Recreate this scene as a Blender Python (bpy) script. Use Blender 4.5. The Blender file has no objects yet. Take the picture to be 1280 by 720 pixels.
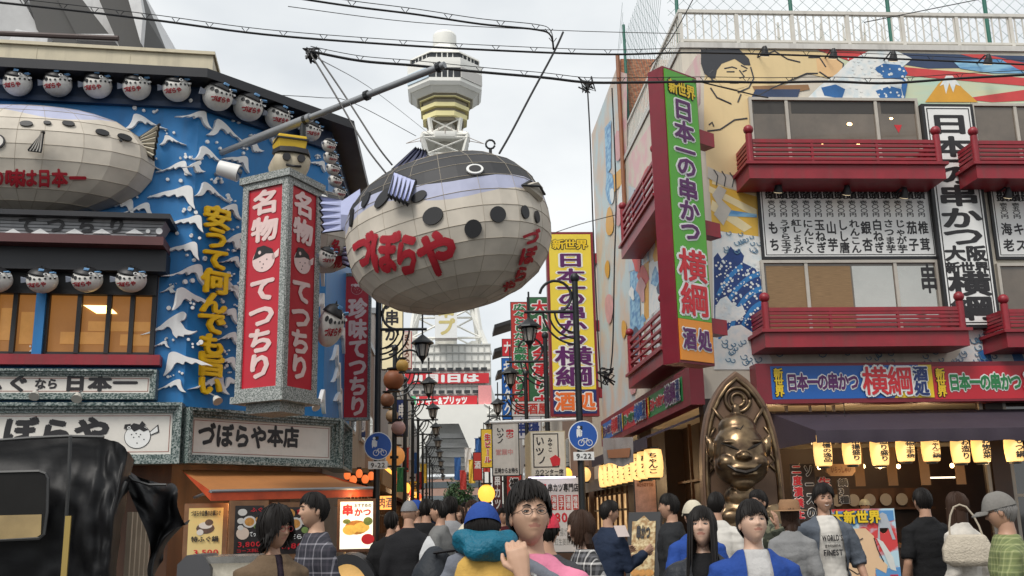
import bpy, bmesh, math, random
from mathutils import Vector, Matrix, noise

SC = bpy.context.scene
COL = SC.collection
rad = math.radians
V = Vector
# ------------------------------------------------------------------ camera
CAM = V((0.0, 0.0, 1.6)); FPX = 1247.0
PITCH, YAW, ROLL = rad(13.0), rad(3.9), rad(1.15)
FW = V((math.sin(YAW)*math.cos(PITCH), math.cos(YAW)*math.cos(PITCH), math.sin(PITCH)))
R0 = V((math.cos(YAW), -math.sin(YAW), 0)); U0 = R0.cross(FW)
CR = R0*math.cos(ROLL) - U0*math.sin(ROLL); CU = U0*math.cos(ROLL) + R0*math.sin(ROLL)
cam_data = bpy.data.cameras.new('camera'); cam = bpy.data.objects.new('camera', cam_data); COL.objects.link(cam)
mm = Matrix((CR, CU, -FW)).transposed().to_4x4(); mm.translation = CAM
cam.matrix_world = mm
cam_data.sensor_width = 36; cam_data.lens = FPX/1280*36; cam_data.clip_start = .05; cam_data.clip_end = 3000
SC.camera = cam
# ------------------------------------------------------------------ sky, sun, exposure
SUN_EL, SUN_AZ = rad(50), rad(215)          # azimuth clockwise from +Y: behind the viewer, a little to the left
world = bpy.data.worlds.new('World'); SC.world = world; world.use_nodes = True
nt = world.node_tree; nt.nodes.clear()
def wn(t, **k):
    n = nt.nodes.new(t)
    for a, b in k.items(): setattr(n, a, b)
    return n
out = wn('ShaderNodeOutputWorld'); bg = wn('ShaderNodeBackground'); bg.inputs['Strength'].default_value = .085
sky = wn('ShaderNodeTexSky', sky_type='NISHITA', sun_disc=False, sun_elevation=SUN_EL, sun_rotation=SUN_AZ)
tc = wn('ShaderNodeTexCoord'); nz = wn('ShaderNodeTexNoise'); nz.inputs['Scale'].default_value = 2.6; nz.inputs['Detail'].default_value = 5
mp = wn('ShaderNodeMapping'); mp.inputs['Scale'].default_value = (1, 1, 2.2)
rp = wn('ShaderNodeValToRGB'); rp.color_ramp.elements[0].position = .3; rp.color_ramp.elements[0].color = (4.75, 5.05, 5.3, 1)
rp.color_ramp.elements[1].position = .72; rp.color_ramp.elements[1].color = (7.7, 7.8, 7.7, 1)
mx = wn('ShaderNodeMix', data_type='RGBA'); mx.inputs[0].default_value = .93
nt.links.new(tc.outputs['Generated'], mp.inputs['Vector']); nt.links.new(mp.outputs['Vector'], nz.inputs['Vector'])
nt.links.new(nz.outputs['Fac'], rp.inputs['Fac']); nt.links.new(sky.outputs[0], mx.inputs[6]); nt.links.new(rp.outputs[0], mx.inputs[7])
nt.links.new(mx.outputs[2], bg.inputs['Color']); nt.links.new(bg.outputs[0], out.inputs['Surface'])
sun_data = bpy.data.lights.new('sun', 'SUN'); sun_data.energy = 1.5; sun_data.angle = rad(24); sun_data.color = (1, .955, .89)
sun = bpy.data.objects.new('sun', sun_data); COL.objects.link(sun)
sd = V((math.sin(SUN_AZ)*math.cos(SUN_EL), math.cos(SUN_AZ)*math.cos(SUN_EL), math.sin(SUN_EL)))
sun.rotation_euler = sd.to_track_quat('Z', 'Y').to_euler(); sun.location = (0, -20, 40)
SC.view_settings.view_transform = 'Standard'; SC.view_settings.look = 'None'
SC.view_settings.exposure = 0.78; SC.view_settings.gamma = 1; SC.view_settings.use_curve_mapping = False
SC.render.engine = 'CYCLES'
SC.cycles.max_bounces = 6; SC.cycles.diffuse_bounces = 3; SC.cycles.glossy_bounces = 3; SC.cycles.transparent_max_bounces = 6
SC.cycles.caustics_reflective = False; SC.cycles.caustics_refractive = False
SC.cycles.use_denoising = True
# ------------------------------------------------------------------ pixel rays (photo pixels, 1280 x 720) onto real planes
def ray(px, py): return FW + CR*((px-640)/FPX) + CU*((360-py)/FPX)
def atY(px, py, Y): d = ray(px, py); return CAM + d*((Y-CAM.y)/d.y)
def atX(px, py, X): d = ray(px, py); return CAM + d*((X-CAM.x)/d.x)
def atZ(px, py, Z): d = ray(px, py); return CAM + d*((Z-CAM.z)/d.z)
def frame(O, R):
    R = V(R).normalized(); U = V((0, 0, 1)); N = R.cross(U)
    m = Matrix((R, U, N)).transposed().to_4x4(); m.translation = V(O); return m
def uv(M, px, py, w=0.0):
    n = M.to_3x3().col[2]; o = M.translation + n*w; d = ray(px, py)
    t = (o-CAM).dot(n)/d.dot(n); q = M.inverted() @ (CAM+d*t); return q.x, q.y
def uvbox(M, x0, y0, x1, y1, w=0.0):
    """u0,u1,v0,v1 on the wall for a photo rectangle (edge midpoints)"""
    a = uv(M, x0, (y0+y1)/2, w)[0]; b = uv(M, x1, (y0+y1)/2, w)[0]
    c = uv(M, (x0+x1)/2, y1, w)[1]; d = uv(M, (x0+x1)/2, y0, w)[1]
    return a, b, c, d
# ------------------------------------------------------------------ materials
_MC = {}
def mat(name, col, rough=.6, metal=0., var=.12, scale=3., bump=0., bscale=30., emit=0., ecol=None, spec=.5, dirt=0., alpha=1., coat=0.):
    if name in _MC: return _MC[name]
    m = bpy.data.materials.new(name); m.use_nodes = True; t = m.node_tree; b = t.nodes['Principled BSDF']
    b.inputs['Roughness'].default_value = rough; b.inputs['Metallic'].default_value = metal
    b.inputs['Specular IOR Level'].default_value = spec
    if coat: b.inputs['Coat Weight'].default_value = coat
    if alpha < 1: b.inputs['Alpha'].default_value = alpha
    c = tuple(col)+(1,)
    tcn = t.nodes.new('ShaderNodeTexCoord')
    if var > 0:
        n = t.nodes.new('ShaderNodeTexNoise'); n.inputs['Scale'].default_value = scale; n.inputs['Detail'].default_value = 6; n.inputs['Roughness'].default_value = .65
        t.links.new(tcn.outputs['Object'], n.inputs['Vector'])
        r = t.nodes.new('ShaderNodeMapRange'); r.inputs[1].default_value = .3; r.inputs[2].default_value = .7
        r.inputs[3].default_value = 1-var; r.inputs[4].default_value = 1+var*.5; t.links.new(n.outputs['Fac'], r.inputs[0])
        mu = t.nodes.new('ShaderNodeMix'); mu.data_type = 'RGBA'; mu.blend_type = 'MULTIPLY'; mu.inputs[0].default_value = 1
        mu.inputs[6].default_value = c; t.links.new(r.outputs[0], mu.inputs[7]); last = mu.outputs[2]
        if dirt > 0:                                   # vertical rain streaks and grime
            mp_ = t.nodes.new('ShaderNodeMapping'); mp_.inputs['Scale'].default_value = (5, 5, .35); t.links.new(tcn.outputs['Object'], mp_.inputs['Vector'])
            n2 = t.nodes.new('ShaderNodeTexNoise'); n2.inputs['Scale'].default_value = 1.6; n2.inputs['Detail'].default_value = 7; t.links.new(mp_.outputs[0], n2.inputs['Vector'])
            r2 = t.nodes.new('ShaderNodeMapRange'); r2.inputs[1].default_value = .5; r2.inputs[2].default_value = .78; r2.inputs[3].default_value = 0; r2.inputs[4].default_value = dirt
            t.links.new(n2.outputs['Fac'], r2.inputs[0])
            m2 = t.nodes.new('ShaderNodeMix'); m2.data_type = 'RGBA'; t.links.new(r2.outputs[0], m2.inputs[0]); t.links.new(last, m2.inputs[6])
            m2.inputs[7].default_value = (.07, .06, .05, 1); last = m2.outputs[2]
        t.links.new(last, b.inputs['Base Color'])
        rr = t.nodes.new('ShaderNodeMapRange'); rr.inputs[3].default_value = max(0, rough-.1); rr.inputs[4].default_value = min(1, rough+.12)
        t.links.new(n.outputs['Fac'], rr.inputs[0]); t.links.new(rr.outputs[0], b.inputs['Roughness'])
    else: b.inputs['Base Color'].default_value = c
    if bump > 0:
        n3 = t.nodes.new('ShaderNodeTexNoise'); n3.inputs['Scale'].default_value = bscale; n3.inputs['Detail'].default_value = 4
        t.links.new(tcn.outputs['Object'], n3.inputs['Vector'])
        bp = t.nodes.new('ShaderNodeBump'); bp.inputs['Strength'].default_value = bump; bp.inputs['Distance'].default_value = .02
        t.links.new(n3.outputs['Fac'], bp.inputs['Height']); t.links.new(bp.outputs[0], b.inputs['Normal'])
    if emit > 0:
        b.inputs['Emission Color'].default_value = tuple(ecol or col)+(1,); b.inputs['Emission Strength'].default_value = emit
    _MC[name] = m; return m
def two_tone(name, c1, c2, scale, lo=.45, hi=.55, rough=.6, bump=0., kind='noise', metal=0., stretch=(1, 1, 1), spec=.5):
    if name in _MC: return _MC[name]
    m = bpy.data.materials.new(name); m.use_nodes = True; t = m.node_tree; b = t.nodes['Principled BSDF']
    b.inputs['Roughness'].default_value = rough; b.inputs['Metallic'].default_value = metal; b.inputs['Specular IOR Level'].default_value = spec
    tcn = t.nodes.new('ShaderNodeTexCoord'); mpn = t.nodes.new('ShaderNodeMapping'); mpn.inputs['Scale'].default_value = stretch
    t.links.new(tcn.outputs['Object'], mpn.inputs['Vector'])
    if kind == 'noise':
        n = t.nodes.new('ShaderNodeTexNoise'); n.inputs['Scale'].default_value = scale; n.inputs['Detail'].default_value = 5; o = n.outputs['Fac']
    else:
        n = t.nodes.new('ShaderNodeTexVoronoi'); n.inputs['Scale'].default_value = scale; o = n.outputs['Distance']
    t.links.new(mpn.outputs[0], n.inputs['Vector'])
    r = t.nodes.new('ShaderNodeValToRGB'); r.color_ramp.elements[0].position = lo; r.color_ramp.elements[1].position = hi
    r.color_ramp.elements[0].color = tuple(c1)+(1,); r.color_ramp.elements[1].color = tuple(c2)+(1,)
    t.links.new(o, r.inputs['Fac']); t.links.new(r.outputs[0], b.inputs['Base Color'])
    if bump:
        bp = t.nodes.new('ShaderNodeBump'); bp.inputs['Strength'].default_value = bump; bp.inputs['Distance'].default_value = .02
        t.links.new(o, bp.inputs['Height']); t.links.new(bp.outputs[0], b.inputs['Normal'])
    _MC[name] = m; return m
def plaid(name, base, line, freq, width=.16, second=None, rough=.85):
    """woven check: two sets of lines on object coordinates"""
    if name in _MC: return _MC[name]
    m = bpy.data.materials.new(name); m.use_nodes = True; t = m.node_tree; b = t.nodes['Principled BSDF']; b.inputs['Roughness'].default_value = rough
    tcn = t.nodes.new('ShaderNodeTexCoord'); sp = t.nodes.new('ShaderNodeSeparateXYZ'); t.links.new(tcn.outputs['Object'], sp.inputs[0])
    def mth(op, a, bb):
        n = t.nodes.new('ShaderNodeMath'); n.operation = op
        for i, x in enumerate((a, bb)):
            if x is None: continue
            if isinstance(x, (int, float)): n.inputs[i].default_value = x
            else: t.links.new(x, n.inputs[i])
        return n.outputs[0]
    d = mth('ADD', sp.outputs['X'], mth('MULTIPLY', sp.outputs['Y'], .8))
    l1 = mth('LESS_THAN', mth('FRACT', mth('MULTIPLY', d, freq), None), width)
    l2 = mth('LESS_THAN', mth('FRACT', mth('MULTIPLY', sp.outputs['Z'], freq), None), width)
    l3 = mth('LESS_THAN', mth('FRACT', mth('ADD', mth('MULTIPLY', d, freq), .45), None), width*1.6)
    l4 = mth('LESS_THAN', mth('FRACT', mth('ADD', mth('MULTIPLY', sp.outputs['Z'], freq), .45), None), width*1.6)
    mxa = t.nodes.new('ShaderNodeMix'); mxa.data_type = 'RGBA'; t.links.new(mth('MULTIPLY', mth('ADD', l3, l4), .5), mxa.inputs[0])
    mxa.inputs[6].default_value = tuple(base)+(1,); mxa.inputs[7].default_value = tuple(second or base)+(1,)
    mxb = t.nodes.new('ShaderNodeMix'); mxb.data_type = 'RGBA'; t.links.new(mth('MULTIPLY', mth('ADD', l1, l2), .5), mxb.inputs[0])
    t.links.new(mxa.outputs[2], mxb.inputs[6]); mxb.inputs[7].default_value = tuple(line)+(1,)
    t.links.new(mxb.outputs[2], b.inputs['Base Color'])
    _MC[name] = m; return m
def glass(name, tint=(.03, .03, .03), rough=.05):
    return mat(name, tint, rough=rough, var=0, spec=1.0, coat=.6)
# ------------------------------------------------------------------ mesh builder
class MB:
    def __init__(s, M=None): s.vs = []; s.fs = []; s.mi = []; s.M = M or Matrix.Identity(4)
    def v(s, p): s.vs.append(s.M @ V(p)); return len(s.vs)-1
    def f(s, idx, m=0): s.fs.append(tuple(idx)); s.mi.append(m)
    def quad(s, a, b, c, d, m=0): s.f([s.v(a), s.v(b), s.v(c), s.v(d)], m); return s
    def box(s, x0, x1, y0, y1, z0, z1, m=0):
        i = [s.v((x, y, z)) for z in (z0, z1) for y in (y0, y1) for x in (x0, x1)]
        for q in ((0, 2, 3, 1), (4, 5, 7, 6), (0, 1, 5, 4), (2, 6, 7, 3), (0, 4, 6, 2), (1, 3, 7, 5)): s.f([i[k] for k in q], m)
        return s
    def prism(s, pts, z0, z1, m=0, back=True):
        n = len(pts); a = [s.v((p[0], p[1], z1)) for p in pts]; s.f(a, m)
        if back and abs(z1-z0) > 1e-6:
            b = [s.v((p[0], p[1], z0)) for p in pts]; s.f(b[::-1], m)
            for i in range(n): s.f((a[i], b[i], b[(i+1) % n], a[(i+1) % n]), m)
        return s
    def loft(s, rings, m=0, cap=True, closed=True):
        ids = [[s.v(p) for p in r] for r in rings]; n = len(rings[0])
        for a, b in zip(ids, ids[1:]):
            for i in range(n if closed else n-1): s.f((a[i], a[(i+1) % n], b[(i+1) % n], b[i]), m)
        if cap and closed: s.f(ids[0][::-1], m); s.f(ids[-1], m)
        return s
    def tube(s, pts, r, n=8, m=0, flat=1.0, cap=True):
        pts = [V(p) for p in pts]; k = len(pts); rs = r if isinstance(r, (list, tuple)) else [r]*k
        up = None; rings = []
        for i, p in enumerate(pts):
            d = (pts[min(i+1, k-1)]-pts[max(i-1, 0)]).normalized()
            if up is None: up = V((0, 0, 1)) if abs(d.z) < .9 else V((0, 1, 0))
            a = d.cross(up)
            if a.length < 1e-5: a = d.cross(V((1, .3, .2)))
            a.normalize(); b = a.cross(d).normalized(); up = b
            rings.append([p+(a*math.cos(t)+b*math.sin(t)*flat)*rs[i] for t in (2*math.pi*j/n for j in range(n))])
        return s.loft(rings, m, cap)
    def lathe(s, prof, n=16, c=(0, 0, 0), m=0, axis='z', mf=None):
        c = V(c); rings = []
        for r, z in prof:
            rr = max(r, 1e-4)
            ring = []
            for j in range(n):
                t = 2*math.pi*j/n; x, y = rr*math.cos(t), rr*math.sin(t)
                ring.append(c+(V((x, y, z)) if axis == 'z' else V((z, x, y)) if axis == 'x' else V((x, z, y))))
            rings.append(ring)
        if mf is None: return s.loft(rings, m)
        for k in range(len(rings)-1): s.loft(rings[k:k+2], mf[k], cap=False)
        return s
    def ell(s, c, r, nu=16, nv=10, m=0):
        rings = []
        for i in range(nv+1):
            ph = -math.pi/2+math.pi*i/nv; q = max(math.cos(ph), 1e-3)
            rings.append([V(c)+V((r[0]*q*math.cos(2*math.pi*j/nu), r[1]*q*math.sin(2*math.pi*j/nu), r[2]*math.sin(ph))) for j in range(nu)])
        return s.loft(rings, m)
    def disc(s, c, r, n=16, w0=0, w1=.005, m=0, sy=1.):
        return s.prism([(c[0]+r*math.cos(2*math.pi*i/n), c[1]+r*sy*math.sin(2*math.pi*i/n)) for i in range(n)], w0, w1, m)
    def build(s, name, mats, parent=None, smooth=0, world=True, bevel=0., recalc=True, doubles=False):
        if not isinstance(mats, (list, tuple)): mats = [mats]
        vs = s.vs
        if parent is not None and world:
            Mi = WM[parent.name].inverted(); vs = [Mi @ p for p in vs]; org = None
        elif parent is None and world:
            xs = [p.x for p in vs]; ys = [p.y for p in vs]; zs = [p.z for p in vs]
            org = V(((min(xs)+max(xs))/2, (min(ys)+max(ys))/2, min(zs))); vs = [p-org for p in vs]
        else: org = None
        me = bpy.data.meshes.new(name); me.from_pydata([tuple(p) for p in vs], [], s.fs)
        for mt in mats: me.materials.append(mt)
        me.polygons.foreach_set('material_index', s.mi)
        if recalc or bevel or doubles:
            bm = bmesh.new(); bm.from_mesh(me)
            if doubles: bmesh.ops.remove_doubles(bm, verts=bm.verts, dist=1e-5)
            if bevel: bmesh.ops.bevel(bm, geom=[e for e in bm.edges if len(e.link_faces) == 2 and e.calc_face_angle(0) > .6], offset=bevel, segments=2, affect='EDGES', profile=.6, clamp_overlap=True)
            if recalc: bmesh.ops.recalc_face_normals(bm, faces=bm.faces)
            bm.to_mesh(me); bm.free()
        if smooth:
            me.polygons.foreach_set('use_smooth', [True]*len(me.polygons))
            if smooth is not True and smooth > 1: me.set_sharp_from_angle(angle=rad(smooth))
        return link(name, me, parent, org)
WM = {}
def link(name, me, parent=None, org=None):
    o = bpy.data.objects.new(name, me); COL.objects.link(o)
    M = Matrix.Identity(4)
    if org is not None: o.location = org; M.translation = org
    if parent is not None: o.parent = parent; M = WM[parent.name].copy()
    WM[o.name] = M
    return o
def tag(o, label, cat, group=None):
    o['label'] = label; o['category'] = cat
    if group: o['group'] = group
    return o
def thing(name, label, cat, loc=(0, 0, 0), rz=0., group=None, M=None):
    o = bpy.data.objects.new(name, None); COL.objects.link(o); o.empty_display_size = .2
    if M is None: M = Matrix.Translation(V(loc)) @ Matrix.Rotation(rz, 4, 'Z')
    o.matrix_world = M; o.rotation_mode = 'XYZ'
    o.location = M.to_translation(); o.rotation_euler = M.to_euler(); o.scale = M.to_scale()
    WM[o.name] = M; return tag(o, label, cat, group)
def struct(o, kind='structure'): o['kind'] = kind; return o
def kids(o): return [c for c in ALLK.get(o.name, [])]
ALLK = {}
def dup(root, M, label, group=None):
    """a copy of a thing with its parts and sub-parts, M = new world matrix"""
    r = root.copy(); COL.objects.link(r)
    r.location = M.to_translation(); r.rotation_euler = M.to_euler(); r.scale = M.to_scale()
    WM[r.name] = M; r['label'] = label
    if group: r['group'] = group
    for ch in list(root.children):
        c = ch.copy(); COL.objects.link(c); c.parent = r; WM[c.name] = M
        for g in list(ch.children):
            d = g.copy(); COL.objects.link(d); d.parent = c; WM[d.name] = M
    return r
# ------------------------------------------------------------------ lettering
_G = {}
_FR = bpy.data.curves.new('glyph', 'FONT'); _FO = bpy.data.objects.new('glyph', _FR); COL.objects.link(_FO)
_FR.resolution_u = 2
def glyph(ch):
    if ch in _G: return _G[ch]
    _FR.body = ch; _FO.data = _FR
    dg = bpy.context.evaluated_depsgraph_get(); dg.update()
    me = _FO.evaluated_get(dg).to_mesh()
    vs = [(v.co.x, v.co.y) for v in me.vertices]; fs = [tuple(p.vertices) for p in me.polygons]
    _FO.evaluated_get(dg).to_mesh_clear()
    if vs:
        x0 = min(v[0] for v in vs); x1 = max(v[0] for v in vs); y0 = min(v[1] for v in vs); y1 = max(v[1] for v in vs)
    else: x0 = x1 = y0 = y1 = 0
    _G[ch] = (vs, fs, x0, x1, y0, y1); return _G[ch]
_ref = glyph('国'); EM_H = (_ref[5]-_ref[4])/.92; EM_CX = (_ref[2]+_ref[3])/2; EM_CY = (_ref[4]+_ref[5])/2
def put(mb, ch, cx, cy, sx, sy, w=0., bold=.03, m=0, n=6, full=True, step=.0006, skew=0., slant=0.):
    """one character centred in its em box at (cx,cy) of the builder's u,v plane, at height w"""
    vs, fs, x0, x1, y0, y1 = glyph(ch)
    if not vs: return
    gx, gy = (EM_CX, EM_CY) if full else ((x0+x1)/2, EM_CY)
    offs = [(0, 0)] if bold <= 0 else [(bold*math.cos(2*math.pi*k/n+.3), bold*math.sin(2*math.pi*k/n+.3)) for k in range(n)]+[(0, 0)]
    for k, (ox, oy) in enumerate(offs):
        ids = []
        for x, y in vs:
            X = (x-gx)/EM_H+ox; Y = (y-gy)/EM_H+oy
            ids.append(mb.v((cx+(X+slant*Y)*sx, cy+(Y+skew*X)*sy, w+k*step)))
        for q in fs: mb.f([ids[i] for i in q], m)
def text(mb, s, u0, u1, v0, v1, w=0., vertical=False, bold=.03, m=0, n=6, fill=.95, skew=0., slant=0.):
    """fit a string into the rectangle, stretching the characters like sign lettering"""
    k = len(s)
    if vertical:
        st = (v1-v0)/k
        for i, ch in enumerate(s):
            c = v1-st*(i+.5)
            if ch in 'ー-': put_rot(mb, ch, (u0+u1)/2, c, st*fill, (u1-u0)*fill, w, bold, m, n)
            else: put(mb, ch, (u0+u1)/2, c, (u1-u0)*fill, st*fill, w, bold, m, n)
    else:
        ws = []
        for ch in s:
            if ord(ch) < 128:
                g = glyph(ch); ws.append(max(.3, (g[3]-g[2])/EM_H+.12) if g[0] else .35)
            else: ws.append(1.)
        tot = sum(ws); st = (u1-u0)/tot; x = u0
        for ch, wd in zip(s, ws):
            put(mb, ch, x+st*wd/2, (v0+v1)/2, st*fill, (v1-v0)*fill*(1 if ord(ch) > 127 else 1.1), w, bold, m, n, full=ord(ch) > 127, skew=skew, slant=slant); x += st*wd
def put_rot(mb, ch, cx, cy, sx, sy, w, bold, m, n):
    M0 = mb.M; mb.M = M0 @ Matrix.Translation((cx, cy, 0)) @ Matrix.Rotation(-math.pi/2, 4, 'Z')
    put(mb, ch, 0, 0, sx, sy, w, bold, m, n); mb.M = M0
def outlined(mb, s, u0, u1, v0, v1, w, vertical=False, b1=.03, b2=.11, m1=0, m2=1, fill=.86):
    text(mb, s, u0, u1, v0, v1, w, vertical, b2, m2, 9, fill); text(mb, s, u0, u1, v0, v1, w+.012, vertical, b1, m1, 6, fill)
random.seed(7)
# common paints
WHITE = mat('white_paint', (.78, .77, .74), .45, var=.1, dirt=.25)
CREAM = mat('cream_panel', (.74, .70, .64), .4, var=.06, scale=1.2, dirt=.1)
BLACK = mat('black_paint', (.015, .015, .017), .5, var=.2)
INK = mat('ink_black', (.018, .016, .018), .45, var=.1)
RED = mat('sign_red', (.42, .018, .03), .4, var=.1)
DRED = mat('lacquer_red', (.29, .018, .03), .42, var=.22, dirt=.35)
YEL = mat('sign_yellow', (.80, .55, .02), .4, var=.06)
PURPLE = mat('sign_purple', (.10, .012, .11), .4, var=.06)
SIGNW = mat('sign_white', (.80, .80, .78), .4, var=.05)
LRED = mat('letter_red', (.58, .02, .03), .4, var=.05)
GREENL = mat('letter_green', (.02, .20, .06), .4, var=.05)
NAVY = mat('sign_navy', (.012, .03, .14), .4, var=.06)
BLUES = mat('sign_blue', (.01, .11, .42), .4, var=.06)
STEEL = mat('grey_steel', (.30, .31, .32), .42, metal=.5, var=.15)
DMETAL = mat('dark_metal', (.03, .033, .035), .45, metal=.4, var=.2)
WOOD = two_tone('dark_wood', (.045, .018, .008), (.10, .045, .02), 6, .3, .7, .55, .2, stretch=(1, 1, .15))
LWOOD = two_tone('mid_wood', (.14, .065, .03), (.24, .12, .055), 6, .3, .7, .55, .2, stretch=(1, 1, .15))
WARM = mat('warm_bulb', (1, .75, .4), .4, var=0, emit=7, ecol=(1, .62, .25))
# ================================================================== ground
ASPH = two_tone('street_paving', (.10, .095, .09), (.17, .16, .15), 9, .35, .65, .8, .25)
g = MB(); g.quad((-400, -200, 0), (400, -200, 0), (400, 1500, 0), (-400, 1500, 0)); struct(g.build('ground', mat('asphalt', (.06, .06, .06), .85, var=.25, scale=.6)))
g = MB(); g.quad((-1.9, -6, .004), (5.4, -6, .004), (5.4, 120, .004), (-1.9, 120, .004)); struct(g.build('street_paving', ASPH))
g = MB()
for i in range(60):
    y = 2+i*2.0
    g.box(-1.9, 5.4, y, y+.05, .0045, .008); 
struct(g.build('paving_joints', mat('joint_grey', (.05, .05, .05), .9)))
# ================================================================== building on the near side of the crossing (pufferfish restaurant)
A6 = rad(6)
RL = V((math.cos(A6), math.sin(A6), 0))
p = atY(240, 300, 14.0); C1 = V((p.x, p.y, 0)); RD = V((.7071, .7071, 0))
FL = frame(C1, RL); FD = frame(C1, RD)
def corner2():
    # where the chamfer meets the side street face (photo column 411)
    u = uv(FD, 411, 200)[0]; return C1+RD*u, u
C2, UD = corner2(); FS = frame(C2, (0, 1, 0)); SIDE = 4.2
BLUE = mat('wave_wall_blue', (.013, .185, .47), .5, var=.16, scale=1.5, dirt=.2)
PB = thing('restaurant_building', 'blue corner restaurant building with white wave reliefs and black eaves', 'building', C1)
zt = uv(FL, 150, 81, .42)[1]; zb2 = uv(FL, 150, 499)[1]
LX = -9.0
def foot(off, ext=0.):
    nl = FL.to_3x3().col[2]; nd = FD.to_3x3().col[2]; ns = FS.to_3x3().col[2]
    def inter(p, d, q, e):   # 2D line intersection
        k = ((q.x-p.x)*e.y-(q.y-p.y)*e.x)/(d.x*e.y-d.y*e.x); return p+d*k
    a = C1+nl*off; b = C1+nd*off; c = C2+ns*off
    return [C1+RL*LX+nl*off, inter(a, RL, b, RD), inter(b, RD, c, V((0, 1, 0))), V((c.x, C2.y+SIDE+ext, 0)), V((C1.x-8, C2.y+SIDE+ext, 0))]
# walls
w = MB()
f0 = foot(0); z2 = uv(FL, 100, 462)[1]
w.prism([(q.x, q.y) for q in f0], z2-.5, zt-.12, 0); w.build('wall', BLUE, PB)
w = MB(); f1 = foot(-.5)
w.prism([(q.x, q.y) for q in f1], 0, z2-.5, 0); w.build('ground_floor_wall', WOOD, PB)
# eaves and parapet
EAVE = mat('eave_black', (.018, .018, .022), .45, var=.2)
e = MB(); q = foot(.42, .1); e.prism([(v.x, v.y) for v in q], zt-.12, zt+.02)
e.build('eave', EAVE, PB)
zc = uv(FL, 150, 128)[1]
e = MB(); q = foot(.05, 0); e.prism([(v.x, v.y) for v in q], zc, zt-.12); q = foot(.09, 0); e.prism([(v.x, v.y) for v in q], zc-.06, zc+.02); e.build('frieze_band', mat('frieze_dark', (.012, .035, .09), .5, var=.3), PB)
CRM = mat('parapet_cream', (.62, .55, .40), .6, var=.12, dirt=.25)
e = MB(FL); zp = uv(FL, 150, 63, -.1)[1]; up = uv(FL, 266, 78, -.1)[0]; e.box(LX, up, zt+.02, zp, -1.4, -.1); e.box(LX, up+.03, zp, zp+.05, -1.45, -.06)
for i in range(7): e.box(up-1.2-1.3*i, up-1.185-1.3*i, zt+.02, zp, -.1, -.094)
e.build('parapet', CRM, PB)
# wave crests in relief
WAVEW = mat('wave_white', (.84, .84, .83), .5, var=.08, dirt=.12)
def wave_pts(s, k, flip):
    sh = [
     [(-1, -.32), (-.72, -.2), (-.45, -.02), (-.2, .28), (0, .4), (.2, .36), (.42, .1), (.6, -.1), (.8, -.27), (1, -.4), (.70, -.35), (.45, -.20), (.29, -.05), (.15, .04), (.0, .02), (-.08, -.10), (-.22, .0), (-.33, -.12), (-.52, -.13), (-.63, -.24), (-.82, -.28)],
     [(-1, -.15), (-.6, .08), (-.25, .2), (.05, .38), (.3, .32), (.5, .08), (.75, -.3), (.95, -.55), (.57, -.32), (.33, -.10), (.19, -.03), (.03, -.10), (-.11, .01), (-.29, -.09), (-.46, -.02), (-.61, -.12), (-.81, -.12)],
     [(-1, -.45), (-.75, -.32), (-.5, -.1), (-.35, .2), (-.1, .5), (.15, .42), (.25, .2), (.15, .12), (.32, -.02), (.55, -.2), (.85, -.28), (1, -.26), (.85, -.4), (.6, -.42), (.65, -.5), (.4, -.46), (.42, -.56), (.2, -.42), (.0, -.2), (-.2, -.1), (-.3, -.22), (-.5, -.25), (-.7, -.38)]][k]
    n = len(sh); o = []
    for i in range(n):
        p = [V(sh[(i+d) % n]) for d in (-1, 0, 1, 2)]
        for k in range(4):
            t = k/4; c = .5*((2*p[1])+(p[2]-p[0])*t+(2*p[0]-5*p[1]+4*p[2]-p[3])*t*t+(3*p[1]-p[0]-3*p[2]+p[3])*t**3)
            if k == 0 or (p[1]-p[2]).length > .12: c.x += .55*c.y+.18*max(0, c.y)**2; o.append(((-c.x if flip else c.x)*s*1.02, c.y*s*1.0))
    return o
WSPOTS = [(178,152,27,1,0),(213,175,17,1,0),(248,146,22,0,0),(282,163,27,1,0),(262,194,22,1,0),(300,201,20,0,1),(222,209,23,0,0),(318,180,16,0,2),(186,206,13,1,2),(246,207,13,0,2),
 (222,243,34,0,1),(264,239,22,1,0),(152,256,24,0,1),(176,261,22,0,0),(238,277,25,0,1),(288,262,20,0,0),(232,311,26,0,1),(296,300,18,0,2),(240,341,27,0,0),(292,326,15,0,0),(238,373,27,1,1),(285,356,16,1,2),(213,361,10,0,2),
 (218,405,32,0,2),(290,362,16,0,1),(286,392,18,0,1),(228,452,33,1,1),(288,422,17,0,0),(286,452,15,0,1),(216,482,20,0,0),(268,480,24,0,0),(292,478,14,1,1),(203,430,11,0,0),
 (120,300,16,0,0),(60,312,22,1,1),(160,312,18,0,0),(10,312,20,0,1),(100,313,14,0,2),(40,440,10,0,2),
 (335,170,18,0,0),(355,200,20,1,1),(345,240,18,0,0),(400,205,14,0,1),(398,260,14,0,0),(372,180,16,0,2)]
for i, (px, py, s, fl, k) in enumerate(WSPOTS):
    Mf = FD if px > 250-(py-100)*.055 else FL
    u, vv = uv(Mf, px, py, .06); sc = s*.98*14/1247*(1.22 if Mf is FD else 1.0)
    b = MB(Mf @ Matrix.Translation((u, vv, 0))); b.prism(wave_pts(sc, k, fl), .0, .055)
    for j in range(random.randint(3, 6)):
        a = random.uniform(-.5, .7)*sc; b.disc((a, (.55+random.uniform(0, .35))*sc, 0), random.uniform(.04, .11)*sc, 9, 0, .035)
    b.build('wave_crest', WAVEW, PB)
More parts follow.
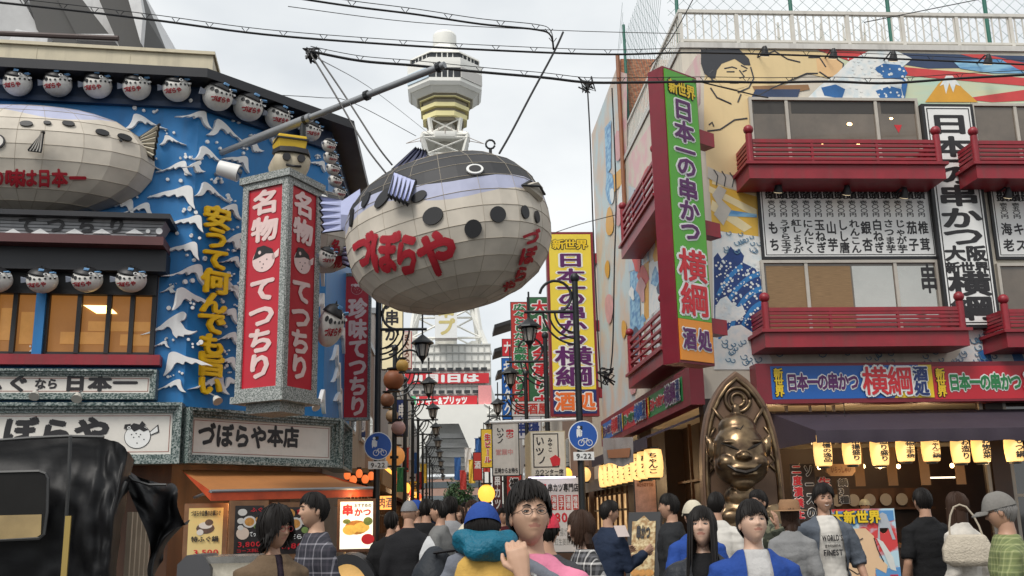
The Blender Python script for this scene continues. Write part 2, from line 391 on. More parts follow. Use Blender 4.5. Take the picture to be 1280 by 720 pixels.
for (px, py, s, k) in [(424, 470, 12, 0), (426, 500, 11, 1), (422, 445, 10, 0), (430, 420, 9, 1), (405, 500, 8, 0), (404, 330, 9, 1), (404, 380, 9, 0)]:
    u, vv = uv(FS, px, py, .06); sc = s*.055
    b = MB(FS @ Matrix.Translation((u, vv, 0))); b.prism(wave_pts(sc, k, 0), .0, .055); b.build('wave_crest', WAVEW, PB)
# upper storey window bay
WG = glass('dim_glass', (.02, .012, .006), .08)
u0, u1, v0, v1 = uvbox(FL, -60, 338, 196, 448); wy = .16
b = MB(FL); b.box(u0, u1, v0, v1, .0, .02, 0)
win = b.build('window', mat('room_amber', (.16, .075, .02), .5, var=.35, scale=2.2, emit=.22, ecol=(.55, .22, .05)), PB)
fr = MB(FL); 
for px in (-5, 20, 60, 100, 137, 166, 193): u = uv(FL, px, 400)[0]; fr.box(u-.03, u+.03, v0, v1, .02, .10)
va = uv(FL, 100, 368)[1]; fr.box(u0, u1, v1-.36, v1, .02, .13); fr.box(u0, u1, v0, v0+.06, .02, .1); vb = uv(FL, 100, 441)[1]; fr.box(u0, u1, vb-.03, vb, .02, .08)
fr.build('frame', BLACK, win)
lp = MB(FL)
ua, ub, va_, vb_ = uvbox(FL, 104, 382, 147, 392, .03); lp.prism([(ua, vb_), (ub-.12, vb_), (ub, va_), (ua+.18, va_)], .03, .045)
lp.build('ceiling_light', mat('room_light', (1, .85, .45), .5, var=0, emit=2.2, ecol=(1, .72, .25)), win)
tb = MB(FL)
for (a, bb, c, d) in ((75, 415, 135, 430), (110, 402, 190, 414), (0, 385, 15, 425), (25, 390, 52, 430), (150, 418, 190, 432)):
    ua, ub, va_, vb_ = uvbox(FL, a, bb, c, d, .03); tb.box(ua, ub, va_, vb_, .022, .028)
tb.build('interior_screen', mat('screen_amber', (.25, .13, .04), .6, var=.4, scale=4, emit=.25, ecol=(.7, .32, .08)), win)
b = MB(FL); ua, ub, _, _ = uvbox(FL, 47, 360, 59, 445); b.box(ua, ub, v0, v1, .1, .16); b.build('window_post', BLUE, PB)
b = MB(FL); ua = uv(FL, 203, 452)[0]; vs_ = uv(FL, 100, 446)[1]; b.box(u0, ua, vs_-.14, vs_, .0, .22); b.build('window_sill', DRED, PB)
# lower eave above the window bay, blue strip
b = MB(FL); ua = uv(FL, 214, 310)[0]; vt = uv(FL, 100, 306, .3)[1]; vb = uv(FL, 100, 338, .3)[1]
b.prism([(u0, vt), (ua-.1, vt), (ua, vt-.08), (ua, vb), (u0, vb)], 0, .34); b.build('window_hood', EAVE, PB)
# canopy sign with roof
t = thing('canopy_sign', 'grey slatted canopy sign with black brush writing above the upper windows', 'sign', FL @ V((uv(FL, 100, 290)[0], uv(FL, 100, 300)[1], 0)))
ua, ub, va, vb = uvbox(FL, -70, 272, 206, 293, .55); 
b = MB(FL); b.prism([(u0, va), (ub-.12, va), (ub, vb), (u0, vb)], .1, .52)
b.build('slatted_board', mat('slat_grey', (.34, .34, .35), .5, var=.15, dirt=.3), t)
b = MB(FL)
for k in range(5): b.box(u0, ub-.12+.12*k/5, va+(vb-va)*k/5-.004, va+(vb-va)*k/5+.004, .52, .526)
b.build('slat_joint', DMETAL, t)
b = MB(FL); b.box(u0, ub+.08, vb, vb+.07, -.02, .66); b.build('canopy_roof', EAVE, t)
b = MB(FL); b.box(u0, ub, va-.12, va-.0, 0, .58); b.build('lower_rail', mat('maroon_rail', (.10, .03, .03), .5), t)
b = MB(FL)
for ch, px in (('て', 34), ('つ', 70), ('ち', 108), ('り', 146), ('と', -10)):
    u, v_ = uv(FL, px, 281.5, .53); put(b, ch, u, v_, .24, .24, .53, .05)
b.build('lettering', INK, t)
b = MB(FL)
for px in (16, 50, 93, 127, 168): u, v_ = uv(FL, px, 292, .54); b.prism([(u-.12, v_), (u, v_+.07), (u+.12, v_)], .53, .545)
for px, r in ((185, .03), (199, .045)): u, v_ = uv(FL, px, 289, .54); b.disc((u, v_), r, 12, .53, .545)
b.build('foam_motif', WAVEW, t)
# granite-framed fascia signs
GRAN = two_tone('speckled_granite', (.02, .05, .045), (.36, .40, .38), 42, .42, .62, .35)
def framed(name, label, M, rect, w, depth, fw, parts, cat='sign', cream=CREAM, line=True, gm=None):
    gm = gm or GRAN
    """granite moulding with cream board and lettering; parts(mb, u0,u1,v0,v1) draws the lettering"""
    u0, u1, v0, v1 = rect
    t = thing(name, label, cat, M=M @ Matrix.Translation(((u0+u1)/2, v0, w)))
    b = MB(M)
    b.box(u0+fw*.5, u1-fw*.5, v0+fw*.5, v1-fw*.5, w, w+depth*.55); b.build('board', cream, t)
    b = MB(M)
    for k in range(3):
        a = fw*k/3; c = fw*(k+1)/3; hh = w+depth*(1-.16*k)
        for (x0, x1, y0, y1) in ((u0+a, u1-a, v0+a, v0+c), (u0+a, u1-a, v1-c, v1-a), (u0+a, u0+c, v0+c, v1-c), (u1-c, u1-a, v0+c, v1-c)):
            b.box(x0, x1, y0, y1, w, hh)
    b.build('moulding', gm, t)
    w1 = w+depth*.55+.003
    if line:
        b = MB(M); a = fw*1.25; c = .008
        for (x0, x1, y0, y1) in ((u0+a, u1-a, v0+a, v0+a+c), (u0+a, u1-a, v1-a-c, v1-a), (u0+a, u0+a+c, v0+a+c, v1-a-c), (u1-a-c, u1-a, v0+a+c, v1-a-c)): b.box(x0, x1, y0, y1, w1-.004, w1)
        b.build('border_line', mat('line_rust', (.30, .08, .05), .5), t)
    parts(t, M, w1); return t
def L(M, t, name, m, items, w):
    b = MB(M)
    for (s, x0, y0, x1, y1, vert, bold) in items:
        a = uvbox(M, x0, y0, x1, y1, w); text(b, s, *a, w=w, vertical=vert, bold=bold)
    return b.build(name, m, t)
def fish_icon(M, t, px, py, s, w, body=INK, fill=SIGNW):
    """brush drawing of a round pufferfish"""
    u, v_ = uv(M, px, py, w); b = MB(M @ Matrix.Translation((u, v_, w)))
    ring = [(.9*math.cos(a)*s, .85*math.sin(a)*s-.1*s) for a in [2*math.pi*k/24 for k in range(24)]]
    b.prism(ring, 0, .002, 0)
    b.prism([(.98*x, .98*y) if False else (x*.95, y*.95) for x, y in ring], .002, .005, 1)
    b.prism([(.75*s, .2*s), (1.35*s, .75*s), (1.45*s, .2*s), (.85*s, -.05*s)], 0, .004, 0); b.prism([(.85*s, .2*s), (1.3*s, .62*s), (1.36*s, .26*s), (.9*s, .04*s)], .004, .007, 1)
    b.prism([(-.85*s, .35*s), (-.3*s, .85*s), (.2*s, .72*s), (.7*s, .38*s), (.4*s, .25*s), (.1*s, .42*s), (-.25*s, .25*s), (-.45*s, .45*s)], .005, .009, 0)
    b.prism([(-.95*s, .45*s), (-.9*s, .75*s), (-.5*s, .8*s), (-.55*s, .5*s)], .004, .008, 0)
    b.disc((-.6*s, .52*s), .12*s, 10, .008, .011, 1); b.disc((-.6*s, .52*s), .06*s, 8, .011, .013, 0)
    for (x, y) in ((-.4, .05), (-.1, .12), (.2, .05), (-.25, -.15), (.1, -.1), (.45, -.3), (0, -.55)): b.disc((x*s, y*s), .045*s, 7, .006, .009, 0)
    b.prism([(0, .6*s), (.25*s, 1.0*s), (.5*s, .75*s), (.3*s, .5*s)], .006, .01, 0)
    b.build('fish_drawing', [body, fill], t)
r = uvbox(FL, -80, 461, 195, 499, .2)
framed('fascia_sign', 'narrow cream fascia sign under the maroon window sill in a granite frame', FL, r, .0, .22, .09,
       lambda t, M, w: L(M, t, 'lettering', INK, [('ふ', -27, 469, 3, 490, 0, .05), ('ぐ', 8, 468, 37, 491, 0, .05), ('なら', 43, 473, 73, 487, 0, .05), ('日', 80, 468, 108, 490, 0, .06), ('本', 110, 468, 140, 490, 0, .06), ('一', 141, 469, 172, 489, 0, .06)], w))
def pz(t, M, w):
    L(M, t, 'lettering', INK, [('づ', -45, 521, -2, 561, 0, .06), ('ぼ', 3, 521, 47, 561, 0, .06), ('ら', 48, 523, 92, 561, 0, .06), ('や', 92, 521, 138, 558, 0, .06)], w)
    fish_icon(M, t, 172, 544, .19, w)
framed('fascia_sign', 'wide cream fascia sign with a drawn fish beside brush writing, behind the black rickshaw hood', FL, uvbox(FL, -90, 503, 226, 581, .3), .0, .32, .13, pz)
framed('fascia_sign', 'cream fascia sign with five black kana and kanji above the orange awning', FD, (uv(FD, 238, 540, .34)[0]-.02, UD+.12, uv(FD, 310, 581, .34)[1], uv(FD, 310, 514, .34)[1]), .02, .32, .12,
       lambda t, M, w: L(M, t, 'lettering', INK, [('づぼらや', 247, 530, 334, 561, 0, .05), ('本店', 334, 533, 374, 560, 0, .05)], w))
zz = (uv(FD, 310, 581, .34)[1], uv(FD, 310, 514, .34)[1])
framed('fascia_sign', 'foreshortened cream fascia sign round the corner facing the side lane', FS, (.06, 1.55, *zz), .02, .3, .1,
       lambda t, M, w: (lambda b: (text(b, 'ふぐ料理', .25, 1.35, zz[0]+.2, zz[1]-.2, w, bold=.05), b.build('lettering', INK, t)))(MB(M)))
# little spotlights over the fascia
def spot(M, px, py, w, label):
    u, v_ = uv(M, px, py, w); t = thing('sign_spotlight', label, 'lamp', M=M @ Matrix.Translation((u, v_, w)), group='small spotlights over the fascia signs')
    b = MB(M @ Matrix.Translation((u, v_, w))); b.tube([(0, .1, -.12), (0, .06, .0), (0, .0, .06)], [.012, .012, .02], 6); b.build('arm', STEEL, t)
    b = MB(M @ Matrix.Translation((u, v_, w))); b.tube([(0, .03, .03), (0, -.03, .09)], [.04, .07], 10); b.build('lamp_head', mat('spot_white', (.6, .58, .52), .4), t)
for a in ((FL, 45, 494, .32, 'small grey spotlight above the wide fascia sign, nearest the corner of the rickshaw hood'), (FL, 98, 497, .34, 'small white spotlight above the wide fascia sign under the narrow one'), (FD, 268, 500, .34, 'white twin spotlight above the corner fascia sign below yellow characters'), (FD, 391, 508, .34, 'rusty spotlight at the corner where two fascia signs meet')): spot(*a)
# yellow upright characters fixed on the wave wall
t = thing('character_sign', 'vertical row of raised yellow characters on the blue wave wall', 'sign', FD @ V((uv(FD, 268, 490)[0], uv(FD, 268, 490)[1], 0)))
YEL3 = mat('letter_gold', (.95, .60, .018), .45, var=.08)
for ch, px, py, s in (('安',273,272,25),('う',272,298,24),('て',271,324,24),('何',270,352,26),('ん',268,379,24),('で',266,404,25),('も',266,431,24),('旨',265,456,25),('い',264,482,22)):
    u, v_ = uv(FD, px, py, .08); b = MB(FD); sc = s*14.3/1247*1.08
    for k in range(4): put(b, ch, u, v_, sc*1.42, sc*1.08, .02+.02*k, .045, n=7)
    b.build('character', YEL3, t)
# ================================================================== red box sign on the corner with the fish figure
BR = rad(12)
pO = atY(352, 490, 13.1)
RBOX = V((math.cos(rad(8)), math.sin(rad(8)), 0))
SX1 = atY(303, 360, 13.55); 
def boxsign():
    # two visible faces: one from column 303 to 357, the other from 357 to 395
    K = atY(356, 360, 12.95); K.z = 0
    a = atY(302, 360, 13.35); a.z = 0; c = atY(396, 360, 13.6); c.z = 0
    Ma = frame(a, K-a); Mb = frame(K, c-K); la = (K-a).length; lb = (c-K).length
    ztop = atY(352, 222, 13).z; zbot = atY(352, 492, 13).z
    t = thing('lantern_box_sign', 'tall red corner box sign with granite edges and pink brush writing', 'sign', (K.x, K.y, zbot))
    back = a+(c-K)
    b = MB(); b.prism([(v.x, v.y) for v in (a, K, c, back)], zbot, ztop); b.build('box', mat('box_red', (.50, .012, .028), .35, var=.12), t)
    gr = two_tone('pale_granite', (.10, .12, .11), (.48, .49, .47), 60, .4, .62, .5)
    b = MB()
    for M, l in ((Ma, la), (Mb, lb)):
        b.M = M
        fwd = .075
        for (x0, x1, y0, y1) in ((-.02, fwd, zbot, ztop), (l-fwd, l+.02, zbot, ztop), (fwd, l-fwd, ztop-.09, ztop), (fwd, l-fwd, zbot, zbot+.1)): b.box(x0, x1, y0, y1, 0.002 if M is Ma else .004, .03)
    b.M = Matrix.Identity(4)
    g2 = [v+(v-(a+c)/2).normalized()*.09 for v in (a, K, c, back)]
    b.prism([(v.x, v.y) for v in g2], ztop, ztop+.1); b.prism([(v.x, v.y) for v in g2], zbot-.09, zbot-.001)
    g3 = [v+(v-(a+c)/2).normalized()*-.12 for v in (a, K, c, back)]; b.prism([(v.x, v.y) for v in g3], zbot-.22, zbot-.09)
    b.build('granite_edge', gr, t)
    pink = mat('letter_pink', (.78, .58, .55), .5, var=.1)
    for M, l in ((Ma, la), (Mb, lb)):
        H = ztop-zbot; b = MB(M)
        for ch, f in (('名', .09), ('物', .225), ('て', .52), ('つ', .645), ('ち', .765), ('り', .885)):
            put(b, ch, l/2, ztop-.05-(H-.1)*f, l*.60, H*.115, .008, .05)
        b.build('lettering', pink, t)
        s = l*.26; b = MB(M @ Matrix.Translation((l/2, ztop-.05-(H-.1)*.375, .006)))
        b.prism([(s*math.cos(k*.3142), .85*s*math.sin(k*.3142)) for k in range(20)], 0, .003, 0)
        b.prism([(.7*s, .2*s), (1.35*s, .65*s), (1.3*s, .1*s), (.8*s, -.1*s)], 0, .003, 0)
        b.prism([(-.95*s, .1*s), (-.6*s, .95*s), (0, 1.02*s), (.7*s, .7*s), (.9*s, .35*s), (.2*s, .42*s), (-.3*s, .25*s)], .003, .006, 1)
        b.disc((-.35*s, .55*s), .13*s, 10, .006, .009, 0)
        for x, y in ((-.3, -.1), (0, -.3), (.3, 0), (-.1, -.55)): b.disc((x*s, y*s), .05*s, 7, .003, .006, 1)
        b.build('fish_emblem', [pink, INK], t)
    return t, K, ztop
BT, BK, BZ = boxsign()
# wooden fish bust with a yellow cap, standing on the box
c = atY(362, 200, 13.35); BZ1 = BZ+.1; k = 13.35/1247
t = thing('fish_bust', 'cream square fish bust wearing a yellow cap on top of the red box sign', 'figure', (c.x, c.y, BZ1), rad(20))
M = WM[t.name]; b = MB(M)
h = 34*k
b.loft([[(x*s_, y*s_, z) for x, y in ((-.24, -.2), (-.18, -.27), (.0, -.3), (.18, -.27), (.24, -.2), (.24, .22), (-.24, .22))] for z, s_ in ((0, .8), (h*.3, .98), (h*.6, 1.05), (h*.8, .95), (h, .75))]); b.build('body', mat('bust_cream', (.55, .47, .34), .6, var=.25), t, 40)
b = MB(M); b.loft([[(x*s_, y*s_-.01, z) for x, y in ((-.27, -.12), (-.2, -.3), (.0, -.34), (.2, -.3), (.27, -.12), (.1, .1), (-.1, .1))] for z, s_ in ((h*.8, 1.0), (h*1.0, .95), (h*1.08, .6))]); b.build('black_brow', INK, t, 40)
b = MB(M)
for sx in (-1, 1):
    b.disc((sx*.09, h*.55), .05, 12, 0, .02) if False else None
    b.tube([(sx*.1, -.29, h*.58), (sx*.1, -.325, h*.58)], .055, 12)
b.tube([(-.1, -.29, h*.28), (0, -.325, h*.22), (.1, -.29, h*.28)], .018, 6); b.build('face_mark', INK, t)
b = MB(M); b.loft([[(x*s_, y*s_, z) for x, y in ((-.2, -.2), (.2, -.2), (.22, .16), (-.22, .16))] for z, s_ in ((h*1.02, .9), (h*1.4, 1.0), (h*1.62, .98))]); cap = b.build('cap', mat('cap_yellow', (.70, .45, .02), .5, var=.1), t, bevel=.02)
b = MB(M); b.loft([[(x*s_, y*s_, z) for x, y in ((-.22, -.22), (.22, -.22), (.22, .16), (-.22, .16))] for z, s_ in ((h*1.42, 1.0), (h*1.48, 1.0))]); b.build('cap_band', INK, cap)
# floodlight on the wave wall
u, v_ = uv(FD, 284, 212, .3); Mx = FD @ Matrix.Translation((u, v_, 0))
t = thing('floodlight', 'white cylindrical floodlight fixed to the blue wave wall beside the pole', 'lamp', M=Mx); b = MB(Mx)
b.tube([(0, 0, 0), (0, 0, .15)], .03, 8); b.build('bracket', STEEL, t)
b = MB(Mx); b.tube([(-.09, .03, .22), (.12, -.06, .42)], [.11, .13], 16); sh = b.build('housing', SIGNW, t, 40)
b = MB(Mx); b.tube([(.122, -.061, .423), (.126, -.063, .427)], .112, 16); b.build('lens', glass('lens_dark'), t)
# ================================================================== tall red projecting sign in the lane (faces the crossing)
Y0 = 18.9; Mv = frame((0, Y0, 0), (1, 0, 0)); r = uvbox(Mv, 428, 343, 464, 526)
framed('projecting_sign', 'tall narrow red projecting sign with white fish and pink characters in granite frame', Mv, r, 0, .12, .055,
  lambda t, M, w: (L(M, t, 'lettering', mat('letter_pink', (.72, .5, .48)), [(ch, 435, y-13, 459, y+13, 0, .05) for ch, y in (('珍', 386), ('味', 412), ('て', 436), ('つ', 459), ('ち', 483), ('り', 508))], w), fish_icon(M, t, 446, 361, .12, w, mat('letter_pink', (.72, .5, .48)), RED)),
  cream=mat('box_red', (.50, .012, .028)), line=False, gm=two_tone('pale_granite', (.10, .12, .11), (.48, .49, .47), 60))
# ================================================================== skewer restaurant across the lane (mural building)
XR, YR = 4.17, 16.0
FR_ = frame((0, YR, 0), (1, 0, 0)); FW_ = frame((XR, 0, 0), (0, -1, 0))     # front (u = X), lane side (u = -Y)
YC = 26.6; zR = uv(FR_, 1000, 62)[1]; YB = atX(785, 300, XR).y
XE = 12.5
MB_ = thing('mural_building', 'skewer restaurant building with painted mural and red lacquer balconies', 'building', (XR, YR, 0))
MCREAM = mat('mural_cream', (.72, .56, .31), .55, var=.1, scale=.8, dirt=.12)
SKIN_P = mat('mural_skin', (.78, .60, .32), .5, var=.08, scale=.8, dirt=.08)
zfl = uv(FR_, 1100, 458)[1]
w = MB(); w.box(XR, XE, YR, YB, zfl-.5, zR); w.build('wall', mat('mural_ground', (.66, .60, .50), .55, var=.14, scale=.9, dirt=.2), MB_)
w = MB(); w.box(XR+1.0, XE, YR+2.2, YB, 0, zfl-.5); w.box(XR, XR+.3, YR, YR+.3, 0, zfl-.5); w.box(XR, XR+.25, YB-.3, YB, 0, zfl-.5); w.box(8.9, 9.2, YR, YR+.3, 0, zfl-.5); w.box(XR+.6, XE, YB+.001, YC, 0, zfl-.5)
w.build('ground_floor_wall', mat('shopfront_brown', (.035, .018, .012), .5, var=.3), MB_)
YC = 26.6

zR2 = atX(757, 82, XR).z; zR2 = atY(780, 74, YB).z

w = MB(); w.box(XR+.01, XE, YB+.001, YC, zfl-.5, zR2); rw = w.build('rear_wall', two_tone('rear_mural', (.62, .50, .40), (.50, .60, .62), 1.1, .4, .6, .55, kind='noise'), MB_)
u0, u1, v0, v1 = (XR+.02, XR+.9, zR+.05, zR2-.02)
w = MB(); w.box(u0, u1, YB-.06, YB-.005, v0, v1); w.build('tiled_pier', two_tone('pier_tile', (.30, .09, .04), (.48, .20, .10), 9, .35, .65, .5, kind='v', stretch=(1, 1, 3)), MB_)
w = MB(); w.box(XR+.3, XR+.75, YB-.09, YB-.055, zR+.6, zR2-1.4); w.build('rear_window', glass('rear_glass', (.05, .08, .07)), MB_)
w = MB(); w.tube([(XR-.06, YB-.1, zR-1.2), (XR-.06, YB-.1, zR2+.05)], .05, 8); w.build('rain_pipe', mat('pipe_rust', (.28, .11, .05), .5), MB_)
# ---- painted mural on the front: sheets of paint on the wall, traced in wall metres
def paint(name, m, pts, w=.004, M=FR_, parent=MB_, th=.003):
    q = [uv(M, x, y) for x, y in pts]; b = MB(M); b.prism(q, w-th, w, 0, back=False); return b.build(name, m, parent, recalc=False)
def line(b, pts, r=.014, w=.012, M=FR_):
    q = [uv(M, x, y) for x, y in pts]; b.M = M; b.tube([(a, c, w) for a, c in q], r, 5, flat=.3)
PRED = mat('mural_red', (.62, .06, .06), .5, var=.12, dirt=.1); PNAVY = mat('mural_navy', (.035, .06, .13), .5, var=.15, dirt=.1)
PBLUE = mat('mural_blue', (.03, .15, .40), .5, var=.3, scale=2.5); PSKY = two_tone('mural_dawn', (.72, .62, .34), (.42, .66, .58), 1.0, .35, .65, .5, stretch=(.4, 1, 2.2))
PWHITE = two_tone('mural_foam', (.80, .80, .77), (.60, .70, .74), 7, .45, .7, .5); PSEA = two_tone('mural_sea', (.30, .55, .72), (.08, .25, .5), 3, .4, .6, .5, stretch=(.5, 1, 3))
PORANGE = mat('mural_orange', (.72, .36, .04), .5, var=.12); PHAIR = mat('mural_hair', (.04, .042, .05), .5, var=.1)
paint('mural_dawn', PSKY, [(1040, 64), (1284, 70), (1284, 140), (1030, 128)], .004)
paint('mural_band', PNAVY, [(1110, 66), (1284, 70), (1284, 84), (1160, 86), (1110, 78)], .007)
paint('mural_ray', PRED, [(1020, 62), (1112, 66), (1130, 84), (1284, 98), (1284, 108), (1100, 92), (1060, 76)], .010)
paint('mural_ray', PRED, [(1200, 68), (1230, 68), (1284, 80), (1284, 90)], .010)
paint('mural_ray', PRED, [(1200, 124), (1284, 112), (1284, 126), (1240, 128)], .010)
paint('mural_sea_band', PSEA, [(1190, 76), (1250, 74), (1270, 86), (1284, 92), (1240, 92), (1200, 86)], .013)
paint('mural_mountain', PORANGE, [(1156, 128), (1172, 106), (1182, 96), (1190, 96), (1204, 112), (1222, 128)], .013)
paint('mural_snow', PWHITE, [(1174, 108), (1182, 95), (1190, 95), (1200, 108), (1194, 106), (1191, 116), (1186, 104), (1182, 118), (1179, 106)], .016)
# wrestler: torso, arm, hair, with drawn outline
paint('mural_torso', SKIN_P, [(880, 100), (888, 62), (926, 62), (940, 110), (940, 222), (884, 222), (880, 160)], .004)
paint('mural_arm', SKIN_P, [(925, 62), (1020, 64), (1044, 70), (1054, 82), (1050, 96), (1034, 98), (1010, 92), (980, 106), (940, 122), (930, 118)], .007)
paint('mural_fist', mat('mural_fist', (.80, .52, .26), .5, var=.1), [(1020, 74), (1040, 70), (1054, 80), (1052, 94), (1036, 98), (1022, 90)], .010)
paint('mural_head', SKIN_P, [(892, 74), (922, 68), (934, 80), (940, 96), (934, 108), (920, 112), (902, 108), (892, 96)], .010)
paint('mural_hair', PHAIR, [(876, 62), (924, 62), (936, 74), (938, 82), (930, 82), (918, 74), (902, 80), (896, 88), (894, 98), (888, 98), (880, 92), (876, 80)], .013)
b = MB()
for pts in ([(905, 86), (915, 84), (921, 86)], [(926, 82), (934, 86)], [(908, 90), (918, 90)], [(928, 90), (933, 88)], [(924, 88), (930, 96), (924, 98)], [(912, 104), (922, 104), (930, 102)], [(892, 88), (887, 92), (890, 100), (894, 102)],
            [(938, 84), (942, 98), (936, 110), (922, 116)], [(888, 110), (896, 122), (914, 130)], [(922, 128), (926, 118)], [(884, 164), (900, 162), (918, 150), (934, 148)], [(946, 72), (968, 64), (984, 74), (1000, 78)], [(1010, 72), (1024, 72), (1032, 84)], [(1024, 90), (1036, 98), (1050, 96)], [(940, 124), (966, 110), (980, 104), (1008, 92), (1022, 92)], [(1040, 70), (1054, 80), (1052, 94)], [(886, 156), (890, 153), (892, 158)]): line(b, pts)
b.build('mural_outline', PHAIR, MB_)
paint('mural_shade', mat('mural_brown', (.30, .16, .07), .5), [(940, 108), (1010, 106), (1012, 112), (980, 118), (944, 116)], .013)
paint('mural_night', PNAVY, [(944, 112), (1000, 112), (996, 124), (938, 124)], .014)
# big generic surf: white swell with blue strokes
def swell(pts, strokes, w=.016):
    paint('mural_swell', PWHITE, pts, w)
    for s_ in strokes: paint('mural_stroke', PBLUE, s_, w+.003)
swell([(1008, 124), (1024, 108), (1046, 92), (1062, 76), (1086, 64), (1120, 64), (1140, 74), (1128, 84), (1134, 100), (1126, 126)],
      [[(1092, 86), (1104, 80), (1128, 82), (1134, 92), (1128, 100), (1104, 98)], [(1026, 110), (1044, 106), (1056, 112), (1052, 124), (1030, 120)], [(1094, 114), (1112, 108), (1126, 112), (1128, 126), (1100, 124)], [(1128, 98), (1134, 104), (1130, 126), (1126, 110)]])
# lower left panel of the mural: rope, sun rays, surf
paint('mural_dawn_low', mat('mural_sunray', (.74, .45, .06), .5, var=.2, scale=2), [(886, 216), (946, 222), (948, 300), (890, 286)], .004)
for pts in ([(886, 232), (946, 262), (946, 272), (886, 240)], [(890, 222), (946, 238), (946, 246), (890, 230)], [(890, 250), (940, 284), (930, 290), (888, 262)]): paint('mural_light_ray', mat('mural_lightray', (.80, .68, .40), .5), pts, .007)
paint('mural_water', PSEA, [(908, 262), (946, 268), (946, 272), (904, 270)], .010)
ROPE = mat('mural_rope', (.55, .52, .46), .5, var=.15)
paint('mural_rope', ROPE, [(884, 208), (900, 216), (924, 222), (946, 222), (946, 236), (920, 238), (898, 230), (884, 222)], .012)
paint('mural_rope', ROPE, [(898, 232), (908, 238), (902, 250), (914, 262), (904, 282), (892, 268), (898, 258), (890, 244)], .012)
b = MB()
for x in range(892, 946, 10): line(b, [(x, 212+(x-890)*.18), (x+5, 220+(x-890)*.18), (x+3, 232+(x-890)*.1)], .010, .016)
b.build('mural_rope_mark', PHAIR, MB_)
paint('mural_foam_low', PWHITE, [(890, 288), (950, 296), (956, 372), (962, 460), (892, 460)], .005)
random.seed(3)
paint('mural_deep', mat('mural_blue_deep', (.010, .045, .20), .5, var=.3, scale=4), [(892, 322), (897, 316), (902, 324), (908, 318), (913, 308), (918, 314), (924, 312), (930, 320), (928, 328), (936, 332), (944, 336), (949, 346), (954, 356), (957, 420), (893, 420)], .007)
PMID = mat('mural_blue_mid', (.025, .20, .50), .5, var=.25, scale=4)
for k, (r0, r1) in enumerate(((22, 29), (40, 46), (56, 63), (74, 80), (92, 98), (110, 116))):
    A = [180+80*i/10 for i in range(11)]; P_ = lambda r, a: (960+r*.78*math.cos(rad(a)), 424+r*1.08*math.sin(rad(a))); a1 = [a for a in A if P_(r1, a)[0] > 893 and P_(r1, a)[1] > 326]
    if len(a1) > 2: paint('mural_stroke', PMID, [P_(r0, a) for a in a1]+[P_(r1, a) for a in a1[::-1]], .0085)
paint('mural_foam_patch', PWHITE, [(894, 384), (900, 374), (908, 370), (914, 378), (922, 384), (928, 382), (932, 392), (924, 400), (912, 402), (900, 406), (894, 402)], .010)
paint('mural_slope', PWHITE, [(892, 452), (900, 424), (914, 408), (926, 406), (944, 418), (964, 448), (966, 462), (892, 462)], .014)
b = MB(FR_)
for k in range(210):
    x = random.uniform(894, 956); y = random.uniform(326, 425)
    u, v_ = uv(FR_, x, y, .011); b.disc((u, v_), random.uniform(.008, .026), 7, .008, .0125+k*.00001)
for k in range(60):
    x = random.uniform(1060, 1130); y = random.uniform(72, 122); u, v_ = uv(FR_, x, y, .02); b.disc((u, v_), random.uniform(.012, .03), 7, .018, .0215+k*.00001)
b.build('mural_foam_dots', PWHITE, MB_)
b = MB()
def curl(cx, cy, s):
    return [(cx+s*(1-.12*k)*math.cos(.75*k+3.0), cy-s*(1-.12*k)*math.sin(.75*k+3.0)) for k in range(8)]
for k in range(34): line(b, curl(random.uniform(898, 950), random.uniform(290, 316) if k % 2 else random.uniform(426, 455), random.uniform(3, 6)), .008, .02)
for k in range(20): line(b, curl(random.uniform(1218, 1284), random.uniform(414, 452), random.uniform(3, 7)), .010, .02)
for k in range(20): line(b, curl(random.uniform(970, 1210), random.uniform(436, 452), random.uniform(3, 7)), .008, .02)
b.build('mural_curl', mat('mural_curlblue', (.10, .22, .34), .5), MB_)
paint('mural_foam_low', PWHITE, [(1205, 412), (1284, 412), (1284, 456), (1190, 456), (1200, 440)], .005)
for pts in ([(1240, 416), (1256, 414), (1276, 440), (1282, 454), (1268, 454), (1262, 436)], [(1222, 440), (1236, 434), (1240, 452), (1226, 454)]): paint('mural_stroke', PBLUE, pts, .010)
# lane side mural
random.seed(11)
for k, (m, pts) in enumerate([(two_tone('lane_mural_pink', (.70, .42, .42), (.66, .56, .46), 2.5, .4, .6, .5), [(876, 62), (876, 130), (800, 240), (786, 228), (786, 196)]),
    (two_tone('lane_mural_blue', (.38, .52, .64), (.66, .60, .52), 1.6, .4, .6, .5), [(786, 232), (806, 240), (812, 330), (786, 340)]),
    (PSEA, [(788, 340), (800, 336), (802, 470), (788, 478)]), (PWHITE, [(802, 336), (826, 318), (826, 460), (804, 470)]), (PORANGE, [(806, 330), (812, 326), (812, 400), (806, 410)])]):
    paint('lane_mural', m, pts, .004+.003*k, FW_)
for k in range(26):                                    # loose painted petals and strokes on the lane face
    x = random.uniform(790, 866); lo, hi = 649-(x-555)*1.70, 470-(x-800)*.3; y = random.uniform(max(30, lo), hi); r = random.uniform(5, 14)
    paint('lane_mural_patch', [PSEA, PWHITE, PRED, PORANGE, PNAVY, mat('mural_rosy', (.66, .34, .34), .5, var=.2)][k % 6], [(x+r*.6*math.cos(a+k)*(1+.4*math.sin(3*a+k)), y+r*1.5*math.sin(a+k)*(1+.3*math.cos(2*a))) for a in [j*.524 for j in range(12)]], .020+.0004*k, FW_)
for (m, pts) in ((two_tone('rear_pink', (.62, .34, .36), (.62, .52, .42), 3, .4, .6, .5), [(776, 90), (784, 92), (784, 200), (776, 190)]), (PSEA, [(756, 160), (764, 150), (764, 210), (758, 220)]), (PORANGE, [(766, 220), (782, 205), (782, 226), (768, 240)])):
    paint('rear_mural_patch', m, pts, .006, FW_)
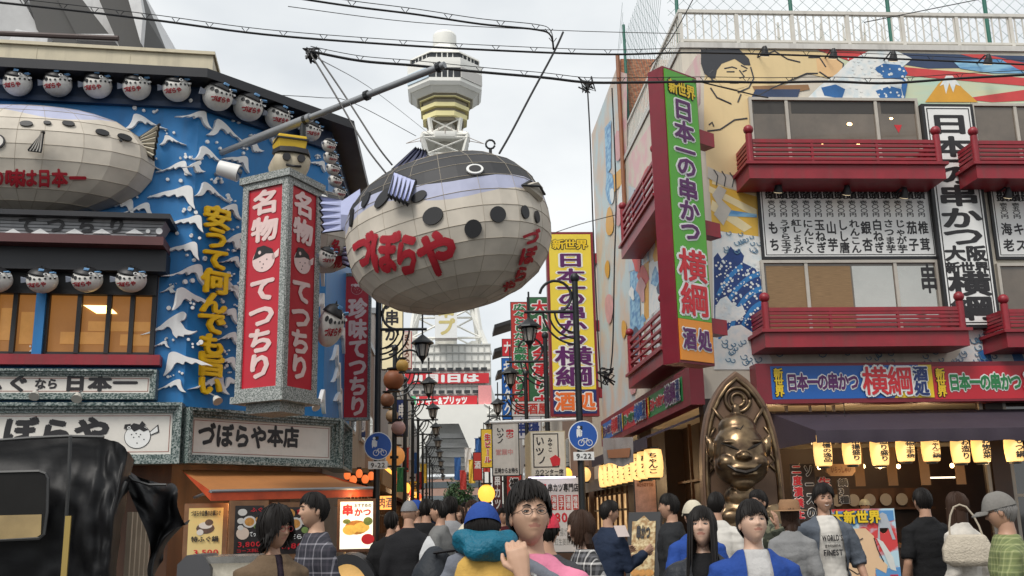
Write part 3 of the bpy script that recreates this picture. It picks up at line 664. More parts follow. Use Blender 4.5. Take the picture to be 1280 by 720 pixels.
for k in range(12):
    x = random.uniform(757, 783); y = random.uniform(150, 470); r = random.uniform(4, 9)
    paint('rear_mural_patch', [PSEA, PWHITE, PORANGE, mat('mural_rosy', (.66, .34, .34))][k % 4], [(x+r*.6*math.cos(a), y+r*2.2*math.sin(a+.3*math.sin(a+k))) for a in [j*.524 for j in range(12)]], .010+.0005*k, FW_)
# ---- windows on the front
GLA = mat('window_dusky', (.15, .12, .09), .08, var=.4, scale=.9, spec=.7, coat=.3)
def window(M, x0, y0, x1, y1, mull, sky=None):
    a, bb, c, d = uvbox(M, x0, y0, x1, y1); fr = MB(M); t_ = .05
    for q in ((a, bb, c, c+t_), (a, bb, d-t_, d), (a, a+t_, c+t_, d-t_), (bb-t_, bb, c+t_, d-t_)): fr.box(*q, .0, .07)
    for px in mull: u = uv(M, px, (y0+y1)/2)[0]; fr.box(u-.028, u+.028, c+t_, d-t_, .0, .06)
    f = fr.build('window', mat('window_alu', (.50, .46, .40), .4, metal=.2), MB_)
    g = MB(M); g.box(a+t_, bb-t_, c+t_, d-t_, .004, .03); g.build('pane', GLA, f)
    cu = MB(M)
    n = int((bb-a)/.06); 
    rows = [(a+.06+(bb-a-.12)*i/n, .034+.006*(i % 2)) for i in range(n+1)]
    return f, (a, bb, c, d)
f1, wb = window(FR_, 938, 124, 1150, 222, (985, 1097))
b = MB(FR_); u, v_ = uv(FR_, 1123, 160, .04); b.prism([(u-.07, v_+.06), (u+.07, v_+.06), (u, v_-.09)], .031, .036); b.build('fire_access_mark', LRED, f1)
f2, wb2 = window(FR_, 953, 326, 1176, 432, (1010, 1122))
b = MB(FR_)
for (x0, x1) in ((1010, 1066), (958, 1008)):
    a, bb, c, d = uvbox(FR_, x0+2, 333, x1, 428); b.box(a, bb, c, d, .031, .034)
b.build('bamboo_blind', two_tone('blind_straw', (.20, .12, .055), (.30, .19, .09), 30, .35, .65, .6, stretch=(.2, 1, 6)), f2)
b = MB(FR_); a = uvbox(FR_, 1150, 330, 1172, 368, .04); text(b, '串', *a, w=.034, bold=.03); b.build('lettering', INK, f2)
window(FR_, 1217, 131, 1300, 222, (1272,)); window(FR_, 1250, 330, 1330, 432, ())
f5 = MB(FW_)
for (x0, y0, x1, y1) in ((806, 222, 822, 262), (808, 392, 830, 440)):
    a, bb, c, d = uvbox(FW_, x0, y0, x1, y1); f5.box(a, bb, c, d, .0, .05)
f5.build('side_window', GLA, MB_)
MIR = mat('mirror_pane', (.55, .53, .48), .04, metal=.8, var=.12, scale=.8)
b = MB(FR_)
for (x0, x1) in ((1068, 1119), (1125, 1172)):
    a, bb, c, d = uvbox(FR_, x0, 333, x1, 428); b.box(a, bb, c, d, .031, .034)
b.build('reflecting_pane', MIR, f2)
b = MB(FR_)
for (x0, x1) in ((941, 984), (988, 1095), (1100, 1147)):
    a, bb, c, d = uvbox(FR_, x0, 128, x1, 143); b.box(a, bb, c, d, .031, .033)
b.build('dark_top_band', mat('dark_top_band', (.05, .045, .04), .5), f1)  # dark band across the top of each upper pane
b = MB(FR_)
for px, py, r in ((1061, 156, .045), (1113, 149, .03), (1027, 182, .03), (1072, 181, .03)):
    u, v_ = uv(FR_, px, py); b.disc((u, v_), r, 10, .031, .036, 0, .6)
b.build('ceiling_lamp', WARM, f1)
# ---- balconies
def balcony(M, u0, u1, z0, ztop, dep, nrail=5, rails_gap=True):
    t = MB(M); n = 3
    t.box(u0, u1, z0, z0+.24, .0, dep); t.box(u0-.05, u1+.05, z0+.24, z0+.29, .0, dep+.05)
    o = t.build('balcony', DRED, MB_)
    for uu in (u0+.06, u1-.06):
        p = MB(M); p.tube([(uu, z0+.29, dep-.06), (uu, ztop+.1, dep-.06)], .06, 10); p.ell((uu, ztop+.18, dep-.06), (.085, .085, .085), 12, 8); p.build('corner_post', DRED, o, 40)
    for k in range(nrail):
        z = z0+.36+(ztop-z0-.38)*k/(nrail-1); r = MB(M); h = .022 if k < nrail-1 else .032
        r.box(u0+.02, u1-.02, z-h, z+h, dep-.085, dep-.035); r.box(u0+.035, u0+.085, z-h, z+h, 0, dep-.06); r.box(u1-.085, u1-.035, z-h, z+h, 0, dep-.06); r.build('rail', DRED, o)
    s = MB(M)
    for k in (1, 2): uu = u0+(u1-u0)*k/3; s.box(uu-.02, uu+.02, z0+.3, ztop, dep-.08, dep-.04)
    s.build('upright', DRED, o); return o
D = .75
def front_balcony(x0, x1, yb, yt):
    a = uv(FR_, x0, yb, D)[0]; bb = uv(FR_, x1, yb, D)[0]; z0 = uv(FR_, (x0+x1)/2, yb, D)[1]; z1 = uv(FR_, (x0+x1)/2, yt, D)[1]; balcony(FR_, a, bb, z0, z1, D)
front_balcony(937, 1183, 223, 174); front_balcony(1222, 1440, 223, 176); front_balcony(957, 1213, 433, 384); front_balcony(1260, 1470, 433, 386)
def side_balcony(xf, yf, xn, zt_px):
    # lane face: far end column xf (bottom row yf), near end column xn
    D2 = .45
    u0_, z0 = uv(FW_, xf, yf, D2); u1_ = -16.75
    balcony(FW_, u0_, u1_, z0, z0+.98, D2)
side_balcony(777, 324, 862, 0); side_balcony(786, 486, 870, 0)
# ---- menu boards, vertical sign
def menu_board(x0, y0, x1, y1, items, label):
    r = uvbox(FR_, x0, y0, x1, y1, .05); a, bb, c, d = r
    t = thing('menu_board', label, 'sign', M=FR_ @ Matrix.Translation(((a+bb)/2, c, 0)))
    b = MB(FR_); b.box(a, bb, c, d, .018, .05, 0); b.build('board', BLACK, t)
    b = MB(FR_)
    b.box(a+.05, bb-.05, c+.05, d-.05, .05, .053)
    b.build('white_face', SIGNW, t)
    b = MB(FR_)
    for q in ((a+.07, bb-.07, c+.07, c+.085), (a+.07, bb-.07, d-.085, d-.07), (a+.07, a+.085, c+.085, d-.085), (bb-.085, bb-.07, c+.085, d-.085)): b.box(*q, .053, .0545)
    b.build('border_line', INK, t)
    b = MB(FR_); n = len(items); W = (bb-a-.26)/n
    for i, (price, it) in enumerate(items):
        x = a+.13+W*(i+.5); H = d-c-.2; top = d-.1
        for ch, f, s in (('前', .05, .95), ('頭', .145, .95)): put(b, ch, x, top-H*f, W*s, H*.10, .054, .045, n=6)
        for j, ch in enumerate(price): put(b, ch, x, top-H*(.245+.062*j), W*.62, H*.062, .054, .03, n=4)
        k = len(it); z0 = .50; st = .50/k
        for j, ch in enumerate(it): put(b, ch, x, top-H*(z0+st*(j+.5)), W*.86, H*min(.19, st*.98), .054, .035, n=5)
    b.build('lettering', INK, t); return t
P1 = '壱〇〇円'; 
menu_board(949, 226, 1169, 324, [(P1, s) for s in ('もち', 'うずら玉子', '紅しょうが', 'にんにく', '玉ねぎ', '山芋', 'しし唐', 'れんこん', '銀杏', '白ねぎ', 'さつま芋', 'じゃが芋', '茄子', '椎茸')], 'white menu board of fourteen black columns between two red balconies')
menu_board(1240, 230, 1440, 324, [('壱五〇円', s) for s in ('海老', 'キス', 'いか', 'たこ', '貝柱', '鮭', '牡蠣', '穴子', '鱧', '豚', '牛', '鶏')], 'white menu board cut by the picture edge beyond the tall white sign')
# tall white sign, slightly leaning in the picture through perspective only
a, bb, c, d = uvbox(FR_, 1168, 130, 1234, 410, .16)
t = thing('vertical_sign', 'tall white sign with big black characters between the two menu boards', 'sign', M=FR_ @ Matrix.Translation(((a+bb)/2, c, 0)))
b = MB(FR_); b.box(a, bb, c, d, .0, .16); b.build('board', BLACK, t)
b = MB(FR_); b.box(a+.055, bb-.055, c+.055, d-.055, .16, .163); b.build('white_face', SIGNW, t)
b = MB(FR_)
for q in ((a+.08, bb-.08, c+.08, c+.1), (a+.08, bb-.08, d-.1, d-.08), (a+.08, a+.1, c+.1, d-.1), (bb-.1, bb-.08, c+.1, d-.1)): b.box(*q, .163, .165)
b.build('border_line', INK, t)
b = MB(FR_); H = d-c-.2; top = d-.1
for ch, f, s in (('日', .075, 1), ('本', .185, 1), ('一', .255, .9), ('の', .32, 1), ('串', .42, 1), ('か', .525, 1), ('つ', .61, 1), ('横', .83, 1.1), ('綱', .94, 1.1)): put(b, ch, (a+bb)/2, top-H*f, (bb-a-.22)*min(1, s), H*.098*s, .165, .04, n=7)
for ch, x in (('大', .3), ('阪', .7)): put(b, ch, a+(bb-a)*x, top-H*.69, (bb-a)*.38, H*.07, .165, .05)
for ch, x in (('新', .23), ('世', .5), ('界', .77)): put(b, ch, a+(bb-a)*x, top-H*.755, (bb-a)*.27, H*.052, .165, .05)
b.build('lettering', INK, t)
# ---- spotlights on arms
def arm_light(px, py, w, label):
    u, v_ = uv(FR_, px, py, w); M = FR_ @ Matrix.Translation((u, v_, 0)); t = thing('wall_spotlight', label, 'lamp', M=M, group='black spotlights on arms over the mural building front')
    b = MB(M); b.tube([(0, .1, 0), (0, .12, w*.7), (0, .06, w)], .014, 6); b.build('arm', BLACK, t)
    b = MB(M); b.tube([(0, .09, w-.02), (0, .02, w-.03), (0, -.07, w-.08)], [.03, .055, .085], 12); h = b.build('lamp_head', BLACK, t, 40)
    b = MB(M); b.tube([(0, -.071, w-.081), (0, -.076, w-.084)], .07, 12); b.build('lens', mat('lamp_lens', (.6, .5, .35), .2, emit=.6, ecol=(1, .8, .5)), h)
for px, py, l in ((957, 63, 'black arm spotlight over the painted wrestler forearm'), (1043, 66, 'black arm spotlight over the painted fist'), (1118, 69, 'black arm spotlight over the painted white swell'), (1237, 73, 'black arm spotlight over the painted mountain'),
                  (974, 233, 'black arm spotlight over the first columns of the long menu board'), (1060, 236, 'black arm spotlight over the middle of the long menu board'), (1132, 240, 'black arm spotlight over the last columns of the long menu board'), (1262, 240, 'black arm spotlight over the menu board cut by the picture edge')): arm_light(px, py, .42, l)
# ---- roof parapet, railing, green net fence, roof units
b = MB(); b.box(XR-.03, XE, YR-.04, YR+.3, zR, zR+.1); b.box(XR-.03, XR+.25, YR+.3, YB, zR, zR+.1); b.build('roof_edge', mat('roof_white', (.62, .60, .56), .5, dirt=.3), MB_)
b = MB(); b.box(XR+.0, XE, YR+.3, YB, zR-.02, zR+.04); b.build('roof', mat('roof_grey', (.3, .3, .3), .7), MB_)
zt_ = uv(FR_, 1080, 17)[1]
t = thing('roof_railing', 'white metal railing along the roof edge above the mural', 'railing', (XR, YR, zR+.1)); RW = mat('railing_white', (.66, .63, .57), .4, var=.1, dirt=.2)
for i in range(9):
    x = XR+.04+i*1.02; b = MB(); b.box(x-.03, x+.03, YR+.05, YR+.11, zR+.1, zt_+.03); b.build('post', RW, t)
b = MB(); b.box(XR, XE-.2, YR+.04, YR+.12, zt_, zt_+.06); b.box(XR, XE-.2, YR+.055, YR+.105, zR+.17, zR+.21); b.build('top_rail', RW, t)
b = MB()
for i in range(58): x = XR+.16+i*.145; b.box(x-.011, x+.011, YR+.07, YR+.09, zR+.21, zt_)
b.build('balusters', RW, t)
b = MB(); b.box(XR+.0, XR+.06, YR+.15, YB-.1, zt_, zt_+.06); b.box(XR+.0, XR+.06, YR+.15, YB-.1, zR+.17, zR+.21)
for i in range(44): y = YR+.25+i*.145; b.box(XR+.02, XR+.04, y-.011, y+.011, zR+.21, zt_)
b.build('side_rail', RW, t)
GP = mat('net_green', (.02, .14, .10), .5)
t = thing('net_fence', 'tall green posts carrying thin safety netting behind the roof railing', 'fence', (XR, YR+1.2, zR+.04))
for px in (990, 1112, 1234):
    q = atY(px, 30, YR+1.2); b = MB(); b.tube([(q.x, YR+1.2, zR+.04), (q.x, YR+1.2, zR+3.6)], .04, 8); b.build('post', GP, t)
q = atX(835, 60, XR+.1)
b = MB(); b.tube([(XR+.1, YR+.5, zR+.1), (XR+.1, YR+.5, zR+3.4)], .035, 8); b.tube([(XR+.1, YB-.2, zR+.1), (XR+.1, YB-.2, zR+3.4)], .035, 8); b.build('side_post', GP, t)
b = MB()
for i in range(24):
    a = YR+.5+i*.26; b.tube([(XR+.1, a, zR+.1), (XR+.1, min(a+3.0, YB-.2), zR+.1+min(3.0, YB-.2-a))], .004, 3); b.tube([(XR+.1, a, zR+3.1), (XR+.1, min(a+3.0, YB-.2), zR+3.1-min(3.0, YB-.2-a))], .004, 3)
for i in range(60):
    a = XR+.1+i*.26-3; 
    x0 = max(a, XR+.1); b.tube([(x0, YR+1.2, zR+.1+(x0-a)), (a+3.0, YR+1.2, zR+3.1)], .0035, 3); b.tube([(x0, YR+1.2, zR+3.1-(x0-a)), (a+3.0, YR+1.2, zR+.1)], .0035, 3)
b.build('netting', GP, t)
# roof cooling units: drums with dark fan mouths and tapering stacks
for i, (px, lab) in enumerate(((947, 'round white rooftop fan unit next to the building corner'), (1000, 'round white rooftop fan unit second from the building corner'), (1055, 'round white rooftop fan unit third from the building corner'), (1103, 'round white rooftop fan unit at the end of the row'))):
    q = atY(px, 45, YR+1.9); t = thing('roof_fan_unit', lab, 'fan unit', (q.x, YR+1.9, zR+.04), group='round fan units on the roof')
    M = WM[t.name]; b = MB(M); b.lathe([(.46, 0), (.46, .75), (.42, .8), (.3, .82)], 20); b.build('drum', RW, t, 40)
    b = MB(M); b.ell((0, -.36, .42), (.36, .14, .26), 18, 8); b.build('fan_mouth', BLACK, t, True)
    b = MB(M)
    for sx in (-.34, 0, .34): b.tube([(sx, 0, .78), (sx*1.25, 0, 1.05), (sx*1.3, 0, 1.5)], [.05, .035, .012], 6)
    b.build('stack', RW, t)
# ---- green vertical sign standing off the corner
K0 = atY(840, 300, 14.35); K0.z = 0; dirv = V((math.cos(rad(34)), math.sin(rad(34)), 0)); Mg = frame(K0, dirv)
a = uv(Mg, 828, 85)[0]; u0 = uv(Mg, 840, 268)[0]; u1 = uv(Mg, 880, 275)[0]; v1 = uv(Mg, 847, 92)[1]; v0 = uv(Mg, 872, 452)[1]
t = thing('vertical_sign', 'tall red-cased sign with green face and purple and red characters', 'sign', M=Mg @ Matrix.Translation(((u0+u1)/2, v0, 0)))
CASE = mat('case_red', (.20, .014, .026), .45, var=.12, dirt=.1)
b = MB(Mg); b.box(u0-.03, u1+.03, v0-.04, v1+.04, -.32, -.0); b.build('case', CASE, t)
GRN = mat('sign_green', (.10, .40, .04), .4, var=.06); ORG = mat('sign_orange', (.78, .28, .03), .4, var=.06)
h = v1-v0; W = u1-u0
b = MB(Mg); b.box(u0, u1, v0+h*.135, v1, .0, .02); b.build('green_face', GRN, t)
b = MB(Mg); b.box(u0, u1, v0, v0+h*.134, .0, .02); b.build('orange_face', ORG, t)
def og(s, ch, f, hh, m1, m2, ww=.72, b1=.035, b2=.11, x=.5):
    put(s, ch, u0+W*x, v1-h*f, W*ww, h*hh, .022, b2, 1, n=9); put(s, ch, u0+W*x, v1-h*f, W*ww, h*hh, .034, b1, 0, n=6)
b = MB(Mg)
for ch, x in (('新', .22), ('世', .5), ('界', .78)): og(b, ch, .06, .05, 0, 1, .28, .04, .12, x)
b.build('small_lettering', [YEL, INK], t)
b = MB(Mg)
for ch, f in (('日', .135), ('本', .215), ('一', .285), ('の', .34), ('串', .42), ('か', .495), ('つ', .565)): og(b, ch, f, .075 if ch != '一' else .07, 0, 1, .62)
for ch, x in (('酒', .27), ('処', .73)): og(b, ch, .93, .07, 0, 1, .40, .04, .1, x)
b.build('purple_lettering', [PURPLE, SIGNW], t)
b = MB(Mg)
for ch, f in (('横', .685), ('綱', .80)): og(b, ch, f, .108, 0, 1, .84, .025, .095)
b.build('red_lettering', [LRED, SIGNW], t)
b = MB(Mg)
for f in (.2, .53, .87): b.box(u1+.03, u1+.45, v1-h*f-.12, v1-h*f+.12, -.28, -.06)
b.build('bracket', DRED, t)
# ---- fascia over the shopfront
zb_, zt_f = uv(FR_, 1100, 503, .35)[1], uv(FR_, 1100, 453, .35)[1]; XF0 = uv(FR_, 946, 480, .35)[0]
t = thing('fascia_sign', 'long red fascia over the awning with blue and red panels of bold characters', 'sign', M=FR_ @ Matrix.Translation((XF0+2, zb_, 0)))
b = MB(FR_); b.box(XF0, XE, zb_, zt_f, .02, .35); b.build('case', CASE, t)
def fascia_panel(M, t, x0, x1, y0, y1, w, bg, corner, mains, smalls, big, last):
    """photo columns x0..x1 for the panel, rows y0..y1"""
    r = uvbox(M, x0, y0, x1, y1, w) if isinstance(x0, (int, float)) else x0
    a, bb, c, d = r; W = bb-a; H = d-c
    b = MB(M); b.box(a, bb, c, d, w, w+.004); b.build('panel', bg, t)
    if corner: b = MB(M); b.prism([(bb-W*.25, c), (bb, c), (bb, d), (bb-W*.08, d)], w+.004, w+.007); b.build('panel_corner', corner, t)
    w = w+.008
    b = MB(M)
    for i, ch in enumerate('新世界'): outl(b, ch, a+W*.045, d-H*(.22+.28*i), W*.055, H*.30, w, n2=8)
    b.build('small_lettering', [YEL, INK], t)
    b = MB(M)
    for i, ch in enumerate('日本一の串かつ'): outl(b, ch, a+W*(.125+.063*i), c+H*.5, W*.066, H*.52, w)
    b.build('main_lettering', [mains, SIGNW], t)
    b = MB(M)
    for i, ch in enumerate('横綱'): outl(b, ch, a+W*(.635+.155*i), c+H*.5, W*.155, H*.86, w+.02, b1=.022, b2=.095)
    b.build('big_lettering', [big, SIGNW], t)
    b = MB(M)
    for i, ch in enumerate('酒処'): outl(b, ch, a+W*.92, d-H*(.28+.45*i), W*.09, H*.44, w+.02)
    b.build('end_lettering', [last, SIGNW], t)
def outl(b, ch, x, y, sx, sy, w, b1=.045, b2=.12, n2=9):
    put(b, ch, x, y, sx, sy, w, b2, 1, n=n2); put(b, ch, x, y, sx, sy, w+.012, b1, 0, n=6)
fascia_panel(FR_, t, 964, 1166, 457, 498, .35, BLUES, YEL, PURPLE, None, LRED, NAVY)
fascia_panel(FR_, t, 1166.5, 1370, 457, 498, .35, mat('panel_red', (.50, .016, .03), .4, var=.05), YEL, GREENL, None, BLUES, NAVY)
# lane side fascia
Dl = .25
za_ = uv(FW_, 800, 528, Dl)[1]; uF0 = uv(FW_, 751, 530, Dl)[0]
zlo, zhi = zb_+.02, zt_f
t = thing('fascia_sign', 'long fascia seen edge-on along the lane with blue, red and green panels', 'sign', M=FW_ @ Matrix.Translation((-20, zlo, 0)))
b = MB(FW_); b.box(uF0, -YR+.2, zlo, zhi, .02, Dl); b.build('case', CASE, t)
ua = [uF0+.2, uF0+.2+(-YR-uF0-.5)/3, uF0+.2+2*(-YR-uF0-.5)/3, -YR-.3]
for i, (bg, mc, bc) in enumerate(((BLUES, PURPLE, LRED), (mat('panel_red', (.5, .016, .03)), GREENL, BLUES), (mat('panel_green', (.02, .20, .06), .4, var=.05), LRED, PURPLE))):
    fascia_panel(FW_, t, (ua[i], ua[i+1]-.01, zlo+.12, zhi-.1), 0, 0, 0, Dl, bg, None, mc, None, bc, NAVY)
# ---- awnings
AWN = mat('awning_purple', (.040, .028, .042), .75, var=.15, dirt=.15, bump=.1)
t = thing('awning', 'dark purple canvas awning over the shopfront under the blue and red fascia', 'awning', (6.5, YR-1, 2.9))
dA = 1.15; x0 = uv(FR_, 975, 530, .3)[0]-.1; zA = uv(FR_, 1100, 513, .1)[1]; zB = uv(FR_, 1100, 541, dA)[1]; zC = uv(FR_, 1100, 551, dA)[1]
b = MB(FR_); b.loft([[(x0+.0, zA, .03), (XE, zA, .03), (XE, zA-.04, .03), (x0, zA-.04, .03)], [(x0+.35, zB+.05, dA), (XE, zB+.05, dA), (XE, zB+.01, dA), (x0+.35, zB+.01, dA)]]); b.build('canvas', AWN, t)
b = MB(FR_)
n = 60; ring = [(x0+.35+(XE-x0-.35)*i/n, .012*math.sin(i*1.3)+.008*math.sin(i*2.9)) for i in range(n+1)]
b.loft([[(u, zB+.05, dA+.01) for u, o in ring], [(u, (zB+zC)/2, dA+.015+o) for u, o in ring], [(u, zC-.02+o*.6, dA+.01+o*1.6) for u, o in ring]], closed=False)
b.build('valance', AWN, t, True)
b = MB(FR_); b.prism([(0, 0)]*3, 0, 0) if False else b.f([b.v((x0, zA-.04, .03)), b.v((x0+.35, zB+.01, dA)), b.v((x0+.35, zC, dA)), b.v((x0, zC-.05, .03))]); b.build('end_panel', AWN, t)
t = thing('awning', 'dark purple canvas awning along the lane above the row of lit lanterns', 'awning', (XR-.6, 19, 2.8))
b = MB(FW_); uA, uB = -22.3, -YR-.1
b.loft([[(uA, zA, .03), (uB, zA, .03), (uB, zA-.04, .03), (uA, zA-.04, .03)], [(uA, zB+.1, .95), (uB, zB+.1, .95), (uB, zB+.06, .95), (uA, zB+.06, .95)]]); b.build('canvas', AWN, t)
b = MB(FW_); b.box(uA, uB, zC+.03, zB+.08, .935, .955); b.build('valance', AWN, t)
# ---- paper lanterns
PAPER = mat('lantern_paper', (.85, .60, .28), .6, var=.08, emit=.62, ecol=(1, .56, .17))
def lantern_proto(name, label, group, w, h, txt):
    t = thing(name, label, 'lantern', (0, 0, -50), group=group)
    return t
def lantern(M, h, r, label, group, txt, m=PAPER, name='paper_lantern', body=None):
    t = thing(name, label, 'lantern', M=M, group=group)
    n = 9; prof = [(r*.62, 0)]+[(r*(.80+.20*math.sin(math.pi*(.12+.8*k/n)))*(1.0 if k % 2 else .985), h*(.02+.96*k/n)) for k in range(n+1)]+[(r*.6, h)]
    b = MB(M)
    if 'globe' in name or 'round' in name:
        prof = [(r*math.cos(-1.35+2.7*k/14)*(1 if k % 2 else .97), h*(.5+.51*math.sin(-1.35+2.7*k/14))) for k in range(15)]
    b.lathe(prof, 18); o = b.build('paper_body', m, t, 50)
    b = MB(M); b.lathe([(r*.55, h), (r*.66, h+.005), (r*.66, h+.035), (r*.3, h+.035)], 14); b.lathe([(r*.3, -.03), (r*.62, -.03), (r*.62, .002), (r*.5, .004)], 14); b.build('rim', BLACK, t)
    if txt:
        b = MB(M @ Matrix(((1, 0, 0, 0), (0, 0, -1, 0), (0, 1, 0, 0), (0, 0, 0, 1))))
        k = len(txt)
        for i, ch in enumerate(txt): put(b, ch, r*.12, h*.86-h*.74*(i+.5)/k, r*.95, h*.72/k, r*1.0, .04, n=5)
        b.build('lettering', INK, t)
    return t
for px, y0, y1, s in ((1030, 550, 583, '自慢の逸品'), (1066, 550, 581, '串揚盛り'), (1101, 550, 582, '造り盛り'), (1133, 550, 577, '名物土手焼'), (1165, 550, 577, 'ちゃんこ鍋'), (1202, 550, 579, 'お造り'), (1228, 548, 578, 'お惣菜'), (1269, 548, 577, 'もつ鍋')):
    q = atY(px, y1, YR-1.0); z1 = atY(px, y0-6, YR-1.0).z
    lantern(Matrix.Translation(q), z1-q.z, .138, {1030: 'lit oblong paper lantern under the awning, first from the statue', 1066: 'lit oblong paper lantern under the awning, second from the statue', 1101: 'lit oblong paper lantern under the awning, third from the statue', 1133: 'lit oblong paper lantern under the awning, fourth from the statue', 1165: 'lit oblong paper lantern under the awning, fifth from the statue', 1202: 'lit oblong paper lantern under the awning, sixth from the statue', 1228: 'lit oblong paper lantern under the awning, seventh from the statue', 1269: 'lit oblong paper lantern under the awning, eighth from the statue'}[px], 'lit lanterns under the front awning', s)
ORD = ['first', 'second', 'third', 'fourth', 'fifth', 'sixth', 'seventh', 'eighth', 'ninth', 'tenth']
for i in range(9):
    Y = 16.35+i*.62; px = None; zt1 = 3.02; q = V((XR-.80, Y, 2.2))
    lantern(Matrix.Translation(q) @ Matrix.Rotation(rad(-20), 4, 'Z'), (.46), .165, 'wide lit paper lantern along the lane awning, %s from the statue end' % ORD[i], 'lit lanterns along the lane awning', '串かつ' if i % 2 else 'ちゃんこ')
# ---- shopfront of the ground floor
MUL = mat('shop_mullion', (.30, .28, .25), .4, metal=.3)
SHOP = MB_
b = MB(FR_); z1 = zfl-.5
b.box(XR+.9, 8.9, 2.62, 2.68, -.2, -.15); b.box(9.2, XE, 2.42, 2.47, -.1, -.05); b.box(9.2, XE, 1.78, 1.83, -.1, -.05); b.box(9.2, XE, 2.95, 3.0, -.1, -.05); b.box(9.2, XE, .95, 1.05, -.1, -.05)
for x in (8.85, 9.25, 10.2, 11.3): b.box(x-.03, x+.03, 0, z1, -.1, -.04)
for x in (5.25, 5.6, 6.0, 6.4): b.box(x-.02, x+.02, 2.68, z1, -.2, -.15)
b.build('shopfront_frame', MUL, MB_)
b = MB(FR_); b.box(9.22, XE, .9, z1, -.2, -.12); b.build('shop_window', glass('shop_glass', (.012, .011, .01)), MB_)
b = MB(FR_); b.box(9.22, XE, 0, .9, -.2, -.08); b.build('window_plinth', WOOD, MB_)
# counter of the kitchen with shelf of plates, hanging wooden menu slats, bulbs
t = thing('kitchen_counter', 'dark wooden takeaway counter inside the open shopfront', 'counter', (7.6, YR+1.0, 0))
b = MB(); b.box(6.5, 8.9, YR+.7, YR+1.3, 0, 1.0); b.build('counter_body', WOOD, t); b = MB(); b.box(6.4, 8.9, YR+.65, YR+1.35, 1.0, 1.06); b.build('counter_top', LWOOD, t)
b = MB(); b.box(6.6, 8.8, YR+1.9, YR+2.15, 1.62, 1.66); b.box(6.6, 8.8, YR+2.1, YR+2.15, 1.66, 2.0); b.build('plate_shelf', WOOD, t)
for k in range(7):
    b = MB(); x = 6.75+k*.3; b.tube([(x, YR+2.06, 1.8), (x, YR+2.03, 1.8)], [.10, .11], 14); o = b.build('serving_plate', mat('plate_grey', (.35, .34, .32), .4), None); tag(o, 'round serving plate propped on the kitchen shelf behind the counter', 'plate', 'plates on the kitchen shelf')
for k, x in enumerate((6.75, 7.3, 7.85, 8.45)):
    b = MB(); b.box(x-.08, x+.08, YR+.2, YR+.22, 2.0, 2.75); tag(b.build('wooden_menu_board', mat('slat_pine', (.30, .17, .075), .5, var=.2)), 'narrow hanging wooden menu board inside the shopfront, %s from the statue' % ORD[k], 'menu slat', 'wooden menu slats in the shopfront')
for k, (px, py) in enumerate(((999, 583), (1024, 584), (1079, 583), (1100, 583), (1123, 583), (1190, 582), (1010, 590))):
    q = atY(px, py, YR+.8); b = MB(); b.ell(q, (.035, .035, .04), 10, 6); o = b.build('ceiling_bulb', WARM, None, True); tag(o, 'small glowing ceiling bulb inside the shopfront', 'bulb', 'glowing bulbs in the shopfront')
q = atY(1175, 597, YR+.9); b = MB(); b.box(q.x-.26, q.x+.26, YR+.88, YR+.92, q.z-.012, q.z+.012); tag(b.build('tube_light', mat('tube_glow', (1, .95, .85), .4, var=0, emit=1.6, ecol=(1, .85, .62))), 'short fluorescent tube light glowing inside the shopfront', 'light')
# wooden hanging signboard and window banners with red and white writing
q = atY(1050, 588, YR-.35); t = thing('hanging_board', 'pale wooden tablet hanging under the awning near the first lantern', 'sign', q)
Mh = frame((0, q.y, 0), (1, 0, 0)); r = uvbox(Mh, 1032, 580, 1068, 595); a, bb, c, d = r
b = MB(Mh); b.prism([(a, c+.06), (a+.06, c), (bb-.06, c), (bb, c+.06), (bb, d-.06), (bb-.06, d), (a+.06, d), (a, d-.06)], 0, .04); b.build('tablet', mat('tablet_wood', (.38, .22, .10), .5, var=.2), t)
b = MB(Mh); text(b, 'いらっしゃい', a+.07, bb-.07, c+.04, d-.04, .042, bold=.02); b.build('lettering', mat('letter_brown', (.16, .05, .02)), t)
b = MB(Mh); 
for x in (a+.08, bb-.08): b.tube([(x, d, .02), (x, 3.3, .02)], .006, 4)
b.build('cord', BLACK, t)
Mw = frame((0, YR-.12, 0), (1, 0, 0))
def banner(name, label, x0, y0, x1, y1, cols, bgm):
    a, bb, c, d = uvbox(Mw, x0, y0, x1, y1); t = thing(name, label, 'banner', ((a+bb)/2, YR-.12, c))
    b = MB(Mw); b.box(a, bb, c, d, -.02, 0); b.build('cloth', bgm, t); W = (bb-a)/len(cols)
    for i, (s, m) in enumerate(cols):
        b = MB(Mw); ci = bb-W*(i+.5) 
        for j, ch in enumerate(s): outl(b, ch, ci, d-(d-c)*(j+.5)/len(s), W*.75, (d-c)/len(s)*.85, .003, b2=.10)
        b.build('lettering', [m, SIGNW], t)
DARKB = mat('banner_dark', (.03, .02, .018), .6)
banner('window_banner', 'dark window poster with white and red sauce notice beside the statue', 990, 580, 1020, 650, (('ソースの', INK), ('二度漬禁止', LRED)), DARKB)
banner('window_banner', 'dark window poster with tall red characters above the smiling man', 1022, 596, 1042, 650, (('生ビール', LRED),), DARKB)
banner('window_banner', 'slim dark window poster of white lettering under the wooden tablet', 1047, 598, 1062, 630, (('鍋3種', INK),), DARKB)
# lane side shopfront
b = MB(FW_)
for y in (16.6, 17.4, 18.2, 19.4, 20.6): b.box(-y-.03, -y+.03, 0, z1, -.9, -.84)
b.box(-22, -16.4, 2.25, 2.3, -.9, -.84); b.box(-22, -16.4, .95, 1.0, -.9, -.84)
b.build('lane_shopfront_frame', WOOD, MB_)
b = MB(FW_)
for (y0, y1) in ((16.75, 17.2), (17.5, 17.9)): b.box(-y1, -y0, 1.3, 2.15, -.86, -.85)
b.build('lit_window', mat('lit_pane', (.4, .22, .08), .5, var=.4, emit=.35, ecol=(1, .6, .25)), MB_)
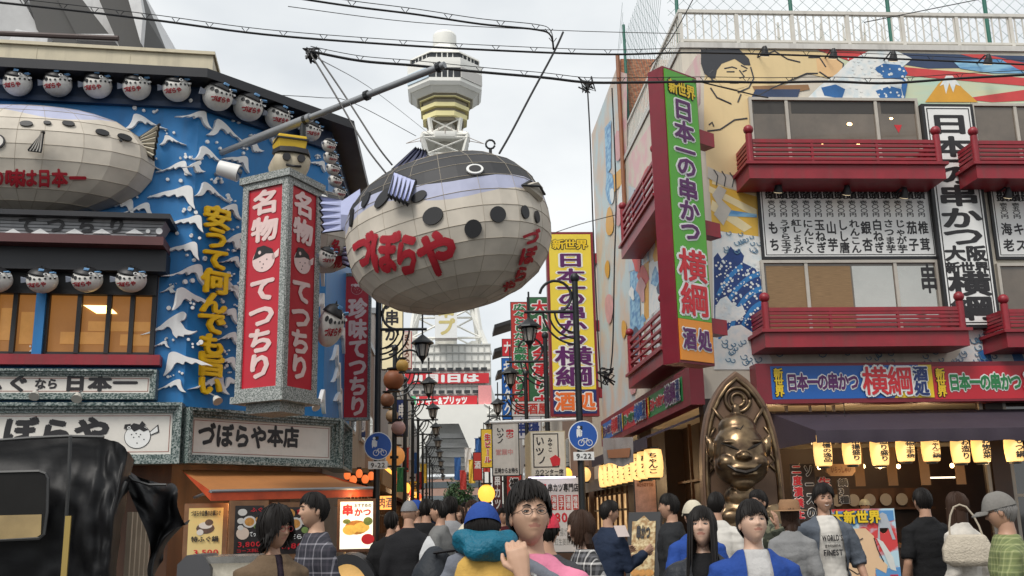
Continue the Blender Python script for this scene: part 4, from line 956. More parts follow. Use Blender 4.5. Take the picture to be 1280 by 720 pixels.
# ================================================================== the lane: lamp posts
def arc(c, r, a0, a1, n=14, plane='xz'):
    return [V((c[0]+r*math.cos(rad(a0+(a1-a0)*i/n)), c[1], c[2]+r*math.sin(rad(a0+(a1-a0)*i/n)))) for i in range(n+1)]
LGL = mat('lamp_frost', (.42, .40, .36), .35, var=.1)
def lamp_proto(label, grp, H=5.1, arm=.80):
    """post at the origin, arm reaching to +x over the street"""
    t = thing('street_lamp', label, 'street lamp', (0, 0, 0), group=grp)
    b = MB(); b.tube([(0, 0, 0), (0, 0, .5), (0, 0, .55), (0, 0, H)], [.11, .11, .062, .052], 10); b.ell((0, 0, H+.04), (.08, .08, .09), 10, 6); b.tube([(0, 0, 3.0), (0, 0, 3.06)], [.10, .10], 10); b.build('pole', DMETAL, t, 40)
    za = H-.55
    b = MB(); b.tube([(0, 0, za), (arm+.08, 0, za)], .028, 8)
    b.tube(arc((.34, 0, za+.27), .27, 10, 270), .024, 7)                      # big curl above
    for k, r in enumerate((.56, .46, .36)): b.tube(arc((0, 0, za), r, -90, 0, 12), .018, 6)
    b.tube([(0, 0, za+.3), (.10, 0, za+.36)], .02, 6); b.tube(arc((.34, 0, za+.27), .27, 10, 90), .024, 7)
    b.build('scroll_arm', DMETAL, t, 40)
    b = MB(); x = arm
    b.tube([(x, 0, za+.35), (x, 0, za-.12)], .016, 6); b.lathe([(.02, za-.10), (.20, za-.24), (.21, za-.27), (.05, za-.26)], 8, (x, 0, 0)); b.lathe([(.13, za-.27), (.135, za-.29)], 8, (x, 0, 0)); b.lathe([(.085, za-.50), (.03, za-.58), (.012, za-.64)], 8, (x, 0, 0))
    for k in range(6):
        a = k*math.pi/3; b.tube([(x+.135*math.cos(a), .135*math.sin(a), za-.28), (x+.085*math.cos(a), .085*math.sin(a), za-.5)], .010, 4)
    h = b.build('lantern_cage', DMETAL, t)
    b = MB(); b.lathe([(.12, za-.275), (.075, za-.5)], 8, (x, 0, 0)); b.build('lantern_glass', LGL, h)
    return t
LXL, LXR = atY(471, 600, 18).x, atY(727, 600, 16.5).x
lamps = []
first = None
wrd = ['first', 'second', 'third', 'fourth', 'fifth', 'sixth', 'seventh', 'eighth', 'ninth']
GL = 'scrolled lamp posts lining the lane'
for side in (0, 1):
    for i in range(9):
        Y = (18+i*5.2) if side == 0 else (16.5+i*5.2 if i else 16.5)
        if side == 0: Y = (18, 23.5, 29, 35, 41, 48, 56, 65, 75)[i]; X = LXL+.02*i
        else: Y = (16.5, 22, 28, 34, 40, 47, 55, 64, 74)[i]; X = LXR+.02*i
        H = 5.3 if (side == 0 and i == 0) else 5.05
        lab = '%s scrolled lamp post along the %s side of the lane' % (wrd[i], ('pufferfish restaurant' if side == 0 else 'mural building'))
        M = Matrix.Translation((X, Y, 0)) @ Matrix.Rotation(0 if side == 0 else math.pi, 4, 'Z')
        if first is None:
            first = lamp_proto(lab, GL, 5.55); first.location = M.to_translation(); WM[first.name] = M
        else: lamps.append(dup(first, M, lab, GL))
# round blue road signs on the first posts
def road_sign(px, py, Y, label):
    q = atY(px, py, Y); M = frame((q.x, Y-.09, q.z), (1, 0, 0)); t = thing('road_sign', label, 'road sign', M=M)
    b = MB(M); b.disc((0, 0), .245, 28, -.012, 0); b.build('rim', SIGNW, t)
    b = MB(M); b.disc((0, 0), .23, 28, 0, .004); b.build('blue_disc', mat('road_blue', (.01, .085, .38), .35, var=.05), t)
    b = MB(M)
    b.disc((-.07, .135), .026, 10, .004, .007); b.prism([(-.105, .105), (-.04, .105), (-.035, .02), (-.05, -.03), (-.075, .0), (-.1, -.04), (-.11, .03)], .004, .007)
    b.disc((-.03, .07), .018, 8, .004, .007); b.prism([(-.045, .05), (-.015, .05), (-.02, -.01), (-.04, -.01)], .004, .007)
    b.build('walker_symbol', SIGNW, t)
    b = MB(M)
    for x in (-.035, .10):
        ring = [(x+.048*math.cos(k*.349), -.12+.048*math.sin(k*.349), .006) for k in range(19)]; b.tube(ring, .006, 4)
    b.tube([(-.035, -.12, .006), (0, -.05, .006), (.07, -.05, .006), (.10, -.12, .006)], .006, 4); b.tube([(0, -.05, .006), (.03, -.12, .006), (.07, -.05, .006)], .006, 4); b.build('cycle_symbol', SIGNW, t)
    b = MB(M); b.box(-.17, .17, -.40, -.265, -.012, 0); b.build('hour_plate', SIGNW, t)
    b = MB(M); text(b, '9-22', -.13, .13, -.385, -.28, .003, bold=.02); b.build('lettering', INK, t)
    b = MB(M); b.box(-.02, .02, -.38, .2, -.05, -.013); b.build('bracket', STEEL, t)
    return t
road_sign(473, 558, 18, 'round blue walking and cycling sign on the lamp post near the orange awning'); road_sign(728, 545, 16.5, 'round blue walking and cycling sign on the lamp post before the hotpot lantern row')
# ================================================================== lane buildings on both sides
SHW = [mat('lane_wall_a', (.42, .36, .29), .7, dirt=.3), mat('lane_wall_b', (.30, .27, .25), .7, dirt=.3), mat('lane_wall_c', (.50, .46, .40), .7, dirt=.3), mat('lane_wall_d', (.22, .14, .10), .7, dirt=.3)]
SHOPGLOW = two_tone('shop_glow', (.10, .045, .02), (.75, .48, .22), 2.6, .3, .75, .5)
_b = SHOPGLOW.node_tree.nodes['Principled BSDF']; SHOPGLOW.node_tree.links.new(_b.inputs['Base Color'].links[0].from_socket, _b.inputs['Emission Color']); _b.inputs['Emission Strength'].default_value = .7
def lane_building(side, y0, y1, h, wm, label, X=None, nwin=2, depth=7):
    X = X if X is not None else (-2.25 if side == 0 else 4.75); s = -1 if side == 0 else 1
    t = thing('lane_shop_building', label, 'building', (X, (y0+y1)/2, 0))
    xa, xb = (X-depth, X) if side == 0 else (X, X+depth)
    b = MB(); b.box(xa, xb, y0+.02, y1-.02, 0, h); b.build('wall', wm, t)
    b = MB(); b.box(xa-.05, xb+.05, y0-.01, y1+.01, h, h+.18); b.build('roof_edge', STEEL, t)
    f = X-s*.0
    b = MB(); b.box(*sorted((X-s*.02, X-s*.04)), y0+.3, y1-.3, .5, 2.25); b.build('lit_shopfront', SHOPGLOW, t)
    b = MB(); k = y0+.3
    while k < y1-.3: b.box(*sorted((X-s*.03, X-s*.10)), k, k+.09, 0, 2.45); k += .85
    for z in (.85, 1.75, 2.2): b.box(*sorted((X-s*.03, X-s*.09)), y0+.3, y1-.3, z, z+(.35 if z < 1 else .06))
    b.box(*sorted((X-s*.03, X-s*.30)), y0+.3, y1-.3, .0, .85); b.build('shopfront_posts', WOOD, t)
    b = MB(); b.box(*sorted((X, X-s*.75)), y0+.1, y1-.1, 2.5, 2.62); b.box(*sorted((X-s*.72, X-s*.75)), y0+.1, y1-.1, 2.3, 2.5); b.build('canopy', [mat('canopy_red', (.22, .03, .03), .6), mat('canopy_tan', (.36, .22, .10), .6), mat('canopy_grey', (.1, .1, .11), .6)][int(y0) % 3], t)
    z = 3.4
    while z+1.4 < h:
        for k in range(nwin):
            yc = y0+(y1-y0)*(k+.5)/nwin; b = MB(); b.box(*sorted((X-s*.0, X-s*.05)), yc-.6, yc+.6, z, z+1.2); w = b.build('window', mat('window_alu', (.5, .46, .4)), t)
            b = MB(); b.box(*sorted((X-s*.05, X-s*.06)), yc-.53, yc+.53, z+.06, z+1.14); b.build('pane', glass('lane_glass', (.05, .06, .065)), w)
        z += 2.5
    return t
lane_building(0, 19.95, 25, 5.0, SHW[0], 'low plaster shop building right behind the red projecting sign', X=-2.0)
lane_building(0, 25.1, 31, 6.6, SHW[3], 'brown shop building with cream skewer sign in the lane')
lane_building(0, 31.1, 39, 8.0, SHW[1], 'grey shop building midway down the fish side of the lane')
lane_building(0, 39.1, 50, 7.5, SHW[2], 'pale shop building down the fish side of the lane')
lane_building(0, 50.1, 64, 9.0, SHW[0], 'plaster shop building deep in the lane past the pale one')
lane_building(0, 64.1, 82, 8.0, SHW[1], 'grey shop building ending the fish side of the lane')
lane_building(1, 26.7, 33.5, 9.6, mat('cream_render', (.60, .53, .43), .7, dirt=.25), 'cream rendered building behind the tall yellow sign', X=4.9, nwin=0)
lane_building(1, 33.6, 41, 7.4, SHW[3], 'brown shop building behind the green banquet banner')
lane_building(1, 41.1, 51, 8.6, SHW[2], 'pale building with sloping black tiled hoods in the lane')
lane_building(1, 51.1, 65, 7.6, SHW[1], 'grey building deep on the banner side of the lane')
lane_building(1, 65.1, 82, 8.8, SHW[0], 'plaster building ending the banner side of the lane')
# black tiled hoods stepping up the pale building
t = thing('tiled_hood', 'stack of three sloping black tiled hoods on the pale lane building', 'hood', (4.5, 42, 4))
for k, (px, py) in enumerate(((628, 395), (628, 425), (632, 452))):
    q = atY(px, py, 40.8); b = MB(); b.loft([[(q.x-.35, 40.6, q.z-.55), (q.x-.35, 42.6, q.z-.55), (q.x-.35, 42.6, q.z-.4), (q.x-.35, 40.6, q.z-.4)], [(4.76, 40.6, q.z+.3), (4.76, 42.6, q.z+.3), (4.76, 42.6, q.z+.45), (4.76, 40.6, q.z+.45)]]); b.build('hood', BLACK, t)
# ---- signs hanging into the lane, fish side
def lane_sign(name, label, cat, x0, y0, x1, y1, Y, bgm, items, border=None, th=.14, frame_m=None, glow=False):
    M = frame((0, Y, 0), (1, 0, 0)); a, bb, c, d = uvbox(M, x0, y0, x1, y1); t = thing(name, label, cat, ((a+bb)/2, Y, c))
    b = MB(M); b.box(a-.02, bb+.02, c-.02, d+.02, -th, -.002); b.build('case', frame_m or DMETAL, t)
    b = MB(M); b.box(a, bb, c, d, -.002, .004); b.build('face', bgm, t)
    for (s, fx0, fy0, fx1, fy1, vert, m, o) in items:     # fractions of the face, y from the top
        b = MB(M); r = (a+(bb-a)*fx0, a+(bb-a)*fx1, d-(d-c)*fy1, d-(d-c)*fy0)
        if o: outlined(b, s, *r, .006, vert, .035, .11); b.build('lettering', [m, o], t)
        else: text(b, s, *r, .006, vert, .035); b.build('lettering', m, t)
    return t, M, (a, bb, c, d)
PALEY = mat('sign_pale', (.75, .66, .42), .5, var=.08, emit=.12, ecol=(1, .85, .5))
lane_sign('vertical_sign', 'pale yellow hanging sign with black skewer writing behind the red fish sign', 'sign', 478, 366, 503, 461, 25.0, PALEY, [('久串かつ', .1, .02, .85, .86, 1, INK, None), ('味', .55, .84, .95, .98, 1, LRED, None)])
lane_sign('vertical_sign', 'slim pink-edged paper sign beside the pale skewer sign', 'sign', 503, 415, 514, 460, 27.5, mat('sign_paper', (.75, .62, .52), .5), [('まぐろや', .15, .05, .85, .95, 1, mat('letter_brown', (.16, .05, .02)), None)], frame_m=RED)
lane_sign('vertical_sign', 'dark blue hanging sign low behind the orange lanterns of the fish side', 'sign', 496, 500, 509, 545, 31, NAVY, [('串処', .1, .1, .9, .9, 1, SIGNW, None)])
lane_sign('vertical_sign', 'narrow yellow sign far down the fish side of the lane', 'sign', 512, 602, 523, 614, 45, YEL, [('串', .1, .1, .9, .9, 1, INK, None)])
# coloured round ornaments over the shop fronts: plain globe lanterns
OL = mat('orange_lantern', (.75, .22, .05), .5, var=.2, emit=.55, ecol=(1, .20, .05)); RLN = mat('red_lantern', (.5, .05, .03), .5, var=.2, emit=.35, ecol=(1, .1, .04))
for k, (px, py, r, m, lab) in enumerate(((503, 457, 8, mat('globe_gold', (.7, .42, .1), .5), 'golden round lantern under the slim paper sign'), (492, 475, 13, mat('globe_brick', (.35, .12, .05), .5), 'large brick red round lantern over the lane shopfronts'), (484, 500, 9, mat('globe_rust', (.3, .14, .08), .5), 'rust coloured round lantern below the brick red one'), (498, 535, 9, mat('globe_pink', (.6, .38, .35), .5), 'pale pink round lantern beside the second lamp post'), (490, 520, 8, mat('globe_tan', (.5, .34, .2), .5), 'tan round lantern above the pale pink one'), (494, 570, 12, mat('globe_amber', (.55, .25, .07), .5, emit=.2, ecol=(1, .4, .1)), 'amber round lantern low beside the second lamp post'))):
    Y = 22+k*.5; q = atY(px, py, Y); R = r*Y/1247; lantern(Matrix.Translation(q-V((0, 0, R))), R*2, R, lab, 'round coloured lanterns over the fish side shops', '', m, 'globe_lantern')
for k in range(5):
    q = atY(434+k*7.5, (594, 600, 592, 599, 595)[k], 18.2+k*.2); lantern(Matrix.Translation(q-V((0, 0, .08))), .16, .062+.006*(k % 2), '%s glowing red lantern under the eave beyond the orange awning' % wrd[k], 'glowing red lanterns beyond the orange awning', '', OL, 'globe_lantern')
lane_sign('shop_sign', 'glowing orange shop sign box beyond the second lamp post', 'sign', 471, 620, 493, 637, 23.5, mat('glow_sign', (.7, .25, .06), .5, emit=1.2, ecol=(1, .35, .08)), [('肉酒', .1, .1, .9, .9, 0, SIGNW, None)])
# ---- right side of lane: yellow sign
MY = frame((0, 26.5, 0), (1, 0, 0)); a, bb, c, d = uvbox(MY, 689, 293, 742, 517)
t = thing('vertical_sign', 'tall yellow sign with purple characters hung on red brackets over the lane', 'sign', ((a+bb)/2, 26.5, c))
b = MB(MY); b.box(a-.07, bb+.07, c-.07, d+.07, -.3, 0); b.build('case', CASE, t)
b = MB(MY); b.box(a, bb, c+(d-c)*.13, d, 0, .01); b.build('yellow_face', mat('face_yellow', (.80, .62, .06), .4, var=.05), t)
b = MB(MY); b.box(a, bb, c, c+(d-c)*.129, 0, .01); b.build('navy_face', NAVY, t); H = d-c; W = bb-a
def ogy(b, ch, f, hh, ww, x=.5, b1=.035, b2=.10):
    put(b, ch, a+W*x, d-H*f, W*ww, H*hh, .012, b2, 1, n=9); put(b, ch, a+W*x, d-H*f, W*ww, H*hh, .024, b1, 0, n=6)
b = MB(MY)
for ch, x in (('新', .22), ('世', .5), ('界', .78)): ogy(b, ch, .06, .055, .29, x)
b.build('small_lettering', [YEL, INK], t)
b = MB(MY)
for ch, f in (('日', .15), ('本', .24), ('一', .31), ('の', .37), ('串', .45), ('か', .53), ('つ', .60)): ogy(b, ch, f, .08, .66)
for ch, f in (('横', .69), ('綱', .80)): ogy(b, ch, f, .105, .86, b1=.025, b2=.09)
b.build('purple_lettering', [PURPLE, SIGNW], t)
b = MB(MY)
for ch, x in (('酒', .27), ('処', .74)): ogy(b, ch, .935, .10, .46, x)
b.build('orange_lettering', [mat('letter_orange', (.75, .16, .03), .4, var=.05), SIGNW], t)
b = MB(MY)
for py in (322, 406, 490): v_ = uv(MY, 755, py)[1]; b.box(bb+.07, 4.98, v_-.14, v_+.14, -.25, -.05)
b.build('bracket', DRED, t)
TRED = mat('banner_red', (.50, .04, .03), .55, var=.1); TGR = mat('banner_green', (.03, .13, .05), .55, var=.1)
lane_sign('vertical_banner', 'green hanging banner with red banquet lettering before the yellow sign', 'banner', 661, 372, 691, 516, 30, TGR, [('大小宴会承り中', .1, .02, .9, .98, 1, LRED, SIGNW)], th=.06)
lane_sign('vertical_banner', 'red hanging banner with green tatami room lettering', 'banner', 640, 378, 661, 520, 31, TRED, [('広々としたお座敷もあります!!', .08, .01, .92, .97, 1, GREENL, SIGNW)], th=.06)
lane_sign('vertical_banner', 'dark blue hanging banner with white kana next to the red banner', 'banner', 628, 448, 640, 524, 34, BLUES, [('キツタク', .1, .03, .9, .97, 1, SIGNW, None)], th=.06)
lane_sign('small_sign', 'small red and white square sign above the dark blue banner', 'sign', 628, 424, 640, 445, 36, LRED, [('ナ', .1, .1, .9, .9, 0, SIGNW, None)], th=.06)
lane_sign('small_sign', 'white painted cloth sign at the foot of the green banner', 'sign', 640, 502, 690, 520, 29.6, mat('cloth_pale', (.62, .60, .58), .6), [('居酒屋', .05, .1, .95, .9, 0, TRED, None)], th=.04)
lane_sign('vertical_banner', 'pair of white and navy banners with dark crests under the big banners', 'banner', 642, 521, 676, 548, 28, mat('cloth_navywhite', (.5, .5, .53), .6), [('串揚', .05, .1, .95, .9, 0, NAVY, None)], th=.04)
IT = [('い', .12, .06, .45, .33, 1, INK, None), ('ッ', .5, .1, .75, .3, 1, INK, None), ('ソ', .15, .36, .5, .62, 1, INK, None)]
t, M, r = lane_sign('shop_sign', 'cream box sign with brush mark and red seal above the white menu board', 'sign', 664, 540, 706, 600, 20, mat('sign_cream', (.66, .62, .52), .5, var=.1), [('い', .14, .08, .40, .30, 1, INK, None), ('ツ', .12, .32, .40, .5, 1, INK, None), ('ノ', .2, .5, .45, .68, 1, INK, None), ('みやこ', .5, .12, .64, .42, 1, INK, None), ('カウンター席', .1, .78, .95, .88, 0, INK, None), ('座敷あります', .1, .88, .95, .98, 0, INK, None)], th=1.3, frame_m=mat('sign_side', (.55, .48, .32), .5, dirt=.3))
a, bb, c, d = r; b = MB(M); W = bb-a; H = d-c
for q in ((a+W*.06, a+W*.82, d-H*.74, d-H*.72), (a+W*.06, a+W*.82, d-H*.05, d-H*.03), (a+W*.06, a+W*.09, d-H*.72, d-H*.05), (a+W*.79, a+W*.82, d-H*.72, d-H*.05)): b.box(*q, .004, .009)
b.build('border', INK, t); b = MB(M); b.prism([(a+W*.55, d-H*.55), (a+W*.72, d-H*.48), (a+W*.86, d-H*.56), (a+W*.84, d-H*.70), (a+W*.62, d-H*.72)], .006, .01); b.build('red_seal', LRED, t)
t, M, r = lane_sign('menu_sign', 'tall white skewer price board with red lettering below a light strip', 'sign', 668, 597, 726, 690, 19.6, mat('board_white', (.66, .64, .62), .5, var=.08), [('元祖', .05, .08, .28, .2, 0, LRED, None), ('串カツ専門店', .3, .08, .97, .2, 0, INK, None), ('1本', .12, .48, .4, .6, 0, INK, None), ('80', .42, .46, .72, .62, 0, LRED, None), ('円', .74, .5, .9, .6, 0, INK, None)])
a, bb, c, d = r; W = bb-a; H = d-c
for k in range(6):
    b = MB(M); x = a+W*(.06+.155*k); b.box(x, x+W*.12, d-H*.44, d-H*.24, .004, .007); b.build('red_tile', TRED, t)
    b = MB(M); text(b, ['牛', '豚', '海老', '玉子', '蓮根', '椎茸'][k], x+W*.01, x+W*.11, d-H*.43, d-H*.25, .009, True, .02); b.build('lettering', SIGNW, t)
b = MB(M); text(b, '本日の品書き揚げ物各種', a+W*.08, bb-W*.08, d-H*.80, d-H*.68, .006, bold=.0); text(b, '玉葱茄子紅生姜餅鶏魚', a+W*.08, bb-W*.08, d-H*.92, d-H*.82, .006, bold=.0); b.build('fine_lettering', mat('letter_grey', (.2, .2, .18)), t)
q = atY(690, 597, 19.4); b = MB(); b.box(q.x-.45, q.x+.45, 19.38, 19.42, q.z-.012, q.z+.018); tag(b.build('tube_light', mat('tube_violet', (.9, .85, 1), .4, var=0, emit=1.6, ecol=(.85, .75, 1))), 'thin glowing light strip between the cream box sign and the price board', 'light')
t, M, r = lane_sign('hanging_cloth_sign', 'faded white cloth sign hanging from a rod in the lane', 'sign', 616, 529, 648, 594, 19.0, mat('cloth_white', (.60, .57, .52), .7, var=.15, dirt=.3), [('いツノ', .15, .08, .45, .40, 1, INK, None), ('串カツ', .5, .12, .85, .3, 1, LRED, None), ('営業中', .1, .5, .8, .62, 0, mat('letter_faded', (.6, .3, .28)), None), ('五時からお待ち', .05, .86, .98, .97, 0, INK, None)], th=.02)
p0 = atY(612, 528, 19.0); p1 = atY(722, 524, 19.0); b = MB(); b.tube([p0, p1], .03, 8); tag(b.build('sign_rod', SIGNW), 'long pale rod carrying the faded white cloth sign', 'rod')
lane_sign('vertical_banner', 'yellow edged red banner with blue and white writing far down the lane', 'banner', 602, 537, 617, 584, 26, mat('banner_yellow', (.75, .5, .04), .5), [('生ビール', .2, .1, .8, .9, 1, LRED, SIGNW)], th=.05)
lane_sign('vertical_banner', 'red standing banner with dark crest behind the man with glasses', 'banner', 634, 594, 652, 650, 23, TRED, [('福まる', .15, .05, .85, .95, 1, INK, SIGNW)], th=.03)
lane_sign('vertical_banner', 'dark narrow standing banner with pale letters beside the red one', 'banner', 617, 592, 627, 640, 24, mat('banner_plum', (.10, .03, .03), .6), [('串カツ', .1, .05, .9, .95, 1, SIGNW, None)], th=.03)
lane_sign('vertical_banner', 'small red banner under the orange lantern shops far in the lane', 'banner', 592, 566, 602, 600, 30, TRED, [('酒', .1, .3, .9, .6, 1, SIGNW, None)], th=.03)
q = atY(666+2, 612, 18.8)
q = atY(608, 617, 20); lantern(Matrix.Translation(q-V((0, 0, .17))), .34, .17, 'bright orange paper lantern before the dark narrow banner', None, '', mat('amber_lantern', (.85, .40, .06), .5, var=.1, emit=1.0, ecol=(1, .45, .06)), 'round_lantern')
q = atY(778, 566, 15.7); Mq = frame((0, 15.7, 0), (1, -.35, 0)); r = uvbox(Mq, 754, 547, 792, 581)
t = thing('hanging_cloth_sign', 'plastic wrapped brown cloth sign hanging before the lane lanterns', 'sign', M=Mq @ Matrix.Translation((r[0], r[2], 0))); b = MB(Mq)
n = 8; b.loft([[(r[0]+(r[1]-r[0])*i/n, r[3]-.0, .02*math.sin(i*2)) for i in range(n+1)], [(r[0]+(r[1]-r[0])*i/n, (r[2]+r[3])/2, .035*math.sin(i*1.7+1)) for i in range(n+1)], [(r[0]+(r[1]-r[0])*(i/n*.96+.02), r[2]+.03*math.sin(i), .03*math.sin(i*2+.5)) for i in range(n+1)]], closed=False); b.build('cloth', mat('cloth_greybrown', (.26, .22, .20), .25, var=.25, spec=.8), t, True)
b = MB(Mq); W = r[1]-r[0]; H = r[3]-r[2]; b.prism([(r[0]+W*.18, r[2]+H*.25), (r[1]-W*.14, r[2]+H*.25), (r[1]-W*.08, r[2]+H*.6), (r[0]+W*.14, r[2]+H*.55)], .04, .045); b.build('brown_print', mat('print_rust', (.30, .12, .05), .4), t)
q = atX(808, 636, 3.4); Mq = frame((0, q.y, 0), (1, -.3, 0)); lane_sign('notice_board', 'mottled pink notice hanging in front of the dark lane shopfront', 'sign', 794, 600, 820, 640, 17.5, mat('notice_pink', (.30, .17, .13), .5, var=.4, scale=8), [('本日のおすすめ', .1, .08, .9, .22, 0, mat('letter_brown', (.16, .05, .02)), None)], th=.03)
# ================================================================== tower at the end of the lane
TY = 190.0; TX = atY(557, 300, TY).x
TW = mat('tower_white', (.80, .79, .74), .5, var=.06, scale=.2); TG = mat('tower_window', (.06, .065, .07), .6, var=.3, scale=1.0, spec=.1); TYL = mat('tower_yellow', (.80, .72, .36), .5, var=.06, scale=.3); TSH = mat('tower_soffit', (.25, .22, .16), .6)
tw = thing('observation_tower', 'white lattice observation tower with yellow ringed deck at the end of the lane', 'tower', (TX, TY, 0))
def tz(py): return atY(557, py, TY).z
def tr(w): return w/2*(TY*1.06)/FPX
def octo(name, prof, m, n=8, rot=math.pi/8):
    b = MB(Matrix.Translation((TX, TY, 0)) @ Matrix.Rotation(rot, 4, 'Z')); b.lathe([(tr(w)/math.cos(math.pi/n), tz(py)) for w, py in prof], n); return b.build(name, m, tw, 30)
octo('crown_drum', [(26, 62), (30, 58), (30, 46), (26, 43), (20, 42)], TW, 24)
octo('crown_base', [(60, 79), (50, 74), (36, 68), (30, 61)], TW)
octo('upper_roof', [(87, 84.5), (86, 82.5), (60, 77.5)], TW)
octo('upper_deck', [(82, 93), (84, 83)], TG)
octo('upper_ledge', [(93, 97), (93, 92)], TW)
octo('mid_wall', [(92, 104), (93, 97)], TW)
octo('main_window_band', [(88, 117), (90, 103)], TG)
octo('main_ledge', [(86, 124), (92, 120), (92, 116)], TW)
octo('under_deck', [(70, 130), (84, 124)], TW)
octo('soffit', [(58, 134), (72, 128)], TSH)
for k, (y0, y1, w) in enumerate(((128.5, 133.5, 63), (139.5, 144.5, 60), (149, 155, 55))):
    octo('yellow_ring', [(w-3, y1), (w, y1-.3), (w, y0), (w-6, y0)], TYL)
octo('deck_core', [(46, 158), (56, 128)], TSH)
b = MB()
for k in range(40):                                   # mullions of the main window band
    a = math.pi/8+k*2*math.pi/40; R = tr(91); b.tube([(TX+R*math.cos(a), TY+R*math.sin(a), tz(116)), (TX+R*math.cos(a), TY+R*math.sin(a), tz(97))], .12, 4)
    R = tr(85); b.tube([(TX+R*math.cos(a), TY+R*math.sin(a), tz(92)), (TX+R*math.cos(a), TY+R*math.sin(a), tz(83))], .12, 4)
b.build('mullions', TW, tw)
b = MB(); R = tr(91)*.99
for sx, m in ((-1, 0), (1, 0)):
    pass
Mf = frame((TX, TY, 0), (1, 0, 0)); 
for (x0, x1, y0, y1, m, nm) in ((-44, -25, 99, 118, mat('tower_ad_blue', (.55, .66, .75), .5, var=.1, scale=.3), 'advert_panel'), (25, 44, 100, 118, mat('tower_ad_grey', (.55, .53, .50), .5, var=.1, scale=.3), 'advert_panel')):
    s = 1 if x0 > 0 else -1; M = Matrix.Translation((TX, TY, 0)) @ Matrix.Rotation(-math.pi/2+s*math.pi/4, 4, 'Z'); b = MB(M); R = tr(92)*1.0
    b.box(R, R+.2, -3.0, 3.0, tz(116), tz(103)); b.build(nm, m, tw)
# shaft and legs: lattice
b = MB()
def ring_pts(py, w): R = tr(w); z = tz(py); return [V((TX+R*math.cos(a), TY+R*math.sin(a), z)) for a in [math.pi/4+k*math.pi/2 for k in range(4)]]
lv = [(155, 44), (172, 38), (178, 62), (182, 62), (200, 50), (230, 54), (265, 58), (300, 64), (340, 72), (390, 80), (430, 92)]
prev = None
for py, w in lv:
    q = ring_pts(py, w*1.25)
    for i in range(4): b.tube([q[i], q[(i+1) % 4]], .22, 4)
    if prev:
        for i in range(4):
            b.tube([prev[i], q[i]], .45, 4); b.tube([prev[i], q[(i+1) % 4]], .18, 4); b.tube([prev[(i+1) % 4], q[i]], .18, 4)
    prev = q
b.build('lattice_shaft', TW, tw)
b = MB(); b.lathe([(tr(26), tz(440)), (tr(24), tz(175)), (tr(26), tz(155))], 8, (TX, TY, 0)); b.build('lift_core', mat('tower_core', (.62, .60, .54), .6, var=.15, scale=.3), tw)
octo('service_platform', [(58, 181), (60, 178), (60, 175), (40, 172)], TW)
b = MB()
for k in range(24):
    a = k*2*math.pi/24; R = tr(61); b.tube([(TX+R*math.cos(a), TY+R*math.sin(a), tz(178)), (TX+R*math.cos(a), TY+R*math.sin(a), tz(170))], .08, 4)
for sx in (-1, 1):
    b.tube([(TX+sx*tr(60), TY, tz(176)), (TX+sx*tr(96), TY-2, tz(184))], .07, 4); b.tube([(TX+sx*tr(96), TY-2, tz(184)), (TX+sx*tr(40), TY, tz(168))], .07, 4)
b.build('antenna_struts', mat('tower_strut', (.45, .38, .34), .5), tw)
# base hall and legs
zB0, zB1 = tz(520), tz(440)
b = MB()
for sx in (-1, 1):
    for sy in (-1, 1): b.tube([(TX+sx*tr(84)*.72, TY+sy*4.4, zB1+1), (TX+sx*13.5, TY+sy*11, 0)], [1.1, 1.7], 4)
    b.tube([(TX+sx*tr(80)*.72, TY-5.0, tz(390)), (TX+sx*tr(100), TY-7.6, tz(452))], .5, 4)
b.build('leg', TW, tw)
b = MB()
A = [(-15, tz(560)), (-9.5, tz(540)), (-5, tz(527)), (5, tz(527)), (9.5, tz(540)), (15, tz(560))]
b.box(TX-8.2, TX+8.2, TY-8, TY+8, zB0, zB1); b.build('base_hall', TW, tw)
b = MB(frame((TX, TY-9, 0), (1, 0, 0))); b.prism([(-8.4, zB0+1), (8.4, zB0+1), (11, tz(560)), (15.5, tz(632)), (8.2, tz(632)), (2.2, tz(536)), (-2.2, tz(536)), (-8.2, tz(632)), (-15.5, tz(632)), (-11, tz(560))], 0, 1.2); b.build('arch_front', TW, tw)
b = MB(frame((TX, TY-8, 0), (1, 0, 0)))
for k in range(4): z = tz(546+k*11); b.prism([(-8, z-.85), (8, z-.85), (8, z), (-8, z)], -3-k, -.5-k)
b.build('arch_tier', mat('tower_tier', (.55, .55, .54), .6), tw)
b = MB(frame((TX, TY+2, 0), (1, 0, 0))); b.box(-8, 8, tz(592), zB0+1, -.5, 0); b.build('arch_backing', mat('tower_back', (.8, .8, .78), .6), tw)
b = MB(frame((TX, TY-8.05, 0), (1, 0, 0)))
for k in range(15): x = -8.1+k*1.16; b.box(x-.09, x+.09, zB0, zB1, 0, .18)
for k in range(9): z = zB0+(zB1-zB0)*k/8; b.box(-8.2, 8.2, z-.12, z+.12, .02, .24)
b.build('facade_grid', mat('grid_grey', (.50, .50, .47), .5), tw)
b = MB()
for sx in (-1, 1):
    for k in range(12):
        f0, f1 = k/12, (k+1)/12; P0 = lambda f, o: V((TX+sx*(8.0+7.0*f)+o, TY-10.4, zB0*(1-f)+1.0)); b.tube([P0(f0, -1.2), P0(f1, 1.2)], .14, 4); b.tube([P0(f0, 1.2), P0(f1, -1.2)], .14, 4); b.tube([P0(f1, -1.2), P0(f1, 1.2)], .14, 4)
b.build('leg_lattice', TW, tw)
